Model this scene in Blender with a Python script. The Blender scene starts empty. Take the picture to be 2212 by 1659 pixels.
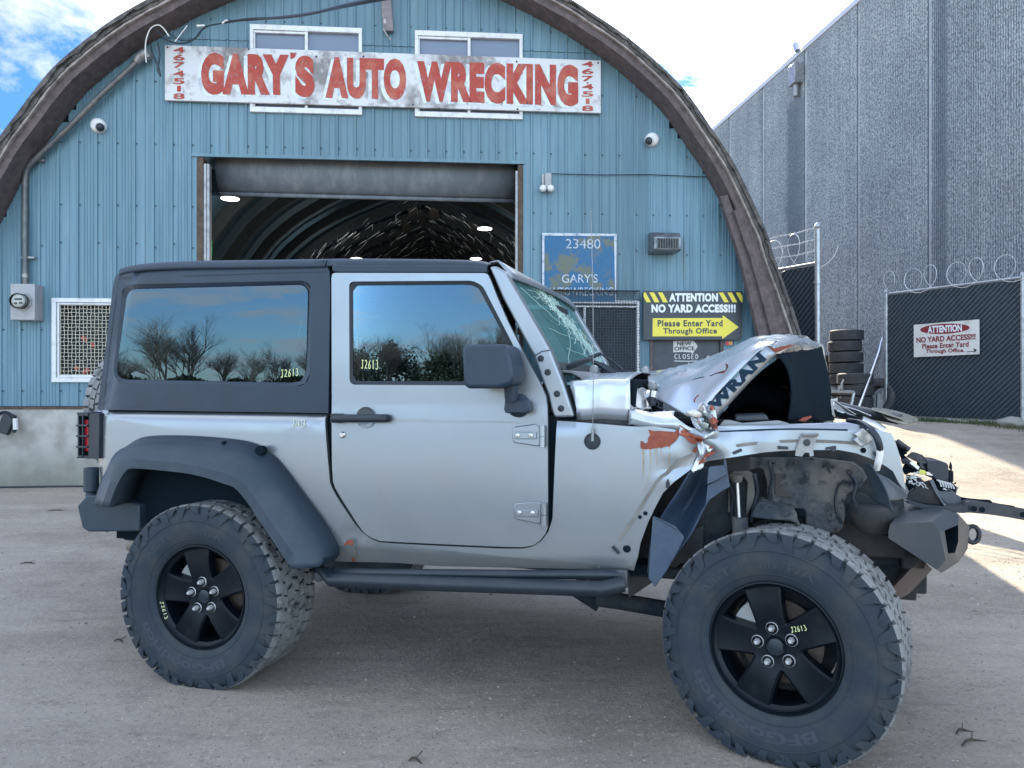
import bpy, bmesh, math, random
from mathutils import Vector, Matrix, noise
from mathutils.geometry import tessellate_polygon
random.seed(7)
R = math.radians
SC = bpy.context.scene
COL = SC.collection

# ------------------------------------------------------------------ camera, sky, sun, exposure
F, CX, CY, H = 1600.0, 1106.0, 829.5, 1.34        # focal length and centre in picture units (2212 x 1659), eye height
cam = bpy.data.cameras.new('camera'); co = bpy.data.objects.new('camera', cam); COL.objects.link(co)
cam.sensor_width = 36.0; cam.lens = F / 2212.0 * 36.0; cam.clip_start = 0.05; cam.clip_end = 2000
co.location = (0, 0, H); co.rotation_euler = (R(90), 0, 0); SC.camera = co

SUN_EL, SUN_AZ = 30.5, 2.6                         # azimuth clockwise from +Y
W = bpy.data.worlds.new('World'); SC.world = W; W.use_nodes = True
nt = W.node_tree; nt.nodes.clear()
def N(t, **k):
    n = nt.nodes.new(t)
    for a, b in k.items(): setattr(n, a, b)
    return n
def Lk(a, b): nt.links.new(a, b)
sky = N('ShaderNodeTexSky'); sky.sky_type = 'NISHITA'; sky.sun_disc = False
sky.sun_elevation = R(SUN_EL); sky.sun_rotation = R(SUN_AZ); sky.air_density = 1.0; sky.dust_density = 0.3; sky.ozone_density = 1.6
tc = N('ShaderNodeTexCoord')
sep = N('ShaderNodeSeparateXYZ'); Lk(tc.outputs['Generated'], sep.inputs[0])
def M(op, a, b=None, c=None, clamp=False):
    n = N('ShaderNodeMath', operation=op); n.use_clamp = clamp
    for i, x in enumerate((a, b, c)):
        if x is None: continue
        if isinstance(x, (int, float)): n.inputs[i].default_value = x
        else: Lk(x, n.inputs[i])
    return n.outputs[0]
zz = M('ADD', M('MAXIMUM', sep.outputs[2], 0.0), 0.12)
cx_ = M('DIVIDE', sep.outputs[0], zz); cy_ = M('DIVIDE', sep.outputs[1], zz)
cmb = N('ShaderNodeCombineXYZ'); Lk(cx_, cmb.inputs[0]); Lk(cy_, cmb.inputs[1]); cmb.inputs[2].default_value = 3.7
cn = N('ShaderNodeTexNoise'); cn.inputs['Scale'].default_value = 1.7; cn.inputs['Detail'].default_value = 9; cn.inputs['Roughness'].default_value = 0.62; cn.inputs['Distortion'].default_value = 0.35
Lk(cmb.outputs[0], cn.inputs['Vector'])
sd = (math.sin(R(SUN_AZ + 8)) * math.cos(R(SUN_EL)), math.cos(R(SUN_AZ + 8)) * math.cos(R(SUN_EL)), math.sin(R(SUN_EL)))
dp = N('ShaderNodeVectorMath', operation='DOT_PRODUCT'); Lk(tc.outputs['Generated'], dp.inputs[0]); dp.inputs[1].default_value = sd
near = M('POWER', M('MAXIMUM', dp.outputs['Value'], 0.0), 9.0)      # thin bright cloud gathers round the sun
cl = M('MULTIPLY', M('SUBTRACT', M('ADD', cn.outputs['Fac'], M('MULTIPLY', near, 0.085)), 0.475), 8.0, clamp=True)
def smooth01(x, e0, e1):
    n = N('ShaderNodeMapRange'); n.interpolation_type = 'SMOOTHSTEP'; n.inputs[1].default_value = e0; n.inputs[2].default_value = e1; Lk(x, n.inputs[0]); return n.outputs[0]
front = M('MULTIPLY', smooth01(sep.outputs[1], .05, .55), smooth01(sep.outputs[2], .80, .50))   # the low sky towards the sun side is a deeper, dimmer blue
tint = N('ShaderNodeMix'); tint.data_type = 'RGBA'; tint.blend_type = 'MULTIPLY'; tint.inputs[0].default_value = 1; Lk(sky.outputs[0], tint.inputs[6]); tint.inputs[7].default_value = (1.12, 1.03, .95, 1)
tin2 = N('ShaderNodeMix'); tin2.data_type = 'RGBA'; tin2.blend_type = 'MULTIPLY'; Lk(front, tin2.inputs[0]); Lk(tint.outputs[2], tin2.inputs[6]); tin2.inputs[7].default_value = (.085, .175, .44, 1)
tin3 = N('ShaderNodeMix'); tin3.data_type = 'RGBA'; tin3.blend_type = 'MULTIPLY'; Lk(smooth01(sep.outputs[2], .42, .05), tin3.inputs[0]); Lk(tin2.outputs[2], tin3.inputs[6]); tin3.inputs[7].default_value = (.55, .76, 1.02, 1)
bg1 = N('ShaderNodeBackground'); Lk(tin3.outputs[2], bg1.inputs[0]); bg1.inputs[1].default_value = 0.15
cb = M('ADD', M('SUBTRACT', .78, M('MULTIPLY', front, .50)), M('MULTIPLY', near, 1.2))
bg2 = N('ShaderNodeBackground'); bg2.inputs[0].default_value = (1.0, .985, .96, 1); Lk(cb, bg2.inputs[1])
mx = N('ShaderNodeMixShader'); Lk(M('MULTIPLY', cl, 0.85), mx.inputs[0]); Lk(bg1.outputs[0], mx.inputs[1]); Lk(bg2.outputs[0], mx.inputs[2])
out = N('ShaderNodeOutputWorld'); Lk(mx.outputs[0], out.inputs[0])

sl = bpy.data.lights.new('sun', 'SUN'); sl.energy = 4.2; sl.angle = R(0.55); sl.color = (1.0, 0.87, 0.68)
so = bpy.data.objects.new('sun', sl); COL.objects.link(so)
sv = Vector((math.sin(R(SUN_AZ)) * math.cos(R(SUN_EL)), math.cos(R(SUN_AZ)) * math.cos(R(SUN_EL)), math.sin(R(SUN_EL))))
so.rotation_euler = sv.to_track_quat('Z', 'Y').to_euler(); so.location = (0, 20, 30)
SC.view_settings.view_transform = 'Standard'; SC.view_settings.look = 'None'
SC.view_settings.exposure = 2.12; SC.view_settings.gamma = 1.0; SC.view_settings.use_curve_mapping = False
SC.cycles.max_bounces = 8; SC.cycles.caustics_reflective = False; SC.cycles.caustics_refractive = False
SC.cycles.sample_clamp_indirect = 4

# ------------------------------------------------------------------ helpers
class Frame:                                       # a vertical working frame standing in the scene
    def __init__(s, ox, oy, deg):
        s.o = (ox, oy); s.t = R(deg); s.ax = (math.cos(s.t), math.sin(s.t)); s.n = (-s.ax[1], s.ax[0])
    def at(s, px, py, yo=0.0):                     # where the sight line of a photo point meets the plane y = yo
        a = (px - CX) / F
        Y = (yo + s.o[0] * s.n[0] + s.o[1] * s.n[1]) / (a * s.n[0] + s.n[1]); X = a * Y
        return Vector(((X - s.o[0]) * s.ax[0] + (Y - s.o[1]) * s.ax[1], yo, H + (CY - py) / F * Y))
    def mat(s): return Matrix.Translation((s.o[0], s.o[1], 0)) @ Matrix.Rotation(s.t, 4, 'Z')
    def world(s, p): return s.mat() @ Vector(p)
JF = Frame(-1.1417, 4.1485, -16)                   # jeep: x forward, y away from the camera, z up
BF = Frame(0, 10.2, 4.52)                          # barn front wall
WF = Frame(11, 0, 96.5)                            # warehouse wall

def zm(ox, oy, k): return lambda *pts: [(ox + p[0] / k, oy + p[1] / k) + tuple(p[2:]) for p in pts]
Z4 = zm(0, 518.4, 3); Z1 = zm(0, 0, 3); Z2 = zm(737.3, 0, 3); Z3 = zm(1474.7, 0, 3)
Z21 = zm(737.3, 518.4, 3); Z22 = zm(1474.7, 518.4, 3); Z23 = zm(0, 1071.4, 3); Z24 = zm(1382.5, 1071.4, 3)
ZA = zm(1198.2, 702.8, 6); ZB = zm(1497.7, 702.8, 6); ZC = zm(1843.3, 829.5, 6); ZD = zm(1290.3, 898.6, 6)
ZE = zm(1612.9, 944.7, 6); ZF = zm(1843.3, 1002.3, 6); ZG = zm(149.8, 829.5, 6); ZH = zm(576, 1013.8, 6)
ZI = zm(944.7, 1059.9, 4); ZK = zm(1359.5, 610.6, 8); ZL = zm(1129, 483.9, 8)

class MB:
    def __init__(s): s.v = []; s.f = []; s.m = []
    def pts(s, P): b = len(s.v); s.v += [Vector(p) for p in P]; return b
    def poly(s, P, mi=0): b = s.pts(P); s.f.append(list(range(b, b + len(P)))); s.m.append(mi)
    def boxmm(s, x0, x1, y0, y1, z0, z1, mi=0, mtx=None):
        P = [Vector((x, y, z)) for z in (z0, z1) for y in (y0, y1) for x in (x0, x1)]
        if mtx: P = [mtx @ p for p in P]
        b = s.pts(P)
        for q in ((0, 2, 3, 1), (4, 5, 7, 6), (0, 1, 5, 4), (2, 6, 7, 3), (0, 4, 6, 2), (1, 3, 7, 5)):
            s.f.append([b + i for i in q]); s.m.append(mi)
    def box(s, c, d, mi=0, rot=None):
        m = Matrix.Translation(c)
        if rot: m = m @ Matrix.Rotation(rot[2], 4, 'Z') @ Matrix.Rotation(rot[1], 4, 'Y') @ Matrix.Rotation(rot[0], 4, 'X')
        s.boxmm(-d[0] / 2, d[0] / 2, -d[1] / 2, d[1] / 2, -d[2] / 2, d[2] / 2, mi, m)
    def tube(s, P, r, n=8, mi=0, closed=False, caps=True, rs=None):
        P = [Vector(p) for p in P]; L = len(P); rings = []; up = None
        for i, p in enumerate(P):
            a = P[(i - 1) % L] if (closed or i > 0) else p; c = P[(i + 1) % L] if (closed or i < L - 1) else p
            t = (c - a).normalized() if (c - a).length > 1e-9 else Vector((0, 0, 1))
            if up is None:
                up = t.orthogonal().normalized()
            up = (up - t * up.dot(t))
            up = up.normalized() if up.length > 1e-6 else t.orthogonal().normalized()
            sd_ = t.cross(up); rr = rs[i] if rs else r
            rings.append(s.pts([p + (up * math.cos(2 * math.pi * k / n) + sd_ * math.sin(2 * math.pi * k / n)) * rr for k in range(n)]))
        for i in range(L if closed else L - 1):
            a, b = rings[i], rings[(i + 1) % L]
            for k in range(n):
                s.f.append([a + k, a + (k + 1) % n, b + (k + 1) % n, b + k]); s.m.append(mi)
        if caps and not closed:
            s.f.append([rings[0] + k for k in range(n)][::-1]); s.m.append(mi)
            s.f.append([rings[-1] + k for k in range(n)]); s.m.append(mi)
    def prism(s, P, vec, mi=0, side=None):
        P = [Vector(p) for p in P]; vec = Vector(vec); n = len(P)
        a = s.pts(P); b = s.pts([p + vec for p in P])
        s.f.append([a + k for k in range(n)]); s.m.append(mi); s.f.append([b + k for k in range(n)][::-1]); s.m.append(mi)
        for k in range(n):
            s.f.append([a + k, b + k, b + (k + 1) % n, a + (k + 1) % n]); s.m.append(mi if side is None else side)
    def lathe(s, prof, c=(0, 0, 0), n=48, mi=0, mtx=None, closed=False):        # prof [(radius, offset along y)]
        rings = []
        for (r, y) in prof:
            P = [Vector((math.cos(2 * math.pi * k / n) * r, y, math.sin(2 * math.pi * k / n) * r)) for k in range(n)]
            if mtx: P = [mtx @ p for p in P]
            rings.append(s.pts([p + Vector(c) for p in P]))
        for i in range(len(rings) - 1 + (1 if closed else 0)):
            a, b = rings[i], rings[(i + 1) % len(rings)]
            for k in range(n):
                s.f.append([a + k, b + k, b + (k + 1) % n, a + (k + 1) % n]); s.m.append(mi)
    def grid(s, rows, mi=0):
        nr, nc = len(rows), len(rows[0]); b = s.pts([p for r in rows for p in r])
        for i in range(nr - 1):
            for j in range(nc - 1):
                s.f.append([b + i * nc + j, b + i * nc + j + 1, b + (i + 1) * nc + j + 1, b + (i + 1) * nc + j]); s.m.append(mi)
    def split(s, name, mats, parent=None, **k):      # one object for every loose piece
        p = list(range(len(s.v)))
        def find(a):
            while p[a] != a: p[a] = p[p[a]]; a = p[a]
            return a
        for f in s.f:
            for a in f[1:]: p[find(a)] = find(f[0])
        key = {}
        for i, v in enumerate(s.v):                   # weld doubled points
            q = (round(v.x, 4), round(v.y, 4), round(v.z, 4))
            if q in key: p[find(i)] = find(key[q])
            else: key[q] = i
        gr = {}
        for f, m in zip(s.f, s.m): gr.setdefault(find(f[0]), []).append((f, m))
        out = []
        for fs in gr.values():
            mb = MB(); mp = {}
            for f, m in fs:
                for a in f:
                    if a not in mp: mp[a] = len(mb.v); mb.v.append(s.v[a])
                mb.f.append([mp[a] for a in f]); mb.m.append(m)
            out.append(mb.build(name, mats, parent, **k))
        return out[0]
    def build(s, name, mats, parent=None, smooth=35, bevel=0, seg=2, solid=0, recalc=True):
        me = bpy.data.meshes.new(name); me.from_pydata([tuple(v) for v in s.v], [], s.f)
        if not isinstance(mats, (list, tuple)): mats = [mats]
        for m in mats: me.materials.append(m)
        me.polygons.foreach_set('material_index', s.m)
        if recalc:
            bm = bmesh.new(); bm.from_mesh(me)
            bmesh.ops.remove_doubles(bm, verts=bm.verts, dist=1e-5)
            bmesh.ops.recalc_face_normals(bm, faces=bm.faces); bm.to_mesh(me); bm.free()
        me.update()
        if smooth: me.shade_smooth(); me.set_sharp_from_angle(angle=R(smooth))
        o = bpy.data.objects.new(name, me); COL.objects.link(o)
        if parent: o.parent = parent
        if bevel:
            b = o.modifiers.new('bevel', 'BEVEL'); b.width = bevel; b.segments = seg; b.limit_method = 'ANGLE'; b.angle_limit = R(30); b.harden_normals = False
        if solid:
            d = o.modifiers.new('solid', 'SOLIDIFY'); d.thickness = solid; d.offset = 0
        return o

def thing(name, label, cat, frame=None, loc=(0, 0, 0), group=None):
    o = bpy.data.objects.new(name, None); COL.objects.link(o); o.empty_display_size = 0.1
    if frame: o.matrix_world = frame.mat() @ Matrix.Translation(loc)
    else: o.location = loc
    o['label'] = label; o['category'] = cat
    if group: o['group'] = group
    return o
def tag(o, label=None, cat=None, group=None, kind=None):
    if label: o['label'] = label
    if cat: o['category'] = cat
    if group: o['group'] = group
    if kind: o['kind'] = kind
    return o
def dup(o, parent=None):
    c = o.copy(); COL.objects.link(c); c.parent = parent
    for ch in list(o.children): dup(ch, c)
    return c

def rounded(P, seg=6):                              # [(x, y, r)] polygon with rounded corners
    out = []; n = len(P)
    for i, p in enumerate(P):
        r = p[2] if len(p) > 2 else 0; c = Vector(p[:2])
        if r <= 0: out.append((c.x, c.y)); continue
        a = (Vector(P[i - 1][:2]) - c); b = (Vector(P[(i + 1) % n][:2]) - c)
        r = min(r, a.length * .49, b.length * .49); A = c + a.normalized() * r; B = c + b.normalized() * r
        for k in range(seg + 1):
            t = k / seg; q = A * (1 - t) ** 2 + c * 2 * t * (1 - t) + B * t * t; out.append((q.x, q.y))
    return out
def jp(p, vf):                                      # photo point on the jeep surface y = vf(x, z)
    v = -0.79
    for _ in range(7):
        q = JF.at(p[0], p[1], v); v = v * .4 + vf(q.x, q.z) * .6
    return JF.at(p[0], p[1], v)
def resample(P, n, closed=False):
    P = [Vector(p) for p in P]
    if closed: P = P + [P[0]]
    d = [0]
    for a, b in zip(P, P[1:]): d.append(d[-1] + (b - a).length)
    out = []; m = n if closed else n - 1; j = 0
    for i in range(n):
        t = d[-1] * i / m
        while j < len(d) - 2 and d[j + 1] < t: j += 1
        k = (t - d[j]) / max(1e-9, d[j + 1] - d[j]); out.append(P[j].lerp(P[j + 1], min(1, max(0, k))))
    return out
def smoothline(P, k=6):                             # Catmull-Rom through points
    P = [Vector(p) for p in P]; out = []
    for i in range(len(P) - 1):
        a = P[max(0, i - 1)]; b = P[i]; c = P[i + 1]; d = P[min(len(P) - 1, i + 2)]
        for j in range(k):
            t = j / k
            out.append(0.5 * ((2 * b) + (c - a) * t + (2 * a - 5 * b + 4 * c - d) * t * t + (3 * b - a - 3 * c + d) * t ** 3))
    out.append(P[-1]); return out
def panel(name, outline, vf, mat, parent, holes=(), grid=0.05, lip=0.02, disp=None, smooth=50, lipdir=1):
    """a body panel: outline and holes traced as photo points laid on the surface y = vf(x, z)"""
    loops = [[jp(p, vf) for p in outline]] + [[jp(p, vf) for p in h] for h in holes]
    flat = [[Vector((q.x, q.z, 0)) for q in l] for l in loops]
    tris = tessellate_polygon(flat); allp = [p for l in flat for p in l]
    bm = bmesh.new(); vs = [bm.verts.new((p.x, 0, p.y)) for p in allp]
    for t in tris:
        try: bm.faces.new([vs[i] for i in t])
        except ValueError: pass
    xs = [p.x for p in allp]; zs = [p.y for p in allp]
    x = math.floor(min(xs) / grid) * grid + grid
    while x < max(xs):
        bmesh.ops.bisect_plane(bm, geom=bm.verts[:] + bm.edges[:] + bm.faces[:], plane_co=(x + 1e-4, 0, 0), plane_no=(1, 0, 0)); x += grid
    z = math.floor(min(zs) / grid) * grid + grid
    while z < max(zs):
        bmesh.ops.bisect_plane(bm, geom=bm.verts[:] + bm.edges[:] + bm.faces[:], plane_co=(0, 0, z + 1e-4), plane_no=(0, 0, 1)); z += grid
    bmesh.ops.remove_doubles(bm, verts=bm.verts, dist=1e-5)
    for v in bm.verts:
        v.co.y = vf(v.co.x, v.co.z) + (disp(v.co.x, v.co.z) if disp else 0)
    bmesh.ops.recalc_face_normals(bm, faces=bm.faces)
    if bm.faces and sum(f.normal.y for f in bm.faces) > 0: bmesh.ops.reverse_faces(bm, faces=bm.faces)
    if lip:
        be = [e for e in bm.edges if e.is_boundary]
        r = bmesh.ops.extrude_edge_only(bm, edges=be)
        for v in r['geom']:
            if isinstance(v, bmesh.types.BMVert): v.co.y += lip * lipdir
    me = bpy.data.meshes.new(name); bm.to_mesh(me); bm.free(); me.materials.append(mat)
    me.shade_smooth(); me.set_sharp_from_angle(angle=R(smooth))
    o = bpy.data.objects.new(name, me); COL.objects.link(o); o.parent = parent
    return o
def sheet(name, rows, mat, parent, frame=JF, nu=6, nv=6, amp=0.0, freq=8, thick=0.0015, smooth=60, seed=0, crease=0.0, jag=0.0, calm=False):
    """a bent sheet through control points (photo x, photo y, depth) - rows run near to far"""
    G = [[frame.at(p[0], p[1], p[2]) if len(p) == 3 else Vector(p[:3]) for p in r] for r in rows]
    G = [smoothline(r, nu) for r in G]
    cols = [smoothline([G[i][j] for i in range(len(G))], nv) for j in range(len(G[0]))]
    nr = len(cols[0]); nc = len(cols)
    out = []
    for i in range(nr):
        row = []
        for j in range(nc):
            p = cols[j][i].copy(); q = p * freq + Vector((seed * 7.3, seed * 3.1, 0))
            d = noise.noise_vector(q) * amp
            if crease: d += Vector((0, 1, .8)) * (crease * (1 - abs(noise.noise(q * .6 + Vector((9, 4, 2)))) * 5))
            if calm: d *= min(1, i / (nr * .22))
            if jag and (i in (0, nr - 1) or j in (0, nc - 1)): d += Vector((random.uniform(-jag, jag), 0, random.uniform(-jag, jag)))
            row.append(p + d)
        out.append(row)
    mb = MB(); mb.grid(out)
    return mb.build(name, mat, parent, smooth=smooth, solid=thick)

_tcache = {}
def text_pts(s, bold=0.0, space=1.0):
    k = (s, bold, space)
    if k in _tcache: return _tcache[k]
    cu = bpy.data.curves.new('t', 'FONT'); cu.body = s; cu.size = 1; cu.offset = bold; cu.space_character = space
    cu.resolution_u = 4; cu.fill_mode = 'BOTH' if False else cu.fill_mode
    cu.space_line = 0.8
    o = bpy.data.objects.new('t', cu); COL.objects.link(o)
    dg = bpy.context.evaluated_depsgraph_get(); me = bpy.data.meshes.new_from_object(o.evaluated_get(dg))
    V = [v.co.copy() for v in me.vertices]; Fc = [list(p.vertices) for p in me.polygons]
    bpy.data.objects.remove(o); bpy.data.meshes.remove(me)
    x0 = min(v.x for v in V); x1 = max(v.x for v in V); y0 = min(v.y for v in V); y1 = max(v.y for v in V)
    V = [((v.x - x0) / (x1 - x0), (v.y - y0) / (y1 - y0)) for v in V]
    _tcache[k] = (V, Fc); return V, Fc
def bil(Q, a, b):                                   # Q = bottom left, bottom right, top right, top left
    return (Q[0] * (1 - a) + Q[1] * a) * (1 - b) + (Q[3] * (1 - a) + Q[2] * a) * b
def text_quad(mb, s, Q, bold=0.0, space=1.0, mi=0, warp=None):
    V, Fc = text_pts(s, bold, space); Q = [Vector(q) for q in Q]
    b = mb.pts([warp(x, y) if warp else bil(Q, x, y) for x, y in V])
    for f in Fc: mb.f.append([b + i for i in f]); mb.m.append(mi)
def arc(cx, cy, rx, ry, a0, a1, n=8): return [(cx + rx * math.cos(R(a0 + (a1 - a0) * i / n)), cy + ry * math.sin(R(a0 + (a1 - a0) * i / n))) for i in range(n + 1)]
GL = {'J': [[(.25, 1), (.95, .97)], [(.6, 1), (.62, .3)] + arc(.35, .25, .28, .25, 0, -160)],
      '2': [arc(.45, .72, .38, .26, 150, -30) + [(.1, .02), (.5, .1), (.95, .03)]],
      '6': [[(.75, 1), (.3, .65), (.12, .3)] + arc(.45, .27, .33, .27, 180, 500, 14)],
      '1': [[(.5, 1), (.42, 0)]], '3': [arc(.4, .75, .35, .24, 130, -80) + arc(.4, .27, .42, .27, 80, -140)],
      'C': [arc(.6, .5, .5, .5, 50, 310, 14)], 'L': [[(.2, 1), (.15, .02), (.85, .05)]], 'O': [arc(.5, .5, .45, .48, 80, 440, 18)],
      'S': [arc(.5, .74, .36, .25, 30, 255) + arc(.45, .26, .38, .26, 80, -150)],
      'E': [[(.8, 1), (.15, .97), (.12, .03), (.9, 0)], [(.15, .52), (.7, .54)]], 'D': [[(.15, 0), (.15, 1)] + arc(.2, .5, .7, .5, 90, -90)]}
def hand(mb, s, Q, w, n_out, mi=0, gap=0.42):       # hand written strokes on the quad Q
    Q = [Vector(q) for q in Q]; n_out = Vector(n_out).normalized(); tot = len(s) * (1 + gap) - gap; k = 0
    for i, ch in enumerate(s):
        for st in GL[ch]:
            P = [bil(Q, (i * (1 + gap) + x) / tot, y) + n_out * (0.0003 * k) for x, y in st]; k += 1
            ribbon(mb, P, w, n_out, mi)
def ribbon(mb, P, w, nrm, mi=0, taper=False):
    L = len(P); a = []; b = []
    for i, p in enumerate(P):
        t = (P[min(L - 1, i + 1)] - P[max(0, i - 1)]).normalized(); sd_ = t.cross(nrm).normalized()
        ww = w * (1 - 0.85 * i / (L - 1)) if taper else w
        a.append(p + sd_ * ww / 2); b.append(p - sd_ * ww / 2)
    mb.grid([a, b], mi)

# ------------------------------------------------------------------ materials
def mat(name, col, rough=0.6, metal=0.0, var=None, bump=None, coat=0.0, spec=0.5, extra=None, grunge=None, stretch=None):
    """col base; var=(second colour, scale, low, high); bump=(scale, strength); grunge=(colour, scale, low, high)"""
    m = bpy.data.materials.new(name); m.use_nodes = True; t = m.node_tree; b = t.nodes['Principled BSDF']
    b.inputs['Base Color'].default_value = (*col, 1); b.inputs['Roughness'].default_value = rough; b.inputs['Metallic'].default_value = metal
    b.inputs['Coat Weight'].default_value = coat; b.inputs['Coat Roughness'].default_value = 0.08; b.inputs['Specular IOR Level'].default_value = spec
    tcn = t.nodes.new('ShaderNodeTexCoord'); src = tcn.outputs['Object']
    if stretch:
        mp = t.nodes.new('ShaderNodeMapping'); mp.inputs['Scale'].default_value = stretch; t.links.new(src, mp.inputs[0]); src = mp.outputs[0]
    last = None
    for q in (var, grunge):
        if not q: continue
        nz = t.nodes.new('ShaderNodeTexNoise'); nz.inputs['Scale'].default_value = q[1]; nz.inputs['Detail'].default_value = 8; nz.inputs['Roughness'].default_value = 0.65
        t.links.new(src, nz.inputs['Vector'])
        mr = t.nodes.new('ShaderNodeMapRange'); mr.inputs[1].default_value = q[2]; mr.inputs[2].default_value = q[3]; t.links.new(nz.outputs['Fac'], mr.inputs[0])
        mxn = t.nodes.new('ShaderNodeMix'); mxn.data_type = 'RGBA'; t.links.new(mr.outputs[0], mxn.inputs[0])
        if last: t.links.new(last, mxn.inputs[6])
        else: mxn.inputs[6].default_value = (*col, 1)
        mxn.inputs[7].default_value = (*q[0], 1); last = mxn.outputs[2]
    if last: t.links.new(last, b.inputs['Base Color'])
    if bump:
        nz = t.nodes.new('ShaderNodeTexNoise'); nz.inputs['Scale'].default_value = bump[0]; nz.inputs['Detail'].default_value = 6; t.links.new(src, nz.inputs['Vector'])
        bp = t.nodes.new('ShaderNodeBump'); bp.inputs['Strength'].default_value = bump[1]; bp.inputs['Distance'].default_value = bump[2] if len(bump) > 2 else 0.01
        t.links.new(nz.outputs['Fac'], bp.inputs['Height']); t.links.new(bp.outputs[0], b.inputs['Normal'])
    if extra: extra(m, t, b, src)
    return m
def emit(name, col, s):
    m = bpy.data.materials.new(name); m.use_nodes = True; t = m.node_tree; t.nodes.clear()
    e = t.nodes.new('ShaderNodeEmission'); e.inputs[0].default_value = (*col, 1); e.inputs[1].default_value = s
    o = t.nodes.new('ShaderNodeOutputMaterial'); t.links.new(e.outputs[0], o.inputs[0]); return m

def silver_extra(m, t, b, src):                     # orange peel and a little dust low down in streaky patches
    nz = t.nodes.new('ShaderNodeTexNoise'); nz.inputs['Scale'].default_value = 5; nz.inputs['Detail'].default_value = 7; t.links.new(src, nz.inputs['Vector'])
    mr = t.nodes.new('ShaderNodeMapRange'); mr.inputs[1].default_value = .35; mr.inputs[2].default_value = .75; mr.inputs[3].default_value = .33; mr.inputs[4].default_value = .41
    t.links.new(nz.outputs['Fac'], mr.inputs[0]); t.links.new(mr.outputs[0], b.inputs['Roughness'])
    sp_ = t.nodes.new('ShaderNodeSeparateXYZ'); t.links.new(src, sp_.inputs[0])            # road film thrown up along the sills
    a1 = t.nodes.new('ShaderNodeMath'); a1.operation = 'MULTIPLY_ADD'; t.links.new(nz.outputs['Fac'], a1.inputs[0]); a1.inputs[1].default_value = -.45; t.links.new(sp_.outputs[2], a1.inputs[2])
    m1 = t.nodes.new('ShaderNodeMapRange'); m1.inputs[1].default_value = .36; m1.inputs[2].default_value = .58; m1.inputs[3].default_value = .55; m1.inputs[4].default_value = .06; t.links.new(a1.outputs[0], m1.inputs[0])
    base = b.inputs['Base Color'].links[0].from_socket; mm = t.nodes.new('ShaderNodeMix'); mm.data_type = 'RGBA'; t.links.new(m1.outputs[0], mm.inputs[0]); t.links.new(base, mm.inputs[6]); mm.inputs[7].default_value = (.19, .18, .16, 1); t.links.new(mm.outputs[2], b.inputs['Base Color'])
    m3 = t.nodes.new('ShaderNodeMath'); m3.operation = 'MULTIPLY_ADD'; t.links.new(m1.outputs[0], m3.inputs[0]); m3.inputs[1].default_value = -.9; m3.inputs[2].default_value = .80; t.links.new(m3.outputs[0], b.inputs['Metallic'])
SILVER = mat('silver_paint', (.275, .31, .345), .36, .78, var=((.262, .294, .325), 1.3, .4, .7), coat=.35, extra=silver_extra, bump=(14, .06, .004))
SILVERBENT = mat('silver_paint_crumpled_lit', (.48, .52, .56), .27, .5, coat=.5, bump=(3.5, .3, .02))  # body silver made lighter: sky light on upturned metal put into colour
HARDTOP = mat('hardtop_plastic', (.013, .027, .043), .45, 0, spec=.4, bump=(400, .25, .001), var=((.018, .034, .058), 2, .4, .6))  # dark plastics and rubbers: bluish veil of glare put into base colours
FLARE = mat('flare_plastic', (.020, .036, .052), .5, 0, spec=.4, bump=(350, .3, .001), var=((.045, .06, .075), 5, .45, .75))
BLACKP = mat('black_plastic', (.010, .018, .028), .45, 0, bump=(200, .2, .001), var=((.025, .03, .036), 9, .5, .8))
RUBBER = mat('rubber_seal', (.008, .015, .022), .6)
UNDER = mat('dirty_underbody', (.016, .024, .032), .85, 0, spec=.15, var=((.06, .06, .055), 6, .4, .7), bump=(30, .5, .01))
LINERB = mat('dusty_inner_panel', (.135, .13, .12), .9, 0, spec=.1, var=((.045, .055, .065), 5, .38, .62), grunge=((.03, .036, .042), 18, .52, .62), bump=(40, .5, .01))
LINERP = mat('blue_black_liner_plastic', (.03, .055, .095), .42, 0, var=((.06, .085, .12), 4, .4, .7), bump=(20, .25, .01))
DARK = mat('deep_dark', (.006, .012, .018), .9, spec=.08)
NUT = mat('bright_nut', (.50, .51, .52), .4, .4)
TYRE = mat('tyre_rubber', (.024, .034, .047), .78, 0, spec=.3, var=((.05, .052, .052), 7, .45, .7), bump=(60, .35, .004))
TREAD = mat('dusty_skylit_tread', (.19, .195, .195), .9, 0, var=((.07, .072, .072), 14, .48, .66), grunge=((.30, .30, .29), 30, .55, .7), bump=(70, .6, .005))  # dust, and sky light on the tread put into a pale base
RIM = mat('black_rim', (.002, .005, .009), .38, .0, coat=.0, spec=.22, bump=(30, .05, .002), var=((.012, .015, .018), 12, .55, .8))
STEEL = mat('bare_steel', (.55, .56, .57), .32, 1, var=((.35, .33, .30), 30, .5, .7))
RUSTY = mat('rusty_disc', (.08, .055, .045), .7, .4, var=((.16, .12, .10), 12, .4, .6))
PRIMER = mat('red_primer_rust', (.27, .068, .036), .75, 0, var=((.19, .045, .026), 20, .4, .6), grunge=((.12, .035, .022), 45, .6, .7))
DRIP = mat('rust_run', (.28, .21, .11), .6, .2, var=((.40, .36, .27), 20, .4, .6))
MIXRUST = mat('torn_paint_and_rust', (.42, .46, .50), .32, .6, var=((.27, .07, .038), 11, .45, .48), grunge=((.03, .03, .035), 15, .56, .60), bump=(16, .5, .01))
BRIGHT = mat('torn_bright_metal', (.50, .51, .51), .28, .7, var=((.5, .47, .42), 14, .5, .65), bump=(12, .4, .01))
DECAL = mat('dark_decal', (.012, .030, .052), .7, spec=.1)
REDLENS = mat('red_lens', (.35, .01, .02), .18, coat=1)
CHALK = mat('yellow_paint_pen', (.72, .78, .38), .8)
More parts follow.
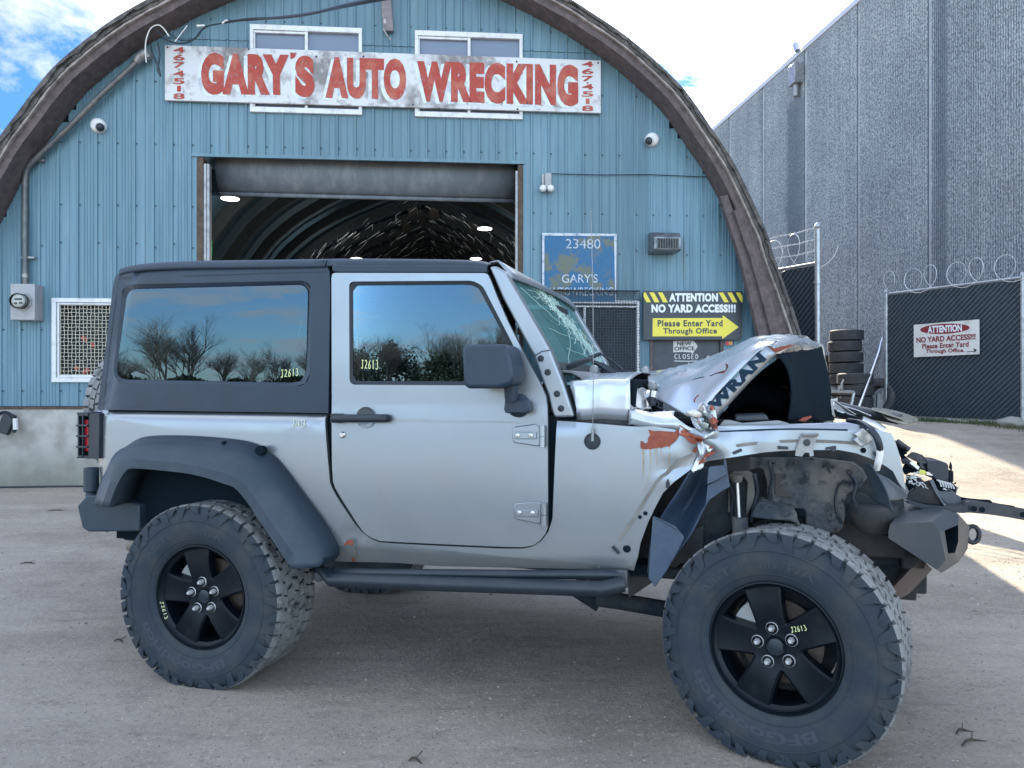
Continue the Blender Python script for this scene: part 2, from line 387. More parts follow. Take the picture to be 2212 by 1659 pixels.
FADEP = mat('faint_yellow_pen', (.52, .56, .36), .6)
YEL = mat('yellow_connector', (.62, .60, .12), .5)
WHT = mat('white_label', (.8, .8, .78), .6)
GREY = mat('grey_metal', (.30, .31, .32), .45, .5, var=((.16, .15, .14), 12, .45, .7))
BROWNM = mat('dirty_brown_steel', (.045, .042, .04), .7, .2, var=((.02, .025, .03), 9, .4, .6), bump=(30, .4, .006))
BUMPER = mat('bumper_textured_steel', (.06, .07, .08), .42, .25, bump=(180, .35, .002), var=((.085, .09, .09), 5, .5, .75))
SEAT = mat('seat_cloth', (.05, .05, .055), .9)

def glass_side():
    m = bpy.data.materials.new('tinted_glass'); m.use_nodes = True; t = m.node_tree; t.nodes.clear()
    g = t.nodes.new('ShaderNodeBsdfGlossy'); g.inputs['Roughness'].default_value = 0.0; g.inputs['Color'].default_value = (.42, .62, .82, 1)
    tr = t.nodes.new('ShaderNodeBsdfTransparent'); tr.inputs[0].default_value = (.16, .19, .20, 1)
    fr = t.nodes.new('ShaderNodeFresnel'); fr.inputs[0].default_value = 2.0
    mxs = t.nodes.new('ShaderNodeMixShader'); t.links.new(fr.outputs[0], mxs.inputs[0]); t.links.new(tr.outputs[0], mxs.inputs[1]); t.links.new(g.outputs[0], mxs.inputs[2])
    o = t.nodes.new('ShaderNodeOutputMaterial'); t.links.new(mxs.outputs[0], o.inputs[0]); return m
GLASS = glass_side()
def glass_clear(name, tint, ior=1.5, rough=0.0):
    m = bpy.data.materials.new(name); m.use_nodes = True; t = m.node_tree; t.nodes.clear()
    g = t.nodes.new('ShaderNodeBsdfGlossy'); g.inputs['Roughness'].default_value = rough
    tr = t.nodes.new('ShaderNodeBsdfTransparent'); tr.inputs[0].default_value = (*tint, 1)
    fr = t.nodes.new('ShaderNodeFresnel'); fr.inputs[0].default_value = ior
    mxs = t.nodes.new('ShaderNodeMixShader'); t.links.new(fr.outputs[0], mxs.inputs[0]); t.links.new(tr.outputs[0], mxs.inputs[1]); t.links.new(g.outputs[0], mxs.inputs[2])
    o = t.nodes.new('ShaderNodeOutputMaterial'); t.links.new(mxs.outputs[0], o.inputs[0]); return m
WSGLASS = glass_clear('windshield_glass', (.42, .60, .58), 1.7)
_t = WSGLASS.node_tree; _d = _t.nodes.new('ShaderNodeBsdfDiffuse'); _d.inputs[0].default_value = (.10, .26, .26, 1); _m = _t.nodes.new('ShaderNodeMixShader'); _m.inputs[0].default_value = .42
_o = [n for n in _t.nodes if n.type == 'OUTPUT_MATERIAL'][0]; _p = _o.inputs[0].links[0].from_socket; _t.links.new(_p, _m.inputs[1]); _t.links.new(_d.outputs[0], _m.inputs[2]); _t.links.new(_m.outputs[0], _o.inputs[0])
METERG = glass_clear('meter_glass', (.85, .88, .88), 1.5)
CRACK = mat('crack_line', (.48, .66, .60), .3)
MAST = mat('aerial_steel', (.22, .23, .24), .4, .6)

# ================================================================== GROUND
def sstep(a, b, x):
    t = min(1, max(0, (x - a) / (b - a))); return t * t * (3 - 2 * t)
def gz(x, y):
    z = 0.65 * sstep(8.0, 13.2, y) * sstep(3.6, 5.4, x)
    return z + 0.012 * noise.noise(Vector((x * .5, y * .5, 0))) * (1 if y > 6 or x < -4 or x > 3 else .3)
def ground_extra(m, t, b, src):
    def nz(sc, det=8, rg=.65, vec=None):
        n = t.nodes.new('ShaderNodeTexNoise'); n.inputs['Scale'].default_value = sc; n.inputs['Detail'].default_value = det; n.inputs['Roughness'].default_value = rg
        t.links.new(vec or src, n.inputs['Vector']); return n.outputs['Fac']
    def mr(x, a, b_, c=0, d=1):
        n = t.nodes.new('ShaderNodeMapRange'); n.inputs[1].default_value = a; n.inputs[2].default_value = b_; n.inputs[3].default_value = c; n.inputs[4].default_value = d
        t.links.new(x, n.inputs[0]); return n.outputs[0]
    def mix(f, a, c, mode='MIX'):
        n = t.nodes.new('ShaderNodeMix'); n.data_type = 'RGBA'; n.blend_type = mode
        if isinstance(f, float): n.inputs[0].default_value = f
        else: t.links.new(f, n.inputs[0])
        for i, x in ((6, a), (7, c)):
            if isinstance(x, tuple): n.inputs[i].default_value = (*x, 1)
            else: t.links.new(x, n.inputs[i])
        return n.outputs[2]
    mp = t.nodes.new('ShaderNodeMapping'); mp.inputs['Scale'].default_value = (.55, 2.0, 1); mp.inputs['Rotation'].default_value = (0, 0, .12); t.links.new(src, mp.inputs[0])
    c = mix(mr(nz(1.1, 9, .6, mp.outputs[0]), .35, .68), (.375, .33, .28), (.46, .405, .345))
    c = mix(mr(nz(.5), .48, .62), c, (.27, .235, .20))
    c = mix(mr(nz(3.2, 10, .75, mp.outputs[0]), .55, .68, 0, .6), c, (.19, .162, .135)); c = mix(mr(nz(.8, 6, .6), .60, .68, 0, .45), c, (.17, .15, .13)); c = mix(mr(nz(14, 8, .8), .50, .66, 0, .45), c, (.22, .19, .16))         # dirt smears
    c = mix(mr(nz(38, 4, .8), .57, .66, 0, .8), c, (.60, .54, .46))                            # light grit
    c = mix(mr(nz(48, 3, .8), .58, .68, 0, .85), c, (.13, .115, .10))                            # dark grit
    vo = t.nodes.new('ShaderNodeTexVoronoi'); vo.inputs['Scale'].default_value = 42; t.links.new(src, vo.inputs['Vector'])
    c = mix(mr(vo.outputs['Distance'], .0, .22, .35, 0), c, (.42, .40, .37))
    mp2 = t.nodes.new('ShaderNodeMapping'); mp2.inputs['Scale'].default_value = (.35, 3.2, 1); mp2.inputs['Rotation'].default_value = (0, 0, -.06); t.links.new(src, mp2.inputs[0])
    c = mix(mr(nz(1.6, 8, .7, mp2.outputs[0]), .54, .70, 0, .4), c, (.50, .44, .37))
    t.links.new(c, b.inputs['Base Color'])
    h = t.nodes.new('ShaderNodeMath'); h.operation = 'ADD'; t.links.new(nz(60, 8, .8), h.inputs[0]); t.links.new(nz(9, 6, .6), h.inputs[1])
    bp = t.nodes.new('ShaderNodeBump'); bp.inputs['Strength'].default_value = .8; bp.inputs['Distance'].default_value = .022
    t.links.new(h.outputs[0], bp.inputs['Height']); t.links.new(bp.outputs[0], b.inputs['Normal'])
GROUND = mat('packed_gravel', (.3, .28, .25), .92, extra=ground_extra, spec=.25)
xs = [-150, -90, -60, -40, -28, -20] + [-14 + i * .5 for i in range(57)] + [16, 20, 30, 45, 70, 110, 150]
ys = [-150, -100, -70, -50, -35, -25, -15, -8, -4] + [-1 + i * .4 for i in range(60)] + [24, 27, 32, 40, 55, 80, 120, 200]
mb = MB(); mb.grid([[(x, y, gz(x, y)) for x in xs] for y in ys])
tag(mb.build('ground', GROUND, smooth=80, recalc=False), kind='structure')
# loose grit, pebbles and twigs lying on it
PEB = mat('pebble', (.34, .30, .26), .9, var=((.13, .12, .11), 2.6, .44, .56))
mb = MB()
for i in range(9000):
    if i < 6000: y = 1.7 + 5.5 * random.random() ** 1.6; x = random.uniform(-.75, .8) * y
    else: y = random.uniform(4, 13); x = random.uniform(.35, .75) * y
    r = random.choice((.0015, .002, .002, .003, .003, .004, .006)) * random.uniform(.6, 1.4) * (1 if y < 4 else 1.5); z = gz(x, y)
    P = [Vector((x + r * random.uniform(.7, 1.3) * math.cos(a), y + r * random.uniform(.7, 1.3) * math.sin(a), z)) for a in (0, 1.5, 3.1, 4.6)]
    top = Vector((x, y, z + r * random.uniform(.5, .9))); b_ = mb.pts(P + [top])
    for k in range(4): mb.f.append([b_ + k, b_ + (k + 1) % 4, b_ + 4]); mb.m.append(0)
tag(mb.build('loose_gravel', PEB, smooth=0, recalc=False), kind='stuff')
TWIG = mat('twig_bark', (.05, .038, .03), .9)
for i, (px, py, L, lab) in enumerate(((122, 1104, .17, 'curved dark twig on the yard left of the rear bumper'), (2106, 1608, .13, 'thin dark twig on the ground at the far lower right'),
        (2085, 1585, .08, 'small dark splinter of wood right of the front tyre'), (897, 1650, .05, 'tiny bent twig at the lower edge below the side step'), (255, 1388, .05, 'small bark chip left of the rear tyre'), (60, 1219, .10, 'scrap of dark bark on the yard at far left'))):
    Y = F * H / (py - CY); X = (px - CX) / F * Y; a = random.uniform(-.4, .4)
    P = [Vector((X + L * (t - .5) * math.cos(a), Y + L * (t - .5) * math.sin(a) + .02 * math.sin(t * 3), gz(X, Y) + .006 + .006 * math.sin(t * 5))) for t in (0, .25, .5, .75, 1)]
    mb = MB(); mb.tube(P, .004, 5, rs=[.003, .005, .005, .004, .002]); mb.tube([P[2], P[2] + Vector((.02, .03, .01))], .002, 4)
    tag(mb.build('twig', TWIG), lab, 'twig', group='twigs and chips on the yard')

# ================================================================== BARN
def siding_extra(m, t, b, src):                     # faded paint, streaks running down, scuffs near the sill
    mp = t.nodes.new('ShaderNodeMapping'); mp.inputs['Scale'].default_value = (9, 1, .5); t.links.new(src, mp.inputs[0])
    n1 = t.nodes.new('ShaderNodeTexNoise'); n1.inputs['Scale'].default_value = 1.6; n1.inputs['Detail'].default_value = 8; t.links.new(mp.outputs[0], n1.inputs[0])
    n2 = t.nodes.new('ShaderNodeTexNoise'); n2.inputs['Scale'].default_value = .6; n2.inputs['Detail'].default_value = 6; t.links.new(src, n2.inputs[0])
    r1 = t.nodes.new('ShaderNodeValToRGB'); e = r1.color_ramp.elements
    e[0].position = .3; e[0].color = (.080, .180, .245, 1); e[1].position = .7; e[1].color = (.130, .255, .320, 1)
    t.links.new(n1.outputs[0], r1.inputs[0])
    mr = t.nodes.new('ShaderNodeMapRange'); mr.inputs[1].default_value = .45; mr.inputs[2].default_value = .7; mr.inputs[4].default_value = .5; t.links.new(n2.outputs[0], mr.inputs[0])
    mx2 = t.nodes.new('ShaderNodeMix'); mx2.data_type = 'RGBA'; t.links.new(mr.outputs[0], mx2.inputs[0]); t.links.new(r1.outputs[0], mx2.inputs[6]); mx2.inputs[7].default_value = (.085, .185, .24, 1)
    sp_ = t.nodes.new('ShaderNodeSeparateXYZ'); t.links.new(src, sp_.inputs[0])        # each sheet has faded a little differently
    q = t.nodes.new('ShaderNodeMath'); q.operation = 'DIVIDE'; t.links.new(sp_.outputs[0], q.inputs[0]); q.inputs[1].default_value = .96
    q2 = t.nodes.new('ShaderNodeMath'); q2.operation = 'FLOOR'; t.links.new(q.outputs[0], q2.inputs[0])
    wn = t.nodes.new('ShaderNodeTexWhiteNoise'); wn.noise_dimensions = '1D'; t.links.new(q2.outputs[0], wn.inputs['W'])
    m4 = t.nodes.new('ShaderNodeMapRange'); m4.inputs[3].default_value = .80; m4.inputs[4].default_value = 1.14; t.links.new(wn.outputs['Value'], m4.inputs[0])
    hs_ = t.nodes.new('ShaderNodeHueSaturation'); hs_.inputs['Saturation'].default_value = .93; t.links.new(m4.outputs[0], hs_.inputs['Value']); t.links.new(mx2.outputs[2], hs_.inputs['Color'])
    mp3 = t.nodes.new('ShaderNodeMapping'); mp3.inputs['Scale'].default_value = (6, 1, .35); mp3.inputs['Location'].default_value = (3, 0, 1); t.links.new(src, mp3.inputs[0])
    n3 = t.nodes.new('ShaderNodeTexNoise'); n3.inputs['Scale'].default_value = 2.2; n3.inputs['Detail'].default_value = 9; t.links.new(mp3.outputs[0], n3.inputs[0])
    m5 = t.nodes.new('ShaderNodeMapRange'); m5.inputs[1].default_value = .60; m5.inputs[2].default_value = .74; m5.inputs[4].default_value = .5; t.links.new(n3.outputs[0], m5.inputs[0])
    mx5 = t.nodes.new('ShaderNodeMix'); mx5.data_type = 'RGBA'; t.links.new(m5.outputs[0], mx5.inputs[0]); t.links.new(hs_.outputs[0], mx5.inputs[6]); mx5.inputs[7].default_value = (.13, .17, .17, 1)
    t.links.new(mx5.outputs[2], b.inputs['Base Color'])
SIDING = mat('blue_metal_siding', (.13, .3, .38), .5, .0, extra=siding_extra)
SCREW = mat('rusty_screw', (.03, .035, .045), .7)
def wood_extra(m, t, b, src):
    mp = t.nodes.new('ShaderNodeMapping'); mp.inputs['Scale'].default_value = (3, 3, 3); t.links.new(src, mp.inputs[0])
    n1 = t.nodes.new('ShaderNodeTexNoise'); n1.inputs['Scale'].default_value = 3.0; n1.inputs['Detail'].default_value = 10; n1.inputs['Roughness'].default_value = .75; t.links.new(mp.outputs[0], n1.inputs[0])
    r1 = t.nodes.new('ShaderNodeValToRGB'); e = r1.color_ramp.elements; e[0].position = .35; e[1].position = .68
    c = m['cols']; e[0].color = (*c[0:3], 1); e[1].color = (*c[3:6], 1); t.links.new(n1.outputs[0], r1.inputs[0]); t.links.new(r1.outputs[0], b.inputs['Base Color'])
def wood(name, a, b_, bump=.5):
    def ex(m, t, b, src): m['cols'] = list(a) + list(b_); wood_extra(m, t, b, src)
    return mat(name, a, .85, extra=ex, bump=(22, bump, .01))
SHINGLE = wood('mossy_shingles', (.025, .028, .03), (.15, .14, .13), .9)
WOODL = wood('weathered_pale_wood', (.16, .14, .13), (.42, .38, .36))
WOODB = wood('brown_fascia_wood', (.06, .05, .052), (.15, .115, .118))
WOODD = wood('dark_timber', (.05, .035, .028), (.12, .085, .06))
WHITEF = mat('white_window_frame', (.62, .64, .66), .5, 0, var=((.42, .42, .42), 9, .5, .75))
PANE = mat('dark_window_pane', (.008, .018, .03), .4, 0, spec=.2, var=((.02, .035, .05), 3, .4, .7))
PANEB = mat('blind_behind_pane', (.13, .17, .24), .35, 0, spec=.6)
def conc_extra(m, t, b, src):
    sp = t.nodes.new('ShaderNodeSeparateXYZ'); t.links.new(src, sp.inputs[0])
    n1 = t.nodes.new('ShaderNodeTexNoise'); n1.inputs['Scale'].default_value = 4; n1.inputs['Detail'].default_value = 9; t.links.new(src, n1.inputs[0])
    r = t.nodes.new('ShaderNodeValToRGB'); e = r.color_ramp.elements; e[0].position = .38; e[0].color = (.27, .26, .235, 1); e[1].position = .64; e[1].color = (.44, .425, .39, 1); t.links.new(n1.outputs[0], r.inputs[0])
    ad = t.nodes.new('ShaderNodeMath'); ad.operation = 'MULTIPLY_ADD'; t.links.new(n1.outputs[0], ad.inputs[0]); ad.inputs[1].default_value = -.9; t.links.new(sp.outputs[2], ad.inputs[2])
    mr = t.nodes.new('ShaderNodeMapRange'); mr.inputs[1].default_value = -.45; mr.inputs[2].default_value = .08; mr.inputs[3].default_value = .55; mr.inputs[4].default_value = 0; t.links.new(ad.outputs[0], mr.inputs[0])
    mx2 = t.nodes.new('ShaderNodeMix'); mx2.data_type = 'RGBA'; t.links.new(mr.outputs[0], mx2.inputs[0]); t.links.new(r.outputs[0], mx2.inputs[6]); mx2.inputs[7].default_value = (.09, .10, .055, 1)
    t.links.new(mx2.outputs[2], b.inputs['Base Color'])
CONC = mat('mossy_concrete', (.35, .35, .33), .9, extra=conc_extra, bump=(26, .5, .01))

barn = thing('barn', 'pale blue metal clad barn with a pointed arched roof and an open bay door', 'building', BF)
b = lambda px, py, yo=0.0: BF.at(px, py, yo)
XC = -1.77
HW = [(0, 5.98), (1.0, 5.80), (2.02, 5.57), (3.07, 5.19), (3.4, 5.08), (4.2, 4.69), (4.7, 4.36), (5.17, 4.02), (5.48, 3.71), (5.86, 3.25), (6.13, 2.83), (6.42, 2.33), (6.8, 1.5), (7.05, .85), (7.3, .0)]
def ztop(x, inset=0.0):
    a = abs(x - XC) + inset
    for (z0, h0), (z1, h1) in zip(HW, HW[1:]):
        if h1 <= a <= h0: return z0 + (z1 - z0) * (h0 - a) / max(1e-6, h0 - h1)
    return 0.0 if a > 5.98 else 7.3
prof = smoothline([Vector((h, 0, z)) for z, h in HW], 3)
ZB0 = 1.05
bayx0, bayx1, bayz = b(425, 338).x, b(1130, 352).x, 4.38
wins = [(b(543, 58).x, b(781, 67).x, 4.99, 6.13), (b(898, 70).x, b(1127, 80).x, 4.99, 6.13)]
lw = (b(117, 646).x, b(262, 646).x, b(117, 824).z, b(117, 646).z)
rw = (b(1195, 640).x, b(1378, 652).x, b(1378, 812).z, b(1378, 652).z)
dr = (b(1403, 735).x, b(1562, 735).x, 0.0, b(1403, 735).z + .06)
opens = [(bayx0, bayx1, 0, bayz)] + wins + [lw, rw, dr]
zoff = lambda x: 0.0 if x > bayx1 else ZB0          # siding reaches down to the slab right of the bay
bp_ = []
x = XC - 5.9; i = 0
while x < XC + 5.95:                                # major rib every 0.24 m, two or four fine flutes between
    bp_ += [(x, 0), (x + .009, -.020), (x + .030, -.020), (x + .039, 0)]
    fine = (x < bayx0 or x > bayx1 + .5) and (int(abs(x) * 3.1) % 3 != 0)
    for q in ((.085, .125, .165, .2) if fine else (.14,)):
        bp_ += [(x + q, 0), (x + q + .006, -.007), (x + q + .014, -.007), (x + q + .02, 0)]
    x += .24
cuts = sorted(set([round(o[0], 4) for o in opens] + [round(o[1], 4) for o in opens]))
xsn = sorted(bp_)
def yprof(x):
    for (xa, ya), (xb, yb) in zip(xsn, xsn[1:]):
        if xa <= x <= xb: return ya + (yb - ya) * (x - xa) / max(1e-9, xb - xa)
    return 0
allx = sorted(set([round(p[0], 4) for p in xsn] + cuts)); allx = [x for x in allx if XC - 5.9 < x < XC + 5.9]
mb = MB()
for xa, xb in zip(allx, allx[1:]):
    xm = (xa + xb) / 2; iv = [(zoff(xm), min(ztop(xa, .12), ztop(xb, .12)) )]
    for (o0, o1, z0, z1) in opens:
        if o0 - 1e-4 <= xm <= o1 + 1e-4:
            nv_ = []
            for (a, c) in iv:
                if z0 > a: nv_.append((a, min(c, z0)))
                if z1 < c: nv_.append((max(a, z1), c))
            iv = nv_
    for (a, c) in iv:
        if c - a < .01: continue
        lap = 4.62 + .02 * math.sin(xm * .4) if bayx0 - 1 < xm else 99
        for z0, z1, dy in (((a, min(c, 5.93), 0), (max(a, 5.93), c, -.012)) if a < 5.93 < c else (((a, c, 0 if c <= 5.93 else -.012),))):
            if z1 - z0 > .005: mb.poly([(xa, yprof(xa) + dy, z0), (xb, yprof(xb) + dy, z0), (xb, yprof(xb) + dy, z1), (xa, yprof(xa) + dy, z1)], 0)
x = XC - 5.9; k = 0                                  # fasteners
while x < XC + 5.8:
    for z in (1.25, 2.05, 3.15 + .05 * (k % 2), 3.7, 4.52, 5.35, 6.2):
        zt = ztop(x, .25); zz_ = z
        if zz_ > zt or zz_ < zoff(x) + .1: continue
        if any(o[0] - .03 < x < o[1] and o[2] < zz_ < o[3] for o in opens): continue
        if random.random() < .12: continue
        xx = x + .05; yy = -.012
        mb.lathe([(.0, -.008), (.008, -.007), (.011, 0)], (xx, yy, zz_), 7, 1)
    x += .24; k += 1
mb.build('front_wall', [SIDING, SCREW], barn, smooth=0, recalc=False)
# edge trims: bottom sill strip, concrete plinth
mb = MB(); mb.boxmm(XC - 5.8, bayx0 - .02, -.03, .25, 0, ZB0 - .04); mb.build('concrete_plinth', CONC, barn, bevel=.01)
mb = MB(); mb.boxmm(XC - 5.4, bayx0 - .02, -.035, .02, ZB0 - .04, ZB0 - .005); mb.build('sill_strip', WOODD, barn)
INSIDE = wood('hazy_inside_boards', (.05, .11, .16), (.075, .145, .20))  # blue haze of the interior put into the board colour
# roof: arched shell with layered edge
def arch_pts(dr_): 
    P = []
    for i, p in enumerate(prof):
        a = prof[max(0, i - 1)]; c = prof[min(len(prof) - 1, i + 1)]; t = (c - a).normalized(); n = Vector((t.z, 0, -t.x))
        if i == len(prof) - 1: n = Vector((0, 0, 1))
        q = p + n * dr_; P.append(Vector((max(0, q.x), 0, q.z)))
    return P
def full(dr_, jag=0):
    h = arch_pts(dr_); r = [Vector((XC + q.x, 0, q.z)) for q in h]; l = [Vector((XC - q.x, 0, q.z)) for q in h[:-1]][::-1]
    out = r + l
    if jag: out = [q + Vector((random.uniform(-jag, jag), 0, random.uniform(-jag, jag))) for q in out]
    return out
def band(mb, d0, d1, y0, y1, mi=0, jag=0):
    A = smoothline(full(d0), 2); B = smoothline(full(d1), 2)
    if jag:
        A = [q + Vector((random.uniform(-jag, jag), random.uniform(-jag, jag), random.uniform(-jag, jag))) for q in A]
    f = lambda P, y: [Vector((p.x, p.y + y, p.z)) for p in P]
    mb.grid([f(A, y0), f(B, y0)], mi); mb.grid([f(B, y0), f(B, y1)], mi); mb.grid([f(B, y1), f(A, y1)], mi); mb.grid([f(A, y1), f(A, y0)], mi)
DEEP = 36
mb = MB(); band(mb, -.012, .05, -.30, DEEP, 0); band(mb, .05, .07, -.46, DEEP, 0, .012); band(mb, .03, .072, -.51, -.1, 0, .02); band(mb, -.012, .032, -.475, -.1, 0, .012)
rf = mb.build('roof', SHINGLE, barn, smooth=30)
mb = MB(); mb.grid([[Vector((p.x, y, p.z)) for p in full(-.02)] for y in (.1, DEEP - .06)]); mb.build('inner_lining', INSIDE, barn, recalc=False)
mb = MB(); band(mb, -.040, -.014, -.46, -.30, 0, .005); mb.build('roof_edge_strip', WOODL, barn, smooth=30)
mb = MB(); band(mb, -.135, -.044, -.41, -.02, 0, .004); mb.build('fascia_board', WOODB, barn, smooth=30)
P = [b(*p, -.38) for p in ((1556, 424), (1572, 420), (1600, 500), (1640, 610), (1668, 730), (1672, 760), (1648, 760), (1634, 700), (1600, 560))]
mb = MB(); mb.prism(P, (0, .10, 0)); mb.build('edge_plank', WOODB, barn, bevel=.005)
P = [b(*p, -.44) for p in ((1585, 455), (1598, 450), (1650, 590), (1690, 720), (1700, 760), (1676, 760), (1650, 660), (1622, 560))]
mb = MB(); mb.prism(P, (0, .05, 0)); mb.build('edge_plank', WOODB, barn, bevel=.004)
# back wall and inside skin
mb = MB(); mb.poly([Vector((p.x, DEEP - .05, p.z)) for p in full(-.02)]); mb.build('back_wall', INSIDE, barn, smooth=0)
mb = MB()
for k in range(21):
    y = .9 + k * 1.7; band(mb, -.40, -.16, y, y + .12)
mb.build('roof_ribs', wood('dark_rib_timber', (.02, .035, .045), (.05, .055, .055)), barn, smooth=0)  # dark blue-grey tone on every rib
FOIL = mat('torn_foil_insulation', (.85, .95, 1.0), .4, .1, bump=(30, .6, .01))  # near-white, barely metallic: foil glint put into the colour
BATT = mat('brown_insulation_batt', (.10, .09, .075), .95, bump=(14, .8, .03))
mb = MB(); mb2 = MB(); hf = full(-.2)
for k in range(7, 20):
    y0 = .9 + k * 1.7
    for i in range(4, len(hf) - 5):
        p = hf[i]; q = hf[i + 1]
        if p.z < 3.0: continue
        nrm = Vector((XC - p.x, 0, 3.0 - p.z)).normalized(); tg = (q - p).normalized()
        for s_ in range(5):                              # ragged strips following the arches, a few hanging free
            if random.random() < .35: continue
            t = random.random(); c = p.lerp(q, t) + nrm * random.uniform(.0, .35) + Vector((0, y0 + random.uniform(-.15, .5), 0)); L = random.uniform(.12, .5); w = random.uniform(.004, .017)
            sg_ = 1 if (c.x > XC) == (tg.x > 0) else -1
            d = (tg * sg_ * 1.0 + Vector((0, random.uniform(-.2, .2), -random.uniform(.0, .5))) + nrm * random.uniform(0, .25)).normalized() * L
            if random.random() < .22: d = Vector((random.uniform(-.3, .3), 0, -1)).normalized() * L * .6
            s2 = Vector((random.uniform(-.4, .4), random.uniform(-1, 1), random.uniform(.3, 1))).normalized() * w
            mb.poly([c - s2, c + s2, c + d * .6 + s2 * 1.2, c + d], 0)
        if random.random() < .10:
            a = p + Vector((0, y0 + .14, 0)); c = q + Vector((0, y0 + .14, 0)); dn = Vector((0, 0, -random.uniform(.1, .35)))
            mb2.poly([a, c, c + Vector((0, 1.4, 0)) + dn, a + Vector((0, 1.4, 0)) + dn * .5], 0)
tag(mb.build('torn_foil', FOIL, barn, smooth=0, recalc=False), kind='stuff'); tag(mb2.build('torn_insulation', BATT, barn, smooth=0, recalc=False), kind='stuff')
# bay door: jambs, tracks, partly raised roll curtain
for xa, xb in ((bayx0, bayx0 + .085), (bayx1 - .07, bayx1)):
    mb = MB(); mb.boxmm(xa, xb, -.01, .16, 0, bayz - .02); mb.build('bay_jamb', WOODD, barn, bevel=.006)
mb = MB(); mb.boxmm(bayx0 - .06, bayx1 + .02, -.024, .02, bayz - .012, bayz + .03)
mb.build('bay_head_trim', SIDING, barn)
for (xa, xb) in ((bayx0 + .088, bayx0 + .125), (bayx0 + .13, bayx0 + .165), (bayx1 - .105, bayx1 - .073)):
    mb = MB(); mb.boxmm(xa, xb, .0, .09, 0, bayz - .10); mb.build('door_track', GREY, barn, bevel=.004)
CURT = mat('roll_curtain', (.12, .14, .16), .6, .1, var=((.19, .21, .23), 6, .45, .7), stretch=(1, 1, .3), bump=(60, .3, .004))
mb = MB(); rows = []
for i in range(15):
    a = R(-62 + i * 9.5); rows.append([Vector((x_, .58 - .36 * math.cos(a), 4.32 + .36 * math.sin(a) - .02 * (x_ - bayx0) / 4)) for x_ in (bayx0 + .17, bayx0 + 1.5, bayx0 + 3, bayx1 - .1)])
mb.grid(rows); rows = [[Vector((x_, y_, z_ - .02 * (x_ - bayx0) / 4)) for x_ in (bayx0 + .17, bayx1 - .1)] for y_, z_ in ((.40, 4.01), (.405, 3.965), (.43, 3.96))]
mb.grid(rows); mb.build('roll_door', CURT, barn, smooth=60, solid=.01)
mb = MB(); mb.boxmm(bayx0 - 1, bayx1 + 1, 1.4, 1.6, 4.25, 4.6); mb.build('inner_beam', INSIDE, barn)
# upper windows
for wi, (x0, x1, z0, z1) in enumerate(wins):
    mb = MB(); w = .055
    mb.boxmm(x0 - .01, x1 + .01, -.045, .02, z1 - w, z1 + .015); mb.boxmm(x0 - .01, x1 + .01, -.045, .02, z0 - .015, z0 + w)
    mb.boxmm(x0 - .01, x0 + w - .02, -.043, .02, z0 + w, z1 - w); mb.boxmm(x1 - w + .02, x1 + .01, -.043, .02, z0 + w, z1 - w)
    xm = (x0 + x1) / 2; mb.boxmm(xm - .02, xm + .02, -.035, .02, z0 + w, z1 - w); mb.boxmm(x0 + .035, xm - .021, -.03, .01, z1 - w - .035, z1 - w - .004); mb.boxmm(x0 + .035, x0 + .055, -.03, .01, z0 + w, z1 - w - .036)
    fr = mb.build('window', WHITEF, barn, bevel=.004)
    mb = MB(); mb.boxmm(x0 + .03, x1 - .03, .012, .03, z0 + .03, z1 - .03); p_ = mb.build('pane', PANEB, fr)
# barred window at left
def weave(name, x0, x1, z0, z1, y, sp, r, m_, parent):
    mb = MB(); nx = int((x1 - x0) / sp); nz_ = int((z1 - z0) / sp)
    for i in range(nx + 1):
        x = x0 + (x1 - x0) * i / nx; P = [Vector((x + .10 * sp * math.sin(k * 1.6 + i * 3), y + (r if (i + k) % 2 else -r), z0 + (z1 - z0) * k / nz_)) for k in range(nz_ + 1)]; mb.tube(P, r, 4, caps=False)
    for k in range(nz_ + 1):
        z = z0 + (z1 - z0) * k / nz_; P = [Vector((x0 + (x1 - x0) * i / nx, y - (r if (i + k) % 2 else -r), z + .10 * sp * math.sin(i * 1.6 + k * 2))) for i in range(nx + 1)]; mb.tube(P, r, 4, caps=False)
    return mb.build(name, m_, parent, smooth=60, recalc=False)
x0, x1, z0, z1 = lw; mb = MB()
mb.boxmm(x0 - .01, x1 + .01, -.05, .03, z1 - .045, z1 + .01); mb.boxmm(x0 - .01, x1 + .01, -.05, .03, z0 - .01, z0 + .05)
mb.boxmm(x0 - .01, x0 + .045, -.048, .03, z0 + .05, z1 - .045); mb.boxmm(x1 - .045, x1 + .01, -.048, .03, z0 + .05, z1 - .045)
mb.boxmm(x0 + .05, x0 + .075, -.03, .03, z0 + .05, z1 - .045); mb.boxmm(x0 + .075, x1 - .05, -.03, .03, z1 - .075, z1 - .048); mb.boxmm(x0 + .075, x1 - .05, -.03, .03, z0 + .052, z0 + .085)
lwn = mb.build('window', WHITEF, barn, bevel=.004)
mb = MB(); mb.boxmm(x0 + .04, x1 - .04, .20, .22, z0 + .03, z1 - .03); mb.build('pane', PANE, lwn)
BAR = mat('cream_bar_paint', (.50, .48, .38), .6)
weave('woven_bars', x0 + .08, x1 - .05, z0 + .09, z1 - .08, .0, .047, .0045, BAR, lwn)
REDF = mat('red_leaves', (.42, .06, .04), .7)
fl = thing('potted_plant', 'straggly plant with red leaves behind the woven bars of the left window', 'plant', BF)
mb = MB()
for k in range(5):
    P = [Vector((x0 + .28 + .07 * k, .1, z0 + .06))]
    for j in range(7): P.append(P[-1] + Vector((random.uniform(-.06, .07), random.uniform(-.02, .02), random.uniform(.05, .14))))
    mb.tube(P, .005, 4)
mb.build('stems', WOODD, fl)
mb = MB()
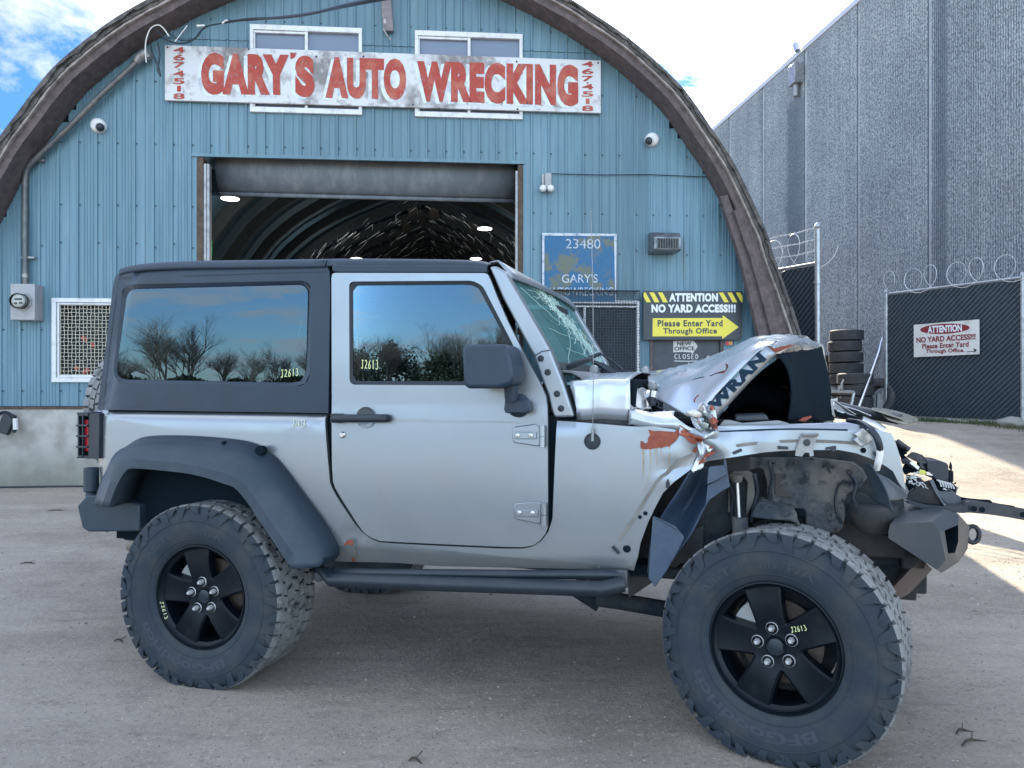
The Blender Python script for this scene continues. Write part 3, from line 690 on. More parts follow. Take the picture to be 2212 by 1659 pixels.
for (px, py) in ((180, 730), (184, 733), (188, 800), (182, 803), (165, 795), (200, 745)):
    c = b(px, py, .08); mb.lathe([(.0, -.01), (.028, -.004), (.034, 0), (0, .012)], c, 7)
mb.build('red_leaves', REDF, fl)
# right window behind a black grille
x0, x1, z0, z1 = rw; mb = MB()
mb.boxmm(x0, x1 + .012, -.045, .03, z1 - .03, z1 + .01); mb.boxmm(x1 - .025, x1 + .012, -.044, .03, z0, z1 - .03); mb.boxmm(x0, x1 - .026, -.03, .03, z1 - .085, z1 - .06)
xm = x0 + .42; mb.boxmm(xm, xm + .03, -.03, .03, z0, z1 - .086)
rwn = mb.build('window', WHITEF, barn, bevel=.003)
mb = MB(); mb.boxmm(x0, x1 - .02, .03, .05, z0, z1 - .03); mb.build('pane', PANE, rwn)
weave('black_grille', x0 - .02, x1 - .01, z0, z1 + .14, -.13, .038, .0036, BLACKP, rwn)
mb = MB(); mb.boxmm(x0 - .02, x1, -.145, -.03, z1 + .135, z1 + .142); mb.lathe([(0, -.03), (.015, -.02), (.02, 0)], (x1 + .015, -.03, z1 + .02), 10); mb.build('grille_edge', BLACKP, rwn)
# office door
x0, x1, z0, z1 = dr; SLATE = mat('slate_grey_door', (.045, .055, .07), .6, 0, var=((.07, .08, .095), 4, .4, .7), bump=(14, .15, .01))
mb = MB(); mb.boxmm(x0 + .045, x1 - .05, .02, .06, z0 + .02, z1); od = mb.build('door', SLATE, barn)
mb = MB(); mb.boxmm(x0, x0 + .042, -.025, .06, z0, z1); mb.boxmm(x1 - .045, x1, -.025, .06, z0, z1); mb.boxmm(x0 + .042, x1 - .045, -.025, .06, z1 - .02, z1 + .04); mb.build('door_frame', WOODB, od, bevel=.004)
mb = MB(); c = b(1528, 773, .02); mb.lathe([(0, -.05), (.03, -.05), (.033, -.02), (.02, 0)], c, 16); mb.build('door_knob', GREY, od)
CHALKW = mat('chalk', (.55, .57, .58), .9); nf = (0, -1, 0)
mb = MB(); hand(mb, 'CLOSED', [b(*p, .017) for p in ZK((780, 1312), (1190, 1318), (1190, 1240), (780, 1235))], .011, nf)
for st in (ZK((775, 1352), (980, 1358), (1180, 1352)), ZK((690, 1485), (800, 1472), (930, 1478), (1020, 1465)), ZK((1020, 1385), (1100, 1450))):
    ribbon(mb, [b(*p, .0165) for p in st], .012, Vector(nf))
mb.build('chalk_writing', CHALKW, od, smooth=0, recalc=False)
# paper arrow taped on the door
pa = thing('paper_sign', 'torn white paper arrow reading NEW OFFICE taped to the dark door', 'sign', BF)
mb = MB(); mb.prism([b(*p, .012) for p in ZK((762, 1008), (1000, 1002), (1105, 1000), (1150, 1050), (1185, 1100), (1140, 1160), (1085, 1242), (1080, 1205), (920, 1196), (760, 1202))], (0, .004, 0)); mb.build('paper', mat('torn_paper', (.62, .62, .60), .9, var=((.40, .39, .36), 20, .5, .7)), pa, smooth=0)
BLK = mat('black_sign_ink', (.03, .035, .04), .6, var=((.10, .11, .12), 25, .55, .75))
mb = MB(); text_quad(mb, 'NEW', [b(*p, .009) for p in ZK((825, 1090), (1075, 1082), (1075, 1012), (825, 1020))], .03); text_quad(mb, 'OFFICE', [b(*p, .009) for p in ZK((778, 1178), (1130, 1168), (1125, 1100), (775, 1106))], .03)
mb.build('lettering', BLK, pa, smooth=0, recalc=False)
# conduit and meter
PIPE = mat('painted_conduit', (.10, .115, .13), .5, .4, var=((.2, .19, .18), 8, .4, .7), bump=(40, .3, .003))
cd = thing('conduit', 'grey steel conduit running up the wall and along the left slope of the arch', 'pipe', BF)
P = [b(55, 614, -.07), b(54, 500, -.07), b(54, 392, -.07), b(57, 371, -.08), b(64, 356, -.10), b(75, 345, -.12), b(150, 274, -.12), b(220, 203, -.12), b(302, 128, -.12)]
mb = MB(); mb.tube(P, .035, 12); mb.build('pipe', PIPE, cd, smooth=60)
mb = MB()
for q in ((55, 556), (76, 346)):
    c = b(*q, -.07); mb.box((c.x + .03, -.05, c.z), (.16, .05, .025))
mb.tube([b(55, 600, -.07), b(55, 592, -.07)], .045, 12); mb.build('strap', GREY, cd)
cb_ = mb = MB(); c = b(302, 124, -.14); mb.tube([c + Vector((-.05, 0, -.06)), c + Vector((.0, 0, 0)), c + Vector((.09, 0, .07)), c + Vector((.13, 0, 0))], .05, 10, rs=[.04, .06, .06, .045]); mb.build('weatherhead', GREY, cd, smooth=60)
mt = thing('electric_meter', 'electric meter with round glass dome on a grey box under the conduit', 'meter', BF)
MBOX = mat('grey_meter_box', (.33, .34, .36), .6, .1, var=((.22, .22, .22), 9, .5, .7))
c0, c1 = b(22, 691, -.2), b(70, 613, -.2); mb = MB(); mb.boxmm(c0.x, c1.x + .03, -.20, 0, c0.z, c1.z); mb.build('meter_box', MBOX, mt, bevel=.008)
c = b(40, 650, -.28); mb = MB(); mb.lathe([(.0, .09), (.118, .088), (.118, .07), (.10, .068), (.10, .04)], c, 32); mb.build('ring', GREY, mt)
mb = MB(); mb.lathe([(.098, .06), (.098, -.03), (.09, -.045), (0, -.05)], c, 32); mb.build('glass_dome', METERG, mt, smooth=60)
mb = MB(); mb.lathe([(0, -.005), (.084, -.005), (.084, .05)], c, 24); fcm = mb.build('meter_face', mat('meter_face', (.6, .6, .55), .5), mt)
mb = MB(); mb.boxmm(c.x - .045, c.x + .045, c.y - .010, c.y - .006, c.z + .008, c.z + .036); mb.boxmm(c.x - .05, c.x - .012, c.y - .010, c.y - .006, c.z - .04, c.z - .02); mb.boxmm(c.x + .01, c.x + .05, c.y - .010, c.y - .006, c.z - .035, c.z - .015); mb.build('dial', BLK, fcm)
# cameras, light pair, vent, plank, stickers
CAMW = mat('white_camera_plastic', (.62, .63, .64), .35)
def dome(px, py, s, lab):
    t = thing('security_camera', lab, 'camera', BF, b(px, py, -.02), 'security cameras on the barn wall')
    mb = MB(); mb.lathe([(0, -.07), (.062, -.068), (.085, -.05), (.098, -.02), (.10, .02)], (0, 0, 0), 28); mb.build('base', CAMW, t, smooth=50)
    mx_ = Matrix.Rotation(R(35 * s), 4, 'Z') @ Matrix.Rotation(R(18), 4, 'X')
    mb = MB(); mb.lathe([(0, -.13), (.030, -.128), (.052, -.11), (.058, -.07), (.05, -.04)], (-.005, .01, -.01), 24, mtx=mx_); mb.build('lens_ball', BLACKP, t, smooth=60)
    mb = MB(); mb.lathe([(.058, -.06), (.062, -.09), (.054, -.112), (.050, -.105)], (-.005, .01, -.01), 24, mtx=mx_); mb.build('shroud', CAMW, t, smooth=60)
dome(213, 272, 1, 'white dome security camera on the barn wall left of the bay door'); dome(1408, 302, -1, 'white dome security camera high on the wall above the vent hood')
em = thing('twin_lamp', 'small grey wall box with two round white lamps beside the bay door', 'lamp', BF)
c = b(1181, 391, -.05); mb = MB(); mb.boxmm(c.x - .03, c.x + .06, -.10, -.02, c.z - .10, c.z + .10); mb.boxmm(c.x - .07, c.x - .032, -.07, -.02, c.z - .10, c.z + .09); mb.build('wall_box', MBOX, em, bevel=.006)
for px in (1173, 1189.5):
    q = b(px, 407, -.10); mb = MB(); mb.lathe([(0, -.04), (.02, -.045), (.043, -.03), (.05, 0), (.03, .05), (0, .055)], q, 20); mb.build('lamp_head', CAMW, em, smooth=60)
mb = MB(); mb.tube([b(1186, 375, -.03), b(1300, 378, -.03), b(1400, 377, -.03), b(1545, 383, -.03)], .006, 5); tag(mb.build('cable', BLACKP), 'thin cable running along the wall from the twin lamp to the right', 'cable'); bpy.data.objects['cable'].matrix_world = BF.mat()
vt = thing('vent_hood', 'grey metal vent hood with a dark grille above the attention sign', 'vent', BF)
A, Bq = b(1397, 503, -.02), b(1476, 548, -.30)
mb = MB(); x0, x1, z1, z0 = b(1399, 503, 0).x, b(1470, 503, -.3).x, b(1399, 503, -.1).z, b(1399, 547, -.1).z
P = [(x0, 0, z1), (x0, -.15, z1), (x0, -.26, z1 - .03), (x0, -.33, z1 - .10), (x0, -.33, z0 + .02), (x0, -.30, z0), (x0, 0, z0)]
mb.prism(P, (x1 - x0, 0, 0)); mb.build('hood', mat('galvanised_hood', (.20, .22, .24), .4, .5, var=((.1, .11, .12), 8, .45, .6)), vt, bevel=.004)
mb = MB(); mb.boxmm(x0 + .04, x1 - .04, -.337, -.325, z0 + .03, z1 - .12); g_ = mb.build('grille', DARK, vt)
mb = MB()
for k in range(14): mb.boxmm(x0 + .04 + k * (x1 - x0 - .08) / 13, x0 + .044 + k * (x1 - x0 - .08) / 13, -.345, -.338, z0 + .03, z1 - .12)
mb.build('slats', GREY, g_)
mb = MB(); w_ = wood('grey_brown_plank', (.14, .12, .13), (.26, .23, .24)); P = [b(*p, -.12) for p in ((820, -40), (842, -40), (850, 66), (828, 66))]; mb.prism(P, (0, .07, 0)); pl = mb.build('plank', w_, None, bevel=.004); pl.matrix_world = BF.mat(); tag(pl, 'weathered plank hanging between the two upper windows', 'plank')
mb = MB(); text_quad(mb, 'B', [b(*p, -.125) for p in ((829, 50), (834, 50), (834, 41), (829, 41))], .02); mb.build('lettering', CHALKW, pl, smooth=0, recalc=False)
mb = MB(); mb.tube([b(828, 62, -.13), b(836, 76, -.14), b(845, 86, -.12)], .012, 6); mb.build('bent_bracket', GREY, pl)
stk = thing('card_sticker', 'tiny red and orange card sticker on the wall right of the door', 'sticker', BF)
mb = MB(); mb.boxmm(b(1566, 740, -.024).x, b(1583, 740, -.024).x, -.026, -.022, b(1566, 747, -.024).z, b(1566, 736, -.024).z); mb.build('card', mat('card_blue', (.12, .14, .25), .5), stk)
for px, col in ((1571, (.45, .05, .03)), (1578, (.55, .25, .06))):
    mb = MB(); mb.lathe([(0, -.003), (.029, -.003), (.029, 0)], b(px, 741.5, -.027 - (px == 1578) * .002), 20); mb.build('disc', mat('sticker_ink', col, .5), stk)
# overhead wires at the upper left
mb = MB()
mb.tube(smoothline([b(*p, -.35) for p in ((330, 62), (345, 72), (358, 85), (380, 93), (405, 92), (425, 80), (445, 58), (490, 49))], 5), .010, 5)
mb.tube(smoothline([b(*p, -.35) for p in ((352, 62), (375, 78), (395, 88), (420, 83), (440, 60), (470, 52))], 5), .008, 5)
mb.tube(smoothline([b(490, 48, -.35), b(540, 41, -.8), b(600, 38, -1.5), b(680, 27, -2.3), b(740, 12, -3), b(830, -8, -4)], 6), .015, 6)
mb.tube(smoothline([b(500, 46, -.35), b(560, 42, -.9), b(640, 36, -1.7), b(740, 16, -3), b(840, -3, -4)], 6), .009, 6)
mb.tube(smoothline([b(*p, -.30) for p in ((325, 98), (330, 120), (342, 145), (346, 165))], 4), .013, 5)
mb.tube(smoothline([b(*p, -.30) for p in ((340, 92), (345, 120), (340, 150), (346, 163))], 4), .011, 5)
wr = mb.build('power_cables', BLACKP); wr.matrix_world = BF.mat(); tag(wr, 'black power cables sagging from the left roof edge above the long sign', 'cables')
mb = MB(); mb.tube(smoothline([b(*p, -.36) for p in ((316, 135), (314, 110), (316, 85), (325, 62), (340, 54), (352, 60), (365, 78))], 5), .008, 5)
mb.tube([b(378, 90, -.36), b(405, 55, -.36)], .006, 4); mb.tube([b(425, 56, -.36), b(442, 55, -.36)], .014, 6); mb.tube([b(480, 51, -.36), b(488, 44, -.36), b(500, 49, -.36)], .012, 6)
wr2 = mb.build('white_cable', mat('white_cable', (.6, .6, .6), .5)); wr2.matrix_world = BF.mat(); tag(wr2, 'white cable looping over the roof edge left of the long sign', 'cable')

# ---- long painted sign
def worn(name, base, w1, w2, sc=3.2, lo=.47, hi=.56):
    return mat(name, base, .75, 0, var=(w1, sc, lo, hi), grunge=(w2, sc * 5, .58, .66), bump=(30, .2, .003))
SB = worn('worn_sign_board', (.56, .58, .60), (.20, .19, .19), (.33, .32, .32), 1.3, .50, .60)
SR = worn('worn_red_paint', (.34, .050, .036), (.42, .13, .085), (.27, .15, .14), 4.0, .48, .66)
SP = worn('pale_blue_shadow_paint', (.58, .66, .72), (.42, .46, .50), (.30, .30, .31), 5.0, .5, .6)
sg = thing('long_sign', "long weathered sign board reading GARY'S AUTO WRECKING in red letters", 'sign', BF)
bs = lambda px, py, yo=-.075: b(px, py, yo)
TL, TR, BR, BL = bs(356, 97), bs(1298, 130.5), bs(1298, 244), bs(356, 216)
mb = MB(); mb.prism([BL, BR, TR, TL], (0, .045, 0)); mb.build('board', SB, sg, bevel=.004)
def sq(z, pts, yo): return [bs(*p, yo) for p in z(*pts)]
words = [("GARY", Z1, ((1300, 613), (1880, 618), (1872, 352), (1305, 340))), ("S", Z1, ((1912, 628), (2042, 632), (2035, 362), (1912, 358))), ("AUTO", None, ((703, 212), (877.5, 216.5), (877, 127), (703, 122))),
         ("WRECKING", Z2, ((490, 655), (1535, 690), (1535, 420), (490, 392)))]
mb = MB(); mb2 = MB()
for w, z, q in words:
    Q = [bs(*p, -.082) for p in (z(*q) if z else q)]
    text_quad(mb, w, Q, .072, 1.13)
    text_quad(mb2, w, [p + Vector((-.045, .003, -.028)) for p in Q], .078, 1.13)
c = bs(*Z1((1900, 355))[0], -.082); mb.prism([c + Vector((-.04, 0, .03)), c + Vector((.045, 0, .03)), c + Vector((.02, 0, -.03)), c + Vector((-.035, 0, -.06))], (0, .001, 0))
mb.build('red_lettering', SR, sg, smooth=0, recalc=False); mb2.build('pale_shadow_lettering', SP, sg, smooth=0, recalc=False)
for px, ys in ((386.5, (100, 214)), (1269.5, (131, 240))):
    mb = MB()
    for i, ch in enumerate('467-4518' if 0 else '4674518'):
        n = 7; y0 = ys[0] + (ys[1] - ys[0]) * i / n + 1.5 + (2.2 if i > 2 else 0); y1 = y0 + (ys[1] - ys[0]) / n - 3.8; wd = 4 if ch == '1' else 12.5
        text_quad(mb, ch, [bs(px - wd, y1, -.081), bs(px + wd, y1, -.081), bs(px + wd, y0, -.081), bs(px - wd, y0, -.081)], .02)
    mb.box(bs(px, ys[0] + (ys[1] - ys[0]) * 3 / 7 + 1.5, -.081), (.02, .001, .02))
    mb.build('phone_number', SR, sg, smooth=0, recalc=False)
mb = MB()
for px, py in ((537, 106), (1116, 133), (683, 122), (785, 122), (1118, 236), (892, 226), (362, 102), (1292, 136)): mb.lathe([(0, -.006), (.012, -.005), (.014, 0)], bs(px, py, -.076), 8)
mb.split('sign_screw', SCREW, sg)
# ---- small blue address board
ad = thing('address_board', "faded blue board painted 23480 GARY'S AUTOWRECKING on the barn wall", 'sign', BF)
mb = MB(); mb.prism([bs(*p, -.05) for p in ((1171, 652), (1331, 652), (1332, 505), (1171, 503))], (0, .02, 0)); mb.build('board', mat('faded_blue_board', (.030, .125, .25), .7, 0, var=((.13, .15, .12), 1.9, .53, .58), grunge=((.02, .08, .15), 9, .6, .75)), ad)
WP = mat('old_white_paint', (.50, .56, .62), .8, 0, var=((.2, .27, .36), 14, .5, .65))
mb = MB()
for P in (((1171, 652), (1175.5, 652), (1176, 509), (1171, 503)), ((1171, 503), (1176, 509), (1326, 510), (1332, 505)), ((1326.5, 510), (1332, 505), (1331, 652), (1329, 652))): mb.prism([bs(*p, -.056) for p in P], (0, .005, 0))
mb.build('painted_border', WP, ad, smooth=0)
mb = MB(); text_quad(mb, '23480', [bs(*p, -.053) for p in ZL((745, 420), (1342, 425), (1342, 262), (745, 258))], -.008)
text_quad(mb, "GARY'S", [bs(*p, -.053) for p in ZL((680, 1015), (1298, 1012), (1298, 862), (680, 866))], .0)
text_quad(mb, 'AUTOWRECKING', [bs(*p, -.053) for p in ZL((430, 1240), (1565, 1240), (1565, 1092), (430, 1096))], .0)
mb.build('lettering', WP, ad, smooth=0, recalc=False)
# ---- black and yellow attention sign
at_ = thing('attention_sign', 'black and yellow sign reading ATTENTION NO YARD ACCESS with a yellow arrow', 'sign', BF)
SBLK = mat('sign_black', (.022, .030, .042), .4); SYEL = mat('sign_yellow', (.72, .62, .07), .5); SWHT = mat('sign_white', (.72, .76, .82), .5)
k_ = lambda pts, yo: [bs(*p, yo) for p in ZK(*pts)]
mb = MB(); mb.prism(k_(((238, 990), (1945, 988), (1957, 147), (245, 140)), -.09), (0, .025, 0)); mb.build('board', SBLK, at_, bevel=.003)
mb = MB()
for q in (((297, 338), (375, 338), (282, 168), (247, 168), (245, 240)), ((435, 338), (520, 338), (425, 168), (346, 168)), ((583, 340), (666, 340), (572, 168), (495, 168)),
          ((1640, 338), (1720, 338), (1620, 170), (1546, 170)), ((1785, 338), (1866, 338), (1770, 170), (1695, 170)), ((1932, 338), (1955, 338), (1957, 240), (1918, 170), (1840, 170)),
          ((400, 928), (1605, 926), (1608, 972), (1890, 768), (1614, 560), (1614, 610), (405, 614))): mb.prism(k_(q, -.093), (0, .002, 0))
mb.build('yellow_marks', SYEL, at_, smooth=0)
mb = MB(); text_quad(mb, 'ATTENTION', k_(((688, 328), (1530, 328), (1530, 180), (688, 180)), -.093), .055, 1.10); text_quad(mb, 'NO YARD ACCESS!!!', k_(((382, 518), (1838, 516), (1838, 374), (382, 374)), -.093), .055, 1.10); mb.build('white_lettering', SWHT, at_, smooth=0, recalc=False)
mb = MB(); text_quad(mb, 'Please Enter Yard', k_(((488, 760), (1612, 756), (1612, 645), (488, 645)), -.0955), .034, 1.15); text_quad(mb, 'Through Office', k_(((586, 912), (1512, 908), (1512, 782), (586, 784)), -.0955), .034, 1.15); mb.build('black_lettering', SBLK, at_, smooth=0, recalc=False)
# ---- lamps hanging inside, seen under the raised door
LED = emit('led_disc', (1.0, .97, .92), 1.5)
for i, (px, py, Y, lab) in enumerate(((497, 429, 14.2, 'round ceiling lamp nearest the left track of the open bay'), (1047, 494, 17, 'round ceiling lamp seen in the right half of the bay'), (770, 559, 21.5, 'round ceiling lamp just above the vehicle roof, left of the centre'), (1028, 559, 21.5, 'round ceiling lamp just above the front end of the vehicle roof'))):
    X = (px - CX) / F * Y; Z = H + (CY - py) / F * Y
    t = thing('ceiling_lamp', lab, 'lamp', None, (X, Y, Z), 'round lamps hanging in the barn')
    mx_ = Matrix.Rotation(R(-90), 4, 'X')
    mb = MB(); mb.lathe([(0, 0), (.165, .0), (.165, .02)], (0, 0, -.012), 28, mtx=Matrix.Rotation(R(90), 4, 'X')); mb.build('diffuser', LED, t)
    mb = MB(); mb.lathe([(.16, 0), (.18, .01), (.16, .05), (.05, .14), (0, .15)], (0, 0, 0), 28, mtx=Matrix.Rotation(R(90), 4, 'X')); mb.build('housing', GREY, t, smooth=50)
    pl_ = bpy.data.lights.new('lamp_light', 'POINT'); pl_.energy = 12; pl_.shadow_soft_size = .15; pl_.color = (1, .96, .9)
    lo = bpy.data.objects.new('lamp_light', pl_); COL.objects.link(lo); lo.parent = t; lo.location = (0, 0, -.2)
gv = mb = MB(); c0 = Vector((-5.35, 13.2, 2.75)); 
q = Vector(((451.5 - CX) / F * 10.4, 10.4, H + (CY - 543) / F * 10.4)); mb.prism([q + Vector((-.03, 0, .14)), q + Vector((.04, 0, .15)), q + Vector((.03, 0, -.15)), q + Vector((-.025, 0, -.17))], (0, .02, 0))
tag(mb.build('green_tag', mat('bright_green', (.06, .7, .05), .6)), 'bright green tag hanging just inside the left bay track', 'tag')
# black strap and white box hanging on the plinth at far left
hs = thing('hose_reel', 'black box and looped hose hanging on the concrete at the far left edge', 'hose', BF)
c = b(13, 905, -.08); mb = MB(); mb.box(b(14, 915, -.10), (.15, .06, .27), rot=(0, R(20), 0)); mb.build('box', BLACKP, hs, bevel=.01)
mb = MB(); mb.tube(smoothline([b(*p, -.12) for p in ((-4, 898), (5, 891), (18, 892), (30, 905), (33, 925), (30, 934))], 4), .02, 6); mb.build('hose', BLACKP, hs, smooth=60)
mb = MB(); mb.tube([b(33, 904, -.13), b(34, 928, -.13)], .03, 8); mb.build('nozzle', CAMW, hs)
mb = MB(); mb.tube(smoothline([Vector((x_, 9.55 + .06 * math.sin(x_ * 2), .015)) for x_ in (-7.4, -6.8, -6.3, -5.8, -5.3, -4.8)], 5), .012, 5); tag(mb.build('ground_cable', BLACKP), 'dark cable lying along the foot of the concrete plinth', 'cable')

# ================================================================== JEEP (vehicle frame: x forward, y away from camera, z up)
car = thing('wrecked_suv', 'silver two door off road vehicle with crushed bonnet and black hard top', 'car', JF)
def vside(x, z):
    v = -0.79 + .010 * ((z - .95) / .3) ** 2
    if z < .635: v += (.635 - z) * .75
    if z > 1.185: v += (z - 1.185) * 1.3
    if x < -.62: v += min(.05, (-.62 - x) ** 2 * 9)
    return v
def dent(x, z):
    d = .0012 * noise.noise(Vector((x * 2.2, z * 3, 0)))
    a = math.exp(-((x - .73) / .10) ** 2 - ((z - .66) / .07) ** 2)
    d += a * (.018 + .012 * noise.noise(Vector((x * 22, z * 22, 3))))
    a = max(0, min(1, (x - 1.92) / .15)) * math.exp(-((x - 2.16) / .22) ** 2 - ((z - 1.13) / .14) ** 2)
    d += a * .045 * noise.noise(Vector((x * 10, z * 12, 7)))
    return d
side = (((211, 887), (709, 893), (710.2, 1013.8), (712.7, 1042), (717.7, 1055.5), (731, 1078.8), (752.7, 1112), (767.7, 1135.5), (781, 1153.8), (797.7, 1164.6), (817.7, 1172), (850, 1174),
    (944.7, 1178.7), (1088, 1185), (1129.7, 1185), (1152, 1180), (1169.7, 1168), (1184.7, 1148), (1193.5, 1120), (1196, 1060), (1204, 908.6), (1280, 914.5), (1358, 921), (1383, 922), (1400, 921), (1465, 921),
    (1500, 925), (1546, 921), (1600, 919), (1774, 914.5), (1827, 912), (1856, 918), (1925, 936), (1933, 951), (1943, 982.8), (1951, 1021), (1957, 1060), (1942, 1044), (1929, 1018), (1912, 1006), (1880, 990), (1850, 979), (1813, 972),
    (1760, 972), (1713, 973), (1660, 976), (1613, 983), (1570, 989), (1527, 997), (1500, 1009), (1487, 1018), (1457, 1040), (1432, 1065), (1417, 1093), (1400, 1128), (1390, 1155), (1383, 1175), (1378, 1202),
    (1369, 1233), (1357, 1230), (1287, 1230), (1094, 1226), (944, 1223), (859, 1216), (725, 1213), (700, 1180), (640, 1075), (590, 1005), (540, 968), (480, 958), (380, 955), (300, 965), (265, 990), (238, 1035), (224, 1075), (216, 1073)))
panel('side_body', side, vside, SILVER, car, grid=.035, disp=dent, lip=.02)
# small features on the side panel
def sp(px, py, d=0): 
    q = jp((px, py), vside); q.y -= d; return q
def strip(name, pts, w, m_, d=.003, parent=car, taper=False):
    mb = MB(); ribbon(mb, smoothline([sp(*p, d) for p in pts], 4), w, Vector((0, -1, 0)), 0, taper); return mb.build(name, m_, parent, smooth=60, recalc=False)
GROOVE = mat('groove_shade', (.13, .13, .12), .7, 0, var=((.2, .19, .17), 9, .4, .6))  # dark ribbon draws the shade of the groove where the flare sat
strip('fender_groove_line', ZI((1385, 660), (1640, 330)) + ZD((760, 870), (900, 740), (1050, 600), (1150, 545), (1235, 508)), .013, GROOVE)
strip('fender_groove_line', ZB((330, 1592), (560, 1560), (900, 1520), (1340, 1497)) + ZE((890, 48), (1200, 60), (1390, 76)), .011, GROOVE)
strip('fender_crease_shade', ZB((300, 1378), (700, 1360), (1100, 1345), (1500, 1345), (2000, 1355)), .006, DECAL)  # dark strip: shade of the crease put into colour
mb = MB(); 
for (x, y, r) in ((1394.2, 1108.7, .0085), (1382.6, 1117, .0075), (1355, 1185.5, .014), (1353.5, 1185.5, .014), (1864.5, 972.8, .010), (632.4, 1034, 0)):
    if r: q = sp(x, y, .0025); mb.lathe([(0, 0), (r, 0)], q, 16)
mb.split('fastener_hole', DARK, car, smooth=0)
def clip(pts, nm='clip', m_=BLACKP, d=.012): mb = MB(); mb.prism([sp(*p, d) for p in pts], (0, d - .001, 0)); return mb.build(nm, m_, car, bevel=.002)
clip(ZI((1505, 485), (1525, 470), (1582, 530), (1565, 548))); clip(ZD((1748, 465), (1865, 418), (1883, 450), (1765, 500))); clip(ZE((400, 108), (535, 120), (538, 155), (402, 150)))
clip(ZE((1020, 130), (1150, 105), (1158, 140), (1145, 185), (1090, 185), (1085, 150), (1022, 160))); clip(ZD((905, 825), (915, 805), (935, 850), (945, 900), (930, 935), (890, 925), (892, 860))); clip(ZE((1632, 175), (1690, 200), (1708, 250), (1680, 255), (1640, 215)))
br = MB(); q = [sp(*p, .03) for p in ZB((1395, 1405), (1605, 1405), (1540, 1600), (1550, 1680), (1500, 1690), (1490, 1640), (1430, 1640), (1400, 1690), (1310, 1680), (1320, 1600))]
br.prism(q, (0, .004, 0)); br.tube([sp(*p, .035) for p in ZB((1395, 1405), (1440, 1420), (1560, 1418), (1605, 1402))], .006, 6); br.build('fender_bracket', GREY, car)
mb = MB(); mb.lathe([(0, -.004), (.012, -.003), (.013, 0)], sp(*ZB((1460, 1512))[0], .03), 10); mb.build('bracket_stud', BLACKP, car)
# rust on the fender
pr = ((560, 320), (600, 330), (610, 355), (655, 345), (655, 300), (683, 250), (665, 175), (720, 190), (1000, 205), (1060, 165), (1062, 240), (1020, 320), (960, 370), (935, 398), (900, 392), (830, 415), (800, 412), (740, 420), (690, 432), (620, 430), (572, 425), (555, 390))
def flatpatch(name, pts, m_, d): 
    mb = MB(); P = [sp(*p, d) for p in pts]; mb.poly(P); return mb.build(name, m_, car, smooth=0, recalc=False)
def jagp(P, j=1.2, n=3):
    out = []
    for i, p in enumerate(P):
        q = P[(i + 1) % len(P)]
        for k in range(n): t = k / n; out.append((p[0] * (1 - t) + q[0] * t + random.uniform(-j, j), p[1] * (1 - t) + q[1] * t + random.uniform(-j, j)))
    return out
flatpatch('red_primer_patch', jagp(ZD(*pr), .5, 3), PRIMER, .004)
flatpatch('red_primer_patch', jagp(ZD((1120, 235), (1260, 260), (1370, 265), (1360, 310), (1280, 355), (1240, 365), (1150, 300)), .6, 3), PRIMER, .016)
flatpatch('red_primer_patch', jagp(ZD((1495, 190), (1545, 250), (1562, 310), (1550, 375), (1480, 420), (1440, 418), (1490, 340)), .6, 3), PRIMER, .014)
flatpatch('red_primer_patch', jagp(ZD((1350, 520), (1420, 475), (1560, 440), (1500, 490), (1410, 530), (1400, 590), (1340, 620), (1270, 660), (1300, 590)), .6, 3), PRIMER, .012)
flatpatch('red_primer_patch', jagp(ZD((1240, 430), (1290, 395), (1365, 402), (1300, 440), (1265, 480), (1235, 455)), .5, 2), PRIMER, .012)
for (x, y0, y1, w) in ((595, 428, 800, .007), (686, 430, 700, .006), (742, 420, 540, .004), (770, 420, 640, .004), (822, 415, 560, .003), (880, 400, 500, .003), (933, 398, 705, .006)):
    strip('rust_run', ZD((x, y0), (x + 2, (y0 + y1) / 2), (x - 2, y1)), w, DRIP, .0032, taper=True)
strip('rust_run', ZD((686, 700), (640, 880), (600, 1060)), .0025, DRIP, .003, taper=True)
flatpatch('rust_chip', jagp(ZH((1015, 960), (1050, 920), (1100, 905), (1135, 920), (1125, 990), (1080, 970), (1010, 985)), .4, 2), PRIMER, .006)
flatpatch('rust_chip', jagp(ZH((1105, 1150), (1125, 1135), (1155, 1185), (1120, 1195)), .3, 2), PRIMER, .006)
strip('torn_edge', ZH((1120, 990), (1150, 1090), (1155, 1190)), .004, DRIP, .005)
strip('weld_bead', ZH((840, 840), (865, 790), (885, 770)), .004, BRIGHT, .005)
# gap backing so that shut lines read dark
mb = MB(); mb.boxmm(-.60, 1.60, -.755, -.74, .66, 1.19); mb.boxmm(-.64, 2.0, -.70, .70, .58, .62); mb.build('shut_line_backing', DARK, car)
# far side and back of the body: mirrored plain panels
def mirror_panel(name, outline, vf, m_, holes=(), grid=.08):
    o = panel(name, outline, vf, m_, car, holes=holes, grid=grid, lip=.02)
    for v in o.data.vertices: v.co.y *= -1
    o.data.flip_normals(); return o
mirror_panel('side_body', side, vside, SILVER)
xb = lambda px, py, v=-.79: JF.at(px, py, v).x
mb = MB(); mb.grid([[Vector((-.668 + .02 * abs(v / .75) ** 4, v, z)) for v in (-.77, -.6, 0, .6, .77)] for z in (.70, .95, 1.2, 1.215)]); mb.build('tailgate', SILVER, car, solid=.02)
mb = MB(); mb.boxmm(-.64, 2.1, -.66, .66, .56, .60); mb.boxmm(-.70, 3.0, -.46, -.36, .52, .64); mb.boxmm(-.70, 2.85, .36, .46, .52, .64); mb.boxmm(.3, 2.0, -.2, .2, .45, .56)
mb.split('chassis', UNDER, car, bevel=.01)
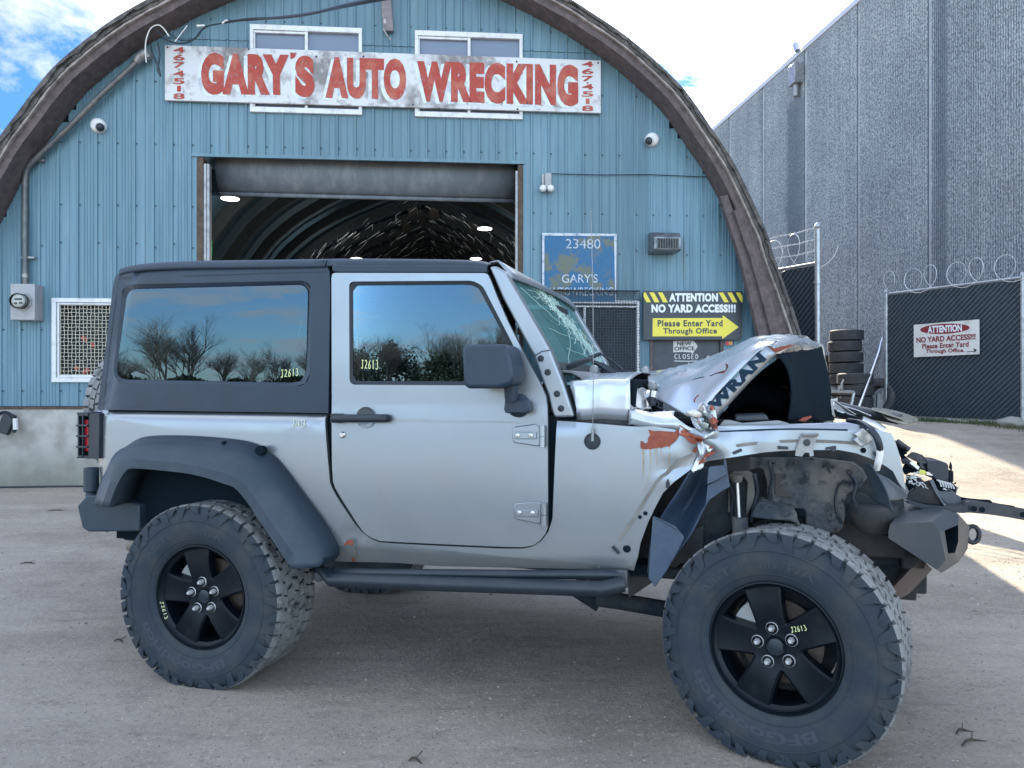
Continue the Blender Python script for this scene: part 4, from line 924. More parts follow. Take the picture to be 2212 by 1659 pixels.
# ---- hard top
def vtop(x, z):
    v = -.772 + .02 * max(0, z - 1.25)
    xb_ = -.66 + (z - 1.21) * .22
    if x < xb_ + .075: v += min(.05, (xb_ + .075 - x) ** 2 * 5)
    if z > 1.80: v += (z - 1.80) ** 2 * 1.6
    return v
win_out = rounded([(z[0], z[1], z[2] / 3) for z in Z4((795, 290, 70), (2018, 262, 80), (2008, 950, 100), (728, 925, 100))])
win_in = rounded([(z[0], z[1], z[2] / 3) for z in Z4((828, 320, 60), (1998, 290, 70), (1980, 925, 85), (748, 902, 80))])
top_out = Z4((632, 1097), (690, 650), (748, 232), (790, 208), (2118, 172), (2135, 205), (2140, 300), (2128, 1122))
panel('hard_top', top_out, vtop, HARDTOP, car, holes=[win_out], grid=.05, lip=.02)
def ring(name, A, B, fA, fB, m_, parent, n=64):
    P = resample([fA(p) for p in A], n, True); Q = resample([fB(p) for p in B], n, True)
    mb = MB(); P.append(P[0].copy()); Q.append(Q[0].copy()); mb.grid([P, Q]); return mb.build(name, m_, parent, smooth=40)
ring('window_recess', win_out, win_in, lambda p: jp(p, vtop), lambda p: jp(p, lambda x, z: vtop(x, z) + .014), HARDTOP, car)
gl = lambda x, z: -.7565 
def pane_mesh(name, outl, vf, m_, parent, solid=0):
    mb = MB(); mb.poly([jp(p, vf) for p in outl]); return mb.build(name, m_, parent, smooth=0)
pane_mesh('quarter_window', win_in, lambda x, z: -.7575, GLASS, car)
strip_ = MB(); ribbon(strip_, smoothline([jp(p, lambda x, z: vtop(x, z) - .002) for p in Z4((782, 245), (1200, 232), (1700, 216), (2115, 205))], 3), .003, Vector((0, -1, 0))); strip_.build('roof_seam', RUBBER, car, smooth=0, recalc=False)
strip_ = MB(); ribbon(strip_, smoothline([jp(p, lambda x, z: vtop(x, z) - .002) for p in Z4((668, 1095), (705, 720), (745, 420), (775, 245), (792, 206))], 3), .003, Vector((0, -1, 0))); strip_.build('corner_seam', RUBBER, car, smooth=0, recalc=False)
mb = MB(); mb.grid([[Vector((-.66 + (z - 1.21) * .22 - .012 + .03 * abs(v / .72) ** 4, v, z)) for v in (-.73, -.6, 0, .6, .73)] for z in (1.21, 1.5, 1.8, 1.88)]); mb.build('hard_top_back', HARDTOP, car, solid=.02)
mb = MB(); mb.grid([[Vector((-.66 + (z - 1.21) * .22 - .028, v, z)) for v in (-.55, .55)] for z in (1.32, 1.80)]); mb.build('rear_window', GLASS, car, smooth=0)
mirror_panel('hard_top', top_out, vtop, HARDTOP, holes=[win_out]); o = pane_mesh('quarter_window', win_in, lambda x, z: -.7575, GLASS, car)
for v in o.data.vertices: v.co.y *= -1
# roof skin: sections from the traced edge over to the other side
edge = [(262, 580), (300, 572), (366, 567.5), (433, 565.5), (500, 565), (600, 563.5), (706, 562)]
edge2 = [(709, 561.5), (800, 561.5), (900, 562.5), (985, 564), (1035, 567), (1054, 573)]
def roofskin(name, E_, drop, m_):
    rows = []
    for p in smoothline([Vector((a, c_, 0)) for a, c_ in E_], 3):
        q = JF.at(p.x, p.y, -.745); r = []
        for v, dz in ((-.758, -drop), (-.757, -.02), (-.752, -.008), (-.742, 0), (-.70, .010), (-.4, .026), (0, .032)): r.append(Vector((q.x, v, q.z + dz)))
        r += [Vector((a.x, -a.y, a.z)) for a in r[:-1]][::-1]; rows.append(r)
    mb = MB(); mb.grid(rows); return mb.build(name, m_, car, smooth=50, solid=.006)
roofskin('roof', edge, .035, HARDTOP)
roofskin('front_roof_panel', edge2, .03, HARDTOP)
P = Z21((-62, 168), (-50, 160), (860, 166), (930, 180), (942, 200), (938, 214), (-10, 212), (-60, 203)); mb = MB(); mb.prism([jp(p, lambda x, z: -.775) for p in P], (0, .04, 0)); mb.build('drip_rail', HARDTOP, car, bevel=.005)
# ---- door
door_o = [(716, 600), (718, 591.5), (724, 589.5), (1045, 590), (1053, 592)] + ZI() + [(1052.3, 590.1)][:0] + Z21((965, 255), (1010, 370), (1080, 530), (1160, 690), (1235, 830), (1290, 930), (1325, 1010), (1335, 1080), (1338, 1200), (1339, 1659)) + ZI((953, 320), (935, 370), (890, 430), (830, 472), (740, 488), (580, 486), (0, 461)) + [(850, 1170.5), (820, 1168.5), (801, 1161), (786, 1150.5), (772.5, 1132), (758.5, 1110), (737, 1076.5), (724, 1053.5), (719.5, 1040.5), (717.5, 1012), (716.5, 893)]
def vdoor(x, z): 
    v = -.797 + .010 * ((z - .95) / .3) ** 2 if z < 1.25 else -.788 + .015 * (z - 1.25)
    if 1.185 < z <= 1.25: v = -.7915 + (z - 1.185) * .05
    return v
dw_out = rounded([(754, 608, 12), (1022, 606, 22), (1043, 618, 8), (1107, 742, 6), (1124, 795, 6), (1120, 833, 10), (755, 831, 14)])
dw_in = rounded([(762, 617, 12), (1018, 615, 20), (1034, 622, 8), (1097, 742, 6), (1112, 795, 6), (1109, 824, 8), (763, 823, 12)])
def ddisp(x, z): return -.0012 * noise.noise(Vector((x * 1.6, z * 2.4, 5)))
dish_o = [(791 + 22.5 * math.cos(k * math.pi / 12), 902 + 23.5 * math.sin(k * math.pi / 12)) for k in range(24)]
door = panel('door', door_o, vdoor, SILVER, car, holes=[dw_out, dish_o], grid=.035, disp=ddisp, lip=.022)
ring('window_rubber', dw_out, dw_in, lambda p: jp(p, vdoor), lambda p: jp(p, lambda x, z: -.774), RUBBER, door)
pane_mesh('door_window', dw_in, lambda x, z: -.772, GLASS, door)
o = panel('door', door_o, vdoor, SILVER, car, holes=[dw_out], grid=.1, lip=.02); 
for v in o.data.vertices: v.co.y *= -1
o.data.flip_normals(); o2 = pane_mesh('door_window', dw_in, lambda x, z: -.772, GLASS, o)
for v in o2.data.vertices: v.co.y *= -1
dp_ = lambda px, py, d=0: (lambda q: Vector((q.x, q.y - d, q.z)))(jp((px, py), vdoor))
# handle
c = dp_(791, 902, -.001); mb = MB(); mb.lathe([(.047, .001), (.044, .004), (.034, .013), (.018, .019), (0, .021)], c + Vector((0, -.002, 0)), 28); mb.build('handle_dish', SILVER, door, smooth=60)
mb = MB(); mb.lathe([(.046, -.0045), (.0475, -.0045), (.0475, 0)], c, 28); mb.build('dish_rim', SILVER, door)
a, e = dp_(732, 903, .028), dp_(833, 903, .032); mb = MB()
mb.tube(smoothline([a + Vector((-.012, .02, 0)), a, (a + e) / 2 + Vector((0, -.006, 0)), e, e + Vector((.012, .022, 0))], 4), .0175, 10)
mb.box(a + Vector((.0, .012, 0)), (.045, .035, .04)); mb.build('door_handle', BLACKP, door, smooth=60, bevel=.004)
mb = MB(); mb.lathe([(0, -.010), (.010, -.010), (.014, -.006), (.014, 0)], dp_(740, 939, 0), 20); mb.build('lock_barrel', STEEL, door)
# hinges
def hinge(dx, dy, z):
    pts = z
    mb = MB(); mb.prism([dp_(px, py, .014) for px, py in pts[0]], (0, .014, 0)); h = mb.build('hinge', SILVER, car, bevel=.004)
    mb = MB(); mb.prism([dp_(px, py, .020) for px, py in pts[1]], (0, .007, 0)); mb.build('hinge_plate', SILVER, h, bevel=.0025)
    a_, b_ = dp_(*pts[2][0], .022), dp_(*pts[2][1], .022); mid = (a_ + b_) / 2
    mb = MB(); mb.tube([a_, mid + Vector((0, 0, .001))], .0125, 14); mb.tube([mid - Vector((0, 0, .001)), b_], .0125, 14); mb.build('hinge_barrel', SILVER, h, smooth=40)
    for q in pts[3]: mb = MB(); mb.lathe([(0, -.003), (.0035, -.003), (.0035, -.006), (.0085, -.005), (.0095, 0)], dp_(*q, .020), 14); mb.build('hinge_bolt', STEEL, h, smooth=50)
hinge(0, 0, (Z21((1115, 1222), (1130, 1208), (1262, 1190), (1292, 1210), (1292, 1332), (1270, 1335), (1125, 1312), (1114, 1290)), Z21((1130, 1242), (1270, 1242), (1272, 1288), (1130, 1288)), Z21((1311, 1200), (1311, 1340)), Z21((1153, 1265), (1239, 1265))))
hinge(0, 0, (ZI((668, 120), (690, 104), (870, 87), (905, 105), (903, 270), (882, 283), (690, 245), (668, 222)), ZI((685, 156), (878, 158), (880, 222), (685, 212)), ZI((932, 104), (932, 295)), ZI((722, 183), (836, 186))))
# mirror
mc = JF.at(1072, 794, -.93); mb = MB()
P = [JF.at(px, py, -.86) for px, py in Z21((868, 690), (1118, 684), (1150, 720), (1168, 800), (1180, 890), (1158, 940), (1080, 962), (880, 962), (862, 930), (858, 720))]
mb.prism([p + Vector((0, -.135, 0)) + (Vector((.01, 0, 0)) if 0 else Vector()) for p in P], (0, .17, 0)); mi = mb.build('side_mirror', HARDTOP, car, bevel=.028, seg=5)
g0 = [JF.at(px, py, -.9) for px, py in ((1024, 828), (1024, 757))]; mb = MB(); mb.boxmm(g0[0].x - .006, g0[0].x - .001, -.985, -.84, g0[0].z, g0[1].z); mb.build('mirror_glass', PANE, mi, bevel=.01)
mb = MB(); mb.tube([JF.at(1104, 832, -.88), JF.at(1104, 866, -.875)], .028, 14, rs=[.03, .024]); mb.build('mirror_arm', HARDTOP, mi, smooth=60)
mb = MB(); mb.prism([JF.at(px, py, -.865) for px, py in Z21((1058, 1035), (1180, 1032), (1205, 1045), (1215, 1110), (1195, 1125), (1062, 1122), (1052, 1100))], (0, .06, 0)); mb.lathe([(.0, -.035), (.03, -.032), (.046, -.015), (.050, .03)], dp_(1121, 876, .01), 28); mb.build('mirror_base', HARDTOP, mi, bevel=.006, smooth=50)
# ---- A pillar, windscreen frame and glass
pil = Z21((957, 172), (1005, 168), (1065, 205), (1085, 250), (1220, 480), (1355, 715), (1440, 930), (1508, 1148), (1378, 1153), (1355, 1090), (1340, 1010), (1290, 880), (1245, 752), (1120, 520), (1045, 380))
for s_ in (1, -1):
    mb = MB(); P = [JF.at(px, py, -.765) for px, py in pil]
    mb.prism([Vector((p.x, s_ * -.765, p.z)) for p in P], (0, s_ * .075, 0)); mb.build('windscreen_pillar', SILVER, car, bevel=.010, seg=3)
for q in Z21((1292, 768), (1337, 857), (1397, 997), (1423, 1092)):
    mb = MB(); mb.lathe([(0, -.001), (.006, -.001), (.007, -.005), (.012, -.004), (.0135, 0)], JF.at(q[0], q[1], -.767), 16); mb.build('pillar_bolt', BLACKP, car, smooth=50)
strip_ = MB(); ribbon(strip_, [JF.at(px, py, -.7675) for px, py in Z21((1248, 753), (1300, 722), (1352, 714))], .004, Vector((0, -1, 0))); strip_.build('bracket_seam', RUBBER, car, smooth=0, recalc=False)
gb, gt = JF.at(*Z21((1422, 838))[0], -.69), JF.at(*Z21((1078, 238))[0], -.69)
hd0 = JF.at(*Z21((1000, 168))[0], -.72)
bow = lambda v: .035 * (1 - (v / .7) ** 2)
# header: bar across the top, slightly crushed at the far end
rows = []
for i in range(13):
    v = -.74 + 1.48 * i / 12; sag = .0
    a = Vector((hd0.x - .02, v, hd0.z + .012 - sag)); rows.append([a, a + Vector((.035, 0, .006)), Vector((gt.x + .012 + bow(v), v, gt.z + .018)), Vector((gt.x + .020 + bow(v), v, gt.z - .006)), Vector((gt.x - .02, v, gt.z - .012))])
mb = MB(); mb.grid(rows); mb.build('windscreen_header', SILVER, car, smooth=40, solid=.006)
rows = []
for i in range(17):
    v = -.69 + 1.38 * i / 16; rows.append([Vector((gt.x + (gb.x - gt.x) * t + bow(v), v, gt.z + (gb.z - gt.z) * t)) for t in (0, .25, .5, .75, 1)])
mb = MB(); mb.grid(rows); ws = mb.build('windscreen', WSGLASS, car, smooth=60, recalc=False)
def gp(s, t, d=.003):                                # point on the glass: s across (0 near), t down
    v = -.69 + 1.38 * s; return Vector((gt.x + (gb.x - gt.x) * t + bow(v) + d, v, gt.z + (gb.z - gt.z) * t + d * .5))
mb = MB(); random.seed(21)
axis = [(.30, .0), (.42, .25), (.52, .5), (.66, .75), (.8, .98)]
def axp(k):
    k = min(3.999, max(0, k)); i = int(k); t = k - i; return (axis[i][0] * (1 - t) + axis[i + 1][0] * t, axis[i][1] * (1 - t) + axis[i + 1][1] * t)
for i in range(420):                                 # radiating cracks around the crushed band
    s0, t0 = axp(random.uniform(0, 4)); s0 += random.gauss(0, .05); t0 += random.gauss(0, .03); an = random.uniform(0, 6.28); L = random.choice((.03, .05, .08, .16)) * random.uniform(.6, 1.5)
    P = []; s_, t_ = s0, t0
    for k in range(5):
        P.append(gp(min(.99, max(.01, s_)), min(.99, max(.01, t_)))); an += random.gauss(0, .5); s_ += math.cos(an) * L / 4; t_ += math.sin(an) * L / 4 * 1.3
    mb.tube(P, random.choice((.0008, .0012, .002)), 3, caps=False)
for i in range(900):                                 # glints of pulverised glass along the band
    s0, t0 = axp(random.uniform(.1, 4)); s0 += random.gauss(0, .022); t0 += random.gauss(0, .02); c = gp(min(.99, max(.01, s0)), min(.99, max(.01, t0)), .004); r = random.uniform(.002, .008)
    d1 = Vector((random.uniform(-1, 1), random.uniform(-1, 1), random.uniform(-1, 1))).normalized() * r; d2 = Vector((random.uniform(-1, 1), random.uniform(-1, 1), random.uniform(-1, 1))).normalized() * r
    mb.poly([c, c + d1, c + d2])
for (s0, t0, s1, t1) in ((.05, .1, .35, .45), (.1, .55, .5, .62), (.55, .35, .95, .6), (.6, .5, .98, .9), (.35, .2, .75, .3), (.2, .75, .7, .88), (.6, .7, .97, .74), (.4, .5, .1, .95)):
    P = [gp(s0 + (s1 - s0) * k / 7 + random.uniform(-.015, .015), t0 + (t1 - t0) * k / 7 + random.uniform(-.02, .02)) for k in range(8)]; mb.tube(P, .0012, 3, caps=False)
mb.build('cracks', CRACK, ws, smooth=0, recalc=False); random.seed(5)
mb = MB(); 
for s_ in (-1,):
    a = gp(0, 0, .004); e = gp(0, 1, .004); ribbon(mb, [a, e], .03, Vector((1, 0, .6)))
a = [gp(k / 10, .98, .004) for k in range(11)]; ribbon(mb, a, .05, Vector((.8, 0, .6))); mb.build('glass_border', RUBBER, ws, smooth=0, recalc=False)
# cowl, wipers
cw = gb.z
mb = MB(); rows = []
for i in range(9):
    v = -.70 + 1.4 * i / 8; rows.append([Vector((gb.x - .02, v, cw - .005)), Vector((gb.x + .05 + bow(v), v, cw - .012)), Vector((gb.x + .09 + bow(v), v, cw - .035)), Vector((gb.x + .09, v, cw - .16))])
mb.grid(rows); mb.build('cowl_vent', mat('dull_cowl_plastic', (.14, .15, .16), .6, var=((.25, .25, .25), 12, .5, .7)), car, smooth=50, solid=.01)
mb = MB(); pa_ = lambda z, pts, v: [JF.at(p[0], p[1], v) for p in z(*pts)]
mb.tube(pa_(ZA, ((85, 572), (240, 515), (400, 455), (500, 440)), -.60), .010, 6, rs=[.007, .014, .012, .010]); mb.tube(pa_(ZA, ((420, 440), (560, 380), (600, 370)), -.45), .009, 6)
mb.tube(pa_(ZA, ((490, 470), (600, 540), (690, 600), (790, 630)), -.25), .02, 6, rs=[.01, .024, .028, .014]); mb.tube(pa_(ZA, ((600, 368), (760, 470), (885, 575)), .1), .006, 5); mb.tube(pa_(ZA, ((440, 585), (520, 580), (600, 575)), -.3), .008, 6)
wp = mb.split('wiper_arm', BLACKP, car, smooth=50)
for px, py, v in ((515, 582, -.32), (1178, 590, .15), (1268, 790, -.35)):
    q = JF.at(*ZA((px, py))[0], v); mb = MB(); mb.lathe([(0, -.026), (.018, -.024), (.024, -.008), (.02, .01), (.01, .03)], q, 14); mb.build('rubber_bump_stop', GREY, car, smooth=60)
# ---- bonnet: rear stub still in place
a, e = JF.at(1243, 826, -.72), JF.at(1359, 826, -.72); rows = []; zb = JF.at(1300, 907, -.74).z
for i in range(12):
    x = a.x - .02 + (e.x - a.x + .02) * i / 11; lean = .012 * (1 - i / 11)
    q = [(-.735, zb + .0), (-.738, zb + .05), (-.737, zb + .09), (-.734, a.z - .016), (-.724, a.z + .003), (-.70, a.z + .010), (-.45, a.z + .035), (-.2, a.z + .047), (.05, a.z + .05), (.3, a.z + .045), (.55, a.z + .025), (.70, a.z), (.735, a.z - .04), (.74, zb)]
    rows.append([Vector((x + .045 * (1 - min(1, (z - zb) / .14)) * (1 if i == 0 else .2) + .008 * noise.noise(Vector((v * 6, z * 9, i * .4))), v + .010 * noise.noise(Vector((x * 12, z * 9, 2))), z + .006 * noise.noise(Vector((x * 9, v * 5, 1))))) for v, z in q])
G2 = rows; mb = MB(); mb.grid(rows); mb.build('bonnet_rear_section', SILVERBENT, car, smooth=55, solid=.003)
mb = MB(); mb.prism(pa_(ZA, ((320, 1228), (960, 1212), (955, 1300), (700, 1285), (330, 1245)), -.735), (0, .02, 0)); mb.build('brown_bonnet_edge', BROWNM, car)
# folded front section
rowsH = [[(1519, 893, -.72), (1548, 852, -.72), (1585, 812, -.72), (1618, 778, -.71), (1640, 757, -.70), (1662, 745, -.68)],
         [(1478, 892, -.66), (1505, 850, -.62), (1545, 808, -.60), (1585, 772, -.58), (1632, 746, -.55), (1690, 738, -.48)],
         [(1428, 862, -.50), (1470, 824, -.42), (1520, 792, -.35), (1575, 764, -.30), (1640, 738, -.25), (1712, 730, -.15)],
         [(1400, 848, -.28), (1440, 806, -.1), (1500, 786, .0), (1560, 762, .05), (1640, 732, .1), (1735, 730, .15)],
         [(1396, 836, -.15), (1440, 801, .2), (1505, 789, .3), (1560, 767, .35), (1648, 738, .4), (1774, 746, .45)]]
sheet('crumpled_bonnet', rowsH, SILVERBENT, car, nu=9, nv=9, amp=.020, freq=6, thick=.003, seed=1, crease=.014, smooth=24, calm=True)
sheet('bay_shade_sheet', [[(1550, 905, .28), (1590, 860, .28), (1640, 805, .28), (1690, 765, .28)], [(1560, 906, .30), (1610, 880, .30), (1660, 860, .30), (1712, 845, .30)], [(1562, 907, .32), (1620, 907, .32), (1670, 907, .32), (1725, 907, .32)]], mat('bay_shade_dark', (.009, .019, .028), .9, spec=.08), car, amp=.01, freq=6, thick=.004, seed=51)  # added dark sheet stands in for the shaded hollow under the bonnet
sheet('bonnet_peak_edge', [[(1640, 757, -.70), (1662, 748, -.68), (1676, 758, -.66), (1672, 768, -.655)], [(1680, 735, -.45), (1705, 738, -.42), (1712, 748, -.38), (1700, 762, -.36)], [(1700, 724, -.1), (1730, 732, -.05), (1742, 742, 0), (1738, 757, .02)], [(1716, 725, .2), (1752, 735, .25), (1771, 744, .3), (1774, 752, .32)]], SILVERBENT, car, nu=5, nv=6, amp=.010, freq=14, seed=4, thick=.003, smooth=30, jag=.002)
# side strip with the letters
S0, S1, S2, S3 = [JF.at(px, py, -.752) for px, py in ((1547, 904), (1676, 764), (1655, 747), (1518, 890))]
rows = []
for j in range(5):
    t = j / 4; rows.append([bil([S0, S1, S2, S3], i / 16, t) + Vector((0, -.006 * math.sin(t * 3.14) + .004 * noise.noise(Vector((i * .5, t * 3, 0))), 0)) for i in range(17)])
mb = MB(); mb.grid(rows); stp = mb.build('bonnet_side_strip', SILVER, car, smooth=60, solid=.003)
Q = [JF.at(px, py, -.772) for px, py in ZB((288, 1118), (955, 442), (842, 340), (170, 1022))]
mb = MB(); text_quad(mb, 'WRAN', [Q[0], Q[1], Q[2], Q[3]], .062, 1.10); mb.build('decal_lettering', DECAL, stp, smooth=0, recalc=False)
flatpatch2 = lambda nm, pts, v, m_: (lambda mb: (mb.poly([JF.at(p[0], p[1], v) for p in pts]), mb.build(nm, m_, car, smooth=0, recalc=False)))(MB())
flatpatch2('peak_rust', jagp(ZB((1005, 300), (1100, 285), (1240, 250), (1330, 245), (1200, 300), (1090, 350), (1010, 345)), .8, 3), -.705, PRIMER)
flatpatch2('peak_rust', jagp(ZB((970, 350), (1010, 335), (1060, 370), (1000, 440), (985, 400)), .6, 2), -.742, MIXRUST)
flatpatch2('bonnet_tear', jagp(ZB((285, 612), (350, 610), (400, 590), (430, 560), (415, 500), (450, 515), (440, 570), (395, 620), (340, 628), (290, 618)), .4, 2), -.68, PRIMER)
flatpatch2('bonnet_tear', jagp(ZB((0, 1000), (15, 940), (50, 905), (80, 905), (30, 950), (20, 1000)), .3, 2), -.71, PRIMER)
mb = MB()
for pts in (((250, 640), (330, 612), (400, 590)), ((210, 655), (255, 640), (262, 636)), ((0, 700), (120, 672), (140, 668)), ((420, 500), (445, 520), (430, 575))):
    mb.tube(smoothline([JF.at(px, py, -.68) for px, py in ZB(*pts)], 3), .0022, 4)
mb.build('crease_shade', DARK, car, smooth=0)  # dark tubes stand in for shade in the bonnet creases
# dark underside and black front flap of the bonnet
sheet('bonnet_underside', [[(1678, 766, -.62), (1700, 800, -.55), (1705, 850, -.5), (1700, 905, -.45)], [(1715, 756, -.2), (1722, 800, -.15), (1730, 850, -.1), (1735, 908, -.1)], [(1745, 750, .1), (1752, 800, .15), (1765, 850, .18), (1770, 909, .2)], [(1773, 747, .32), (1783, 790, .34), (1793, 855, .36), (1805, 909, .38)]], mat('black_insulation_felt', (.006, .014, .022), .9, spec=.08, bump=(20, .3, .01)), car, nu=5, nv=5, amp=.012, freq=6, thick=.004, seed=8)
mb = MB(); mb.tube(smoothline([JF.at(px, py, v) for px, py, v in ((1768, 743, .31), (1777, 750, .32), (1780, 775, .33), (1784, 790, .34), (1790, 830, .35), (1794, 858, .36), (1797, 880, .36), (1802, 900, .37))], 4), .006, 6)
mb.prism([JF.at(px, py, .34) for px, py in ZB((1780, 960), (1865, 945), (1870, 975), (1810, 990), (1815, 1060), (1890, 1050), (1885, 1080), (1820, 1090), (1825, 1165), (1800, 1165))], (0, .02, 0)); mb.build('bonnet_front_edge', mat('scuffed_edge_metal', (.45, .46, .46), .4, .6), car, smooth=50)
# torn metal between the two bonnet halves
sheet('torn_bonnet_piece', [[(1360, 840, -.66), (1375, 836, -.62), (1390, 838, -.55)], [(1360, 875, -.70), (1382, 868, -.66), (1398, 862, -.58)], [(1362, 888, -.72), (1385, 882, -.68), (1402, 888, -.6)]], BRIGHT, car, amp=.016, freq=16, seed=2, crease=.01, jag=.004)
sheet('torn_bonnet_piece', [[(1382, 856, -.60), (1395, 848, -.52), (1408, 850, -.5)], [(1378, 880, -.66), (1395, 872, -.62), (1408, 862, -.58)], [(1378, 880, -.7), (1396, 886, -.69), (1404, 885, -.66)]], BRIGHT, car, amp=.014, freq=18, seed=3, crease=.01, jag=.004)
sheet('bonnet_mid_plate', [[(1402, 830, -.32), (1415, 836, -.30), (1470, 812, -.25)], [(1398, 815, .0), (1420, 812, .0), (1480, 800, .0)], [(1393, 804, .5), (1430, 800, .5), (1492, 797, .5)]], SILVERBENT, car, amp=.006, freq=8, seed=5)
sheet('fender_inner_rail', [[(1358, 920, -.76), (1430, 927, -.765), (1500, 934, -.765), (1552, 932, -.75)], [(1359, 903, -.765), (1430, 912, -.78), (1500, 925, -.78), (1555, 925, -.76)], [(1360, 890, -.75), (1420, 897, -.765), (1470, 905, -.77), (1458, 918, -.75)], [(1360, 884, -.72), (1400, 888, -.72), (1440, 888, -.72), (1458, 887, -.7)]], SILVERBENT, car, amp=.006, freq=12, seed=6, crease=.006, jag=.002)
mb = MB(); mb.tube([JF.at(*ZA((1290, 865))[0], -.62), JF.at(*ZA((1270, 945))[0], -.63)], .018, 10); mb.build('strut_mount', STEEL, car, smooth=60)
mb = MB(); mb.tube([JF.at(*ZA((1262, 940))[0], -.62), JF.at(*ZA((1270, 1050))[0], -.63)], .022, 8, rs=[.024, .012]); mb.tube(smoothline([JF.at(*p, -.6) for p in ZA((1310, 960), (1350, 1020), (1340, 1060), (1420, 1080))], 4), .003, 4); mb.build('torn_rubber_boot', BLACKP, car, smooth=60)
# crush knot where bonnet, fender and scuttle meet
random.seed(11)
for k, (pts, m_, v, am) in enumerate((
    ([[(1487, 893), (1505, 897), (1520, 893)], [(1490, 903), (1508, 908), (1520, 905)], [(1496, 912), (1506, 920), (1516, 915)]], MIXRUST, -.79, .02),
    ([[(1500, 912), (1518, 908), (1532, 915)], [(1498, 922), (1515, 925), (1530, 926)], [(1510, 930), (1520, 934), (1528, 930)]], mat('crumpled_clear_plastic', (.30, .36, .33), .15, .3, coat=1), -.81, .015),
    ([[(1526, 895), (1540, 892), (1550, 905)], [(1524, 908), (1540, 908), (1551, 918)], [(1530, 920), (1540, 926), (1549, 935)]], MIXRUST, -.80, .018),
    ([[(1470, 922), (1490, 926), (1515, 932)], [(1468, 934), (1495, 944), (1520, 946)], [(1480, 944), (1500, 958), (1518, 956)]], MIXRUST, -.80, .02),
    ([[(1518, 930), (1534, 928), (1548, 935)], [(1512, 955), (1530, 955), (1545, 960)], [(1505, 985), (1520, 980), (1535, 975)], [(1496, 1008), (1510, 1004), (1526, 998)]], SILVERBENT, -.80, .022),
    ([[(1480, 886), (1495, 880), (1512, 885)], [(1482, 896), (1498, 896), (1514, 898)]], BRIGHT, -.78, .012),
    ([[(1506, 884), (1517, 872), (1530, 884)], [(1502, 900), (1516, 897), (1532, 900)]], BRIGHT, -.765, .012),
    ([[(1530, 892), (1534, 880), (1548, 896)], [(1528, 905), (1538, 905), (1552, 914)]], MIXRUST, -.785, .012))):
    sheet('crushed_metal', [[(x, y, v + random.uniform(-.02, .02)) for x, y in r] for r in pts], m_, car, nu=6, nv=6, amp=am, freq=20, seed=k + 10, crease=am * .6, jag=.003, smooth=20)
# antenna
c = sp(1279.5, 953.5, 0); mb = MB(); mb.lathe([(.033, 0), (.032, -.007), (.029, -.007), (.027, -.003), (.014, -.004), (0, -.006)], c, 28); an = mb.build('antenna_base', BLACKP, car, smooth=40)
mb = MB(); p0 = JF.at(1280, 953, -.81); p1 = JF.at(1276.5, 458, -.81); mb.tube([p0, p0 + Vector((0, 0, .05))], .006, 8, rs=[.007, .005]); P = [p0.lerp(p1, t) + Vector((.006 * math.sin(t * 3.1), 0, 0)) for t in (0, .25, .5, .75, 1)]; mb.tube(P, .0016, 6); mb.lathe([(0, -.004), (.004, 0), (0, .004)], p1, 8); mb.build('antenna_mast', MAST, an, smooth=60)
# paint pen writing
mb = MB(); hand(mb, 'J2613', [Vector((q.x, -.7745, q.z)) for q in (JF.at(px, py, -.7745) for px, py in Z21((128, 832), (240, 838), (240, 778), (128, 778)))], .0030, (0, -1, 0)); mb.build('pen_writing', CHALK, door, smooth=0, recalc=False)
mb = MB(); hand(mb, 'J2613', [JF.at(px, py, -.7605) for px, py in Z4((1820, 892), (1935, 878), (1935, 832), (1820, 842))], .0030, (0, -1, 0)); mb.build('pen_writing', CHALK, car, smooth=0, recalc=False)
mb = MB(); hand(mb, 'J2613', [sp(px, py, .0025) for px, py in Z4((1898, 1205), (1980, 1205), (1980, 1162), (1898, 1160))], .003, (0, -1, 0)); mb.build('pen_writing', FADEP, car, smooth=0, recalc=False)
# ---- rear flare
cA = [(203, 1089), (216, 1045), (223, 1031), (238, 999.5), (253, 981), (276.5, 963), (288, 954.5), (300, 948), (320, 943), (366, 941), (433, 943), (518, 951), (560, 963), (590, 984), (617, 1013.8), (654, 1063.8), (689, 1112), (717, 1152), (735, 1190), (722, 1211)]
cB = [(215, 1091), (235, 1030), (248, 988), (276, 972), (341, 975), (433, 987), (518, 1008), (556, 1038), (598, 1098), (642, 1160), (690, 1224)]
cC = [(234.8, 1095), (249.8, 1054), (263, 1029), (276, 1013), (291, 1011), (333, 1014), (416, 1024), (483, 1044), (518, 1063), (576, 1147), (605, 1190), (631, 1229)]
n = 48; PA = resample(smoothline([JF.at(*p, -.798) for p in cA], 3), n); PB = resample(smoothline([JF.at(*p, -.915) for p in cB], 3), n); PC = resample(smoothline([JF.at(*p, -.945) for p in cC], 3), n)
PB0 = [(a * .35 + b_ * .65) + Vector((0, -.01, .006)) for a, b_ in zip(PA, PB)]; PB2 = [(a + b_) / 2 + Vector((0, -.012, 0)) for a, b_ in zip(PB, PC)]; PC2 = [Vector((p.x, p.y + .02, p.z - .004)) for p in PC]; PD = [Vector((p.x, -.80, p.z + .01)) for p in PC]
mb = MB(); mb.grid([PA, PB0, PB, PB2, PC, PC2, PD]); fl_ = mb.build('rear_wheel_flare', FLARE, car, smooth=28, solid=.004)
mb = MB(); 
for t, (px, py) in enumerate(((482, 957), (560, 974))):
    q = JF.at(px, py, -.84); mb.lathe([(0, -.004), (.006 if t == 0 else .018, -.004), (.008 if t == 0 else .022, 0), (.022 if t else .008, .03)], q, 14)
mb.build('flare_bolt', DARK, fl_)
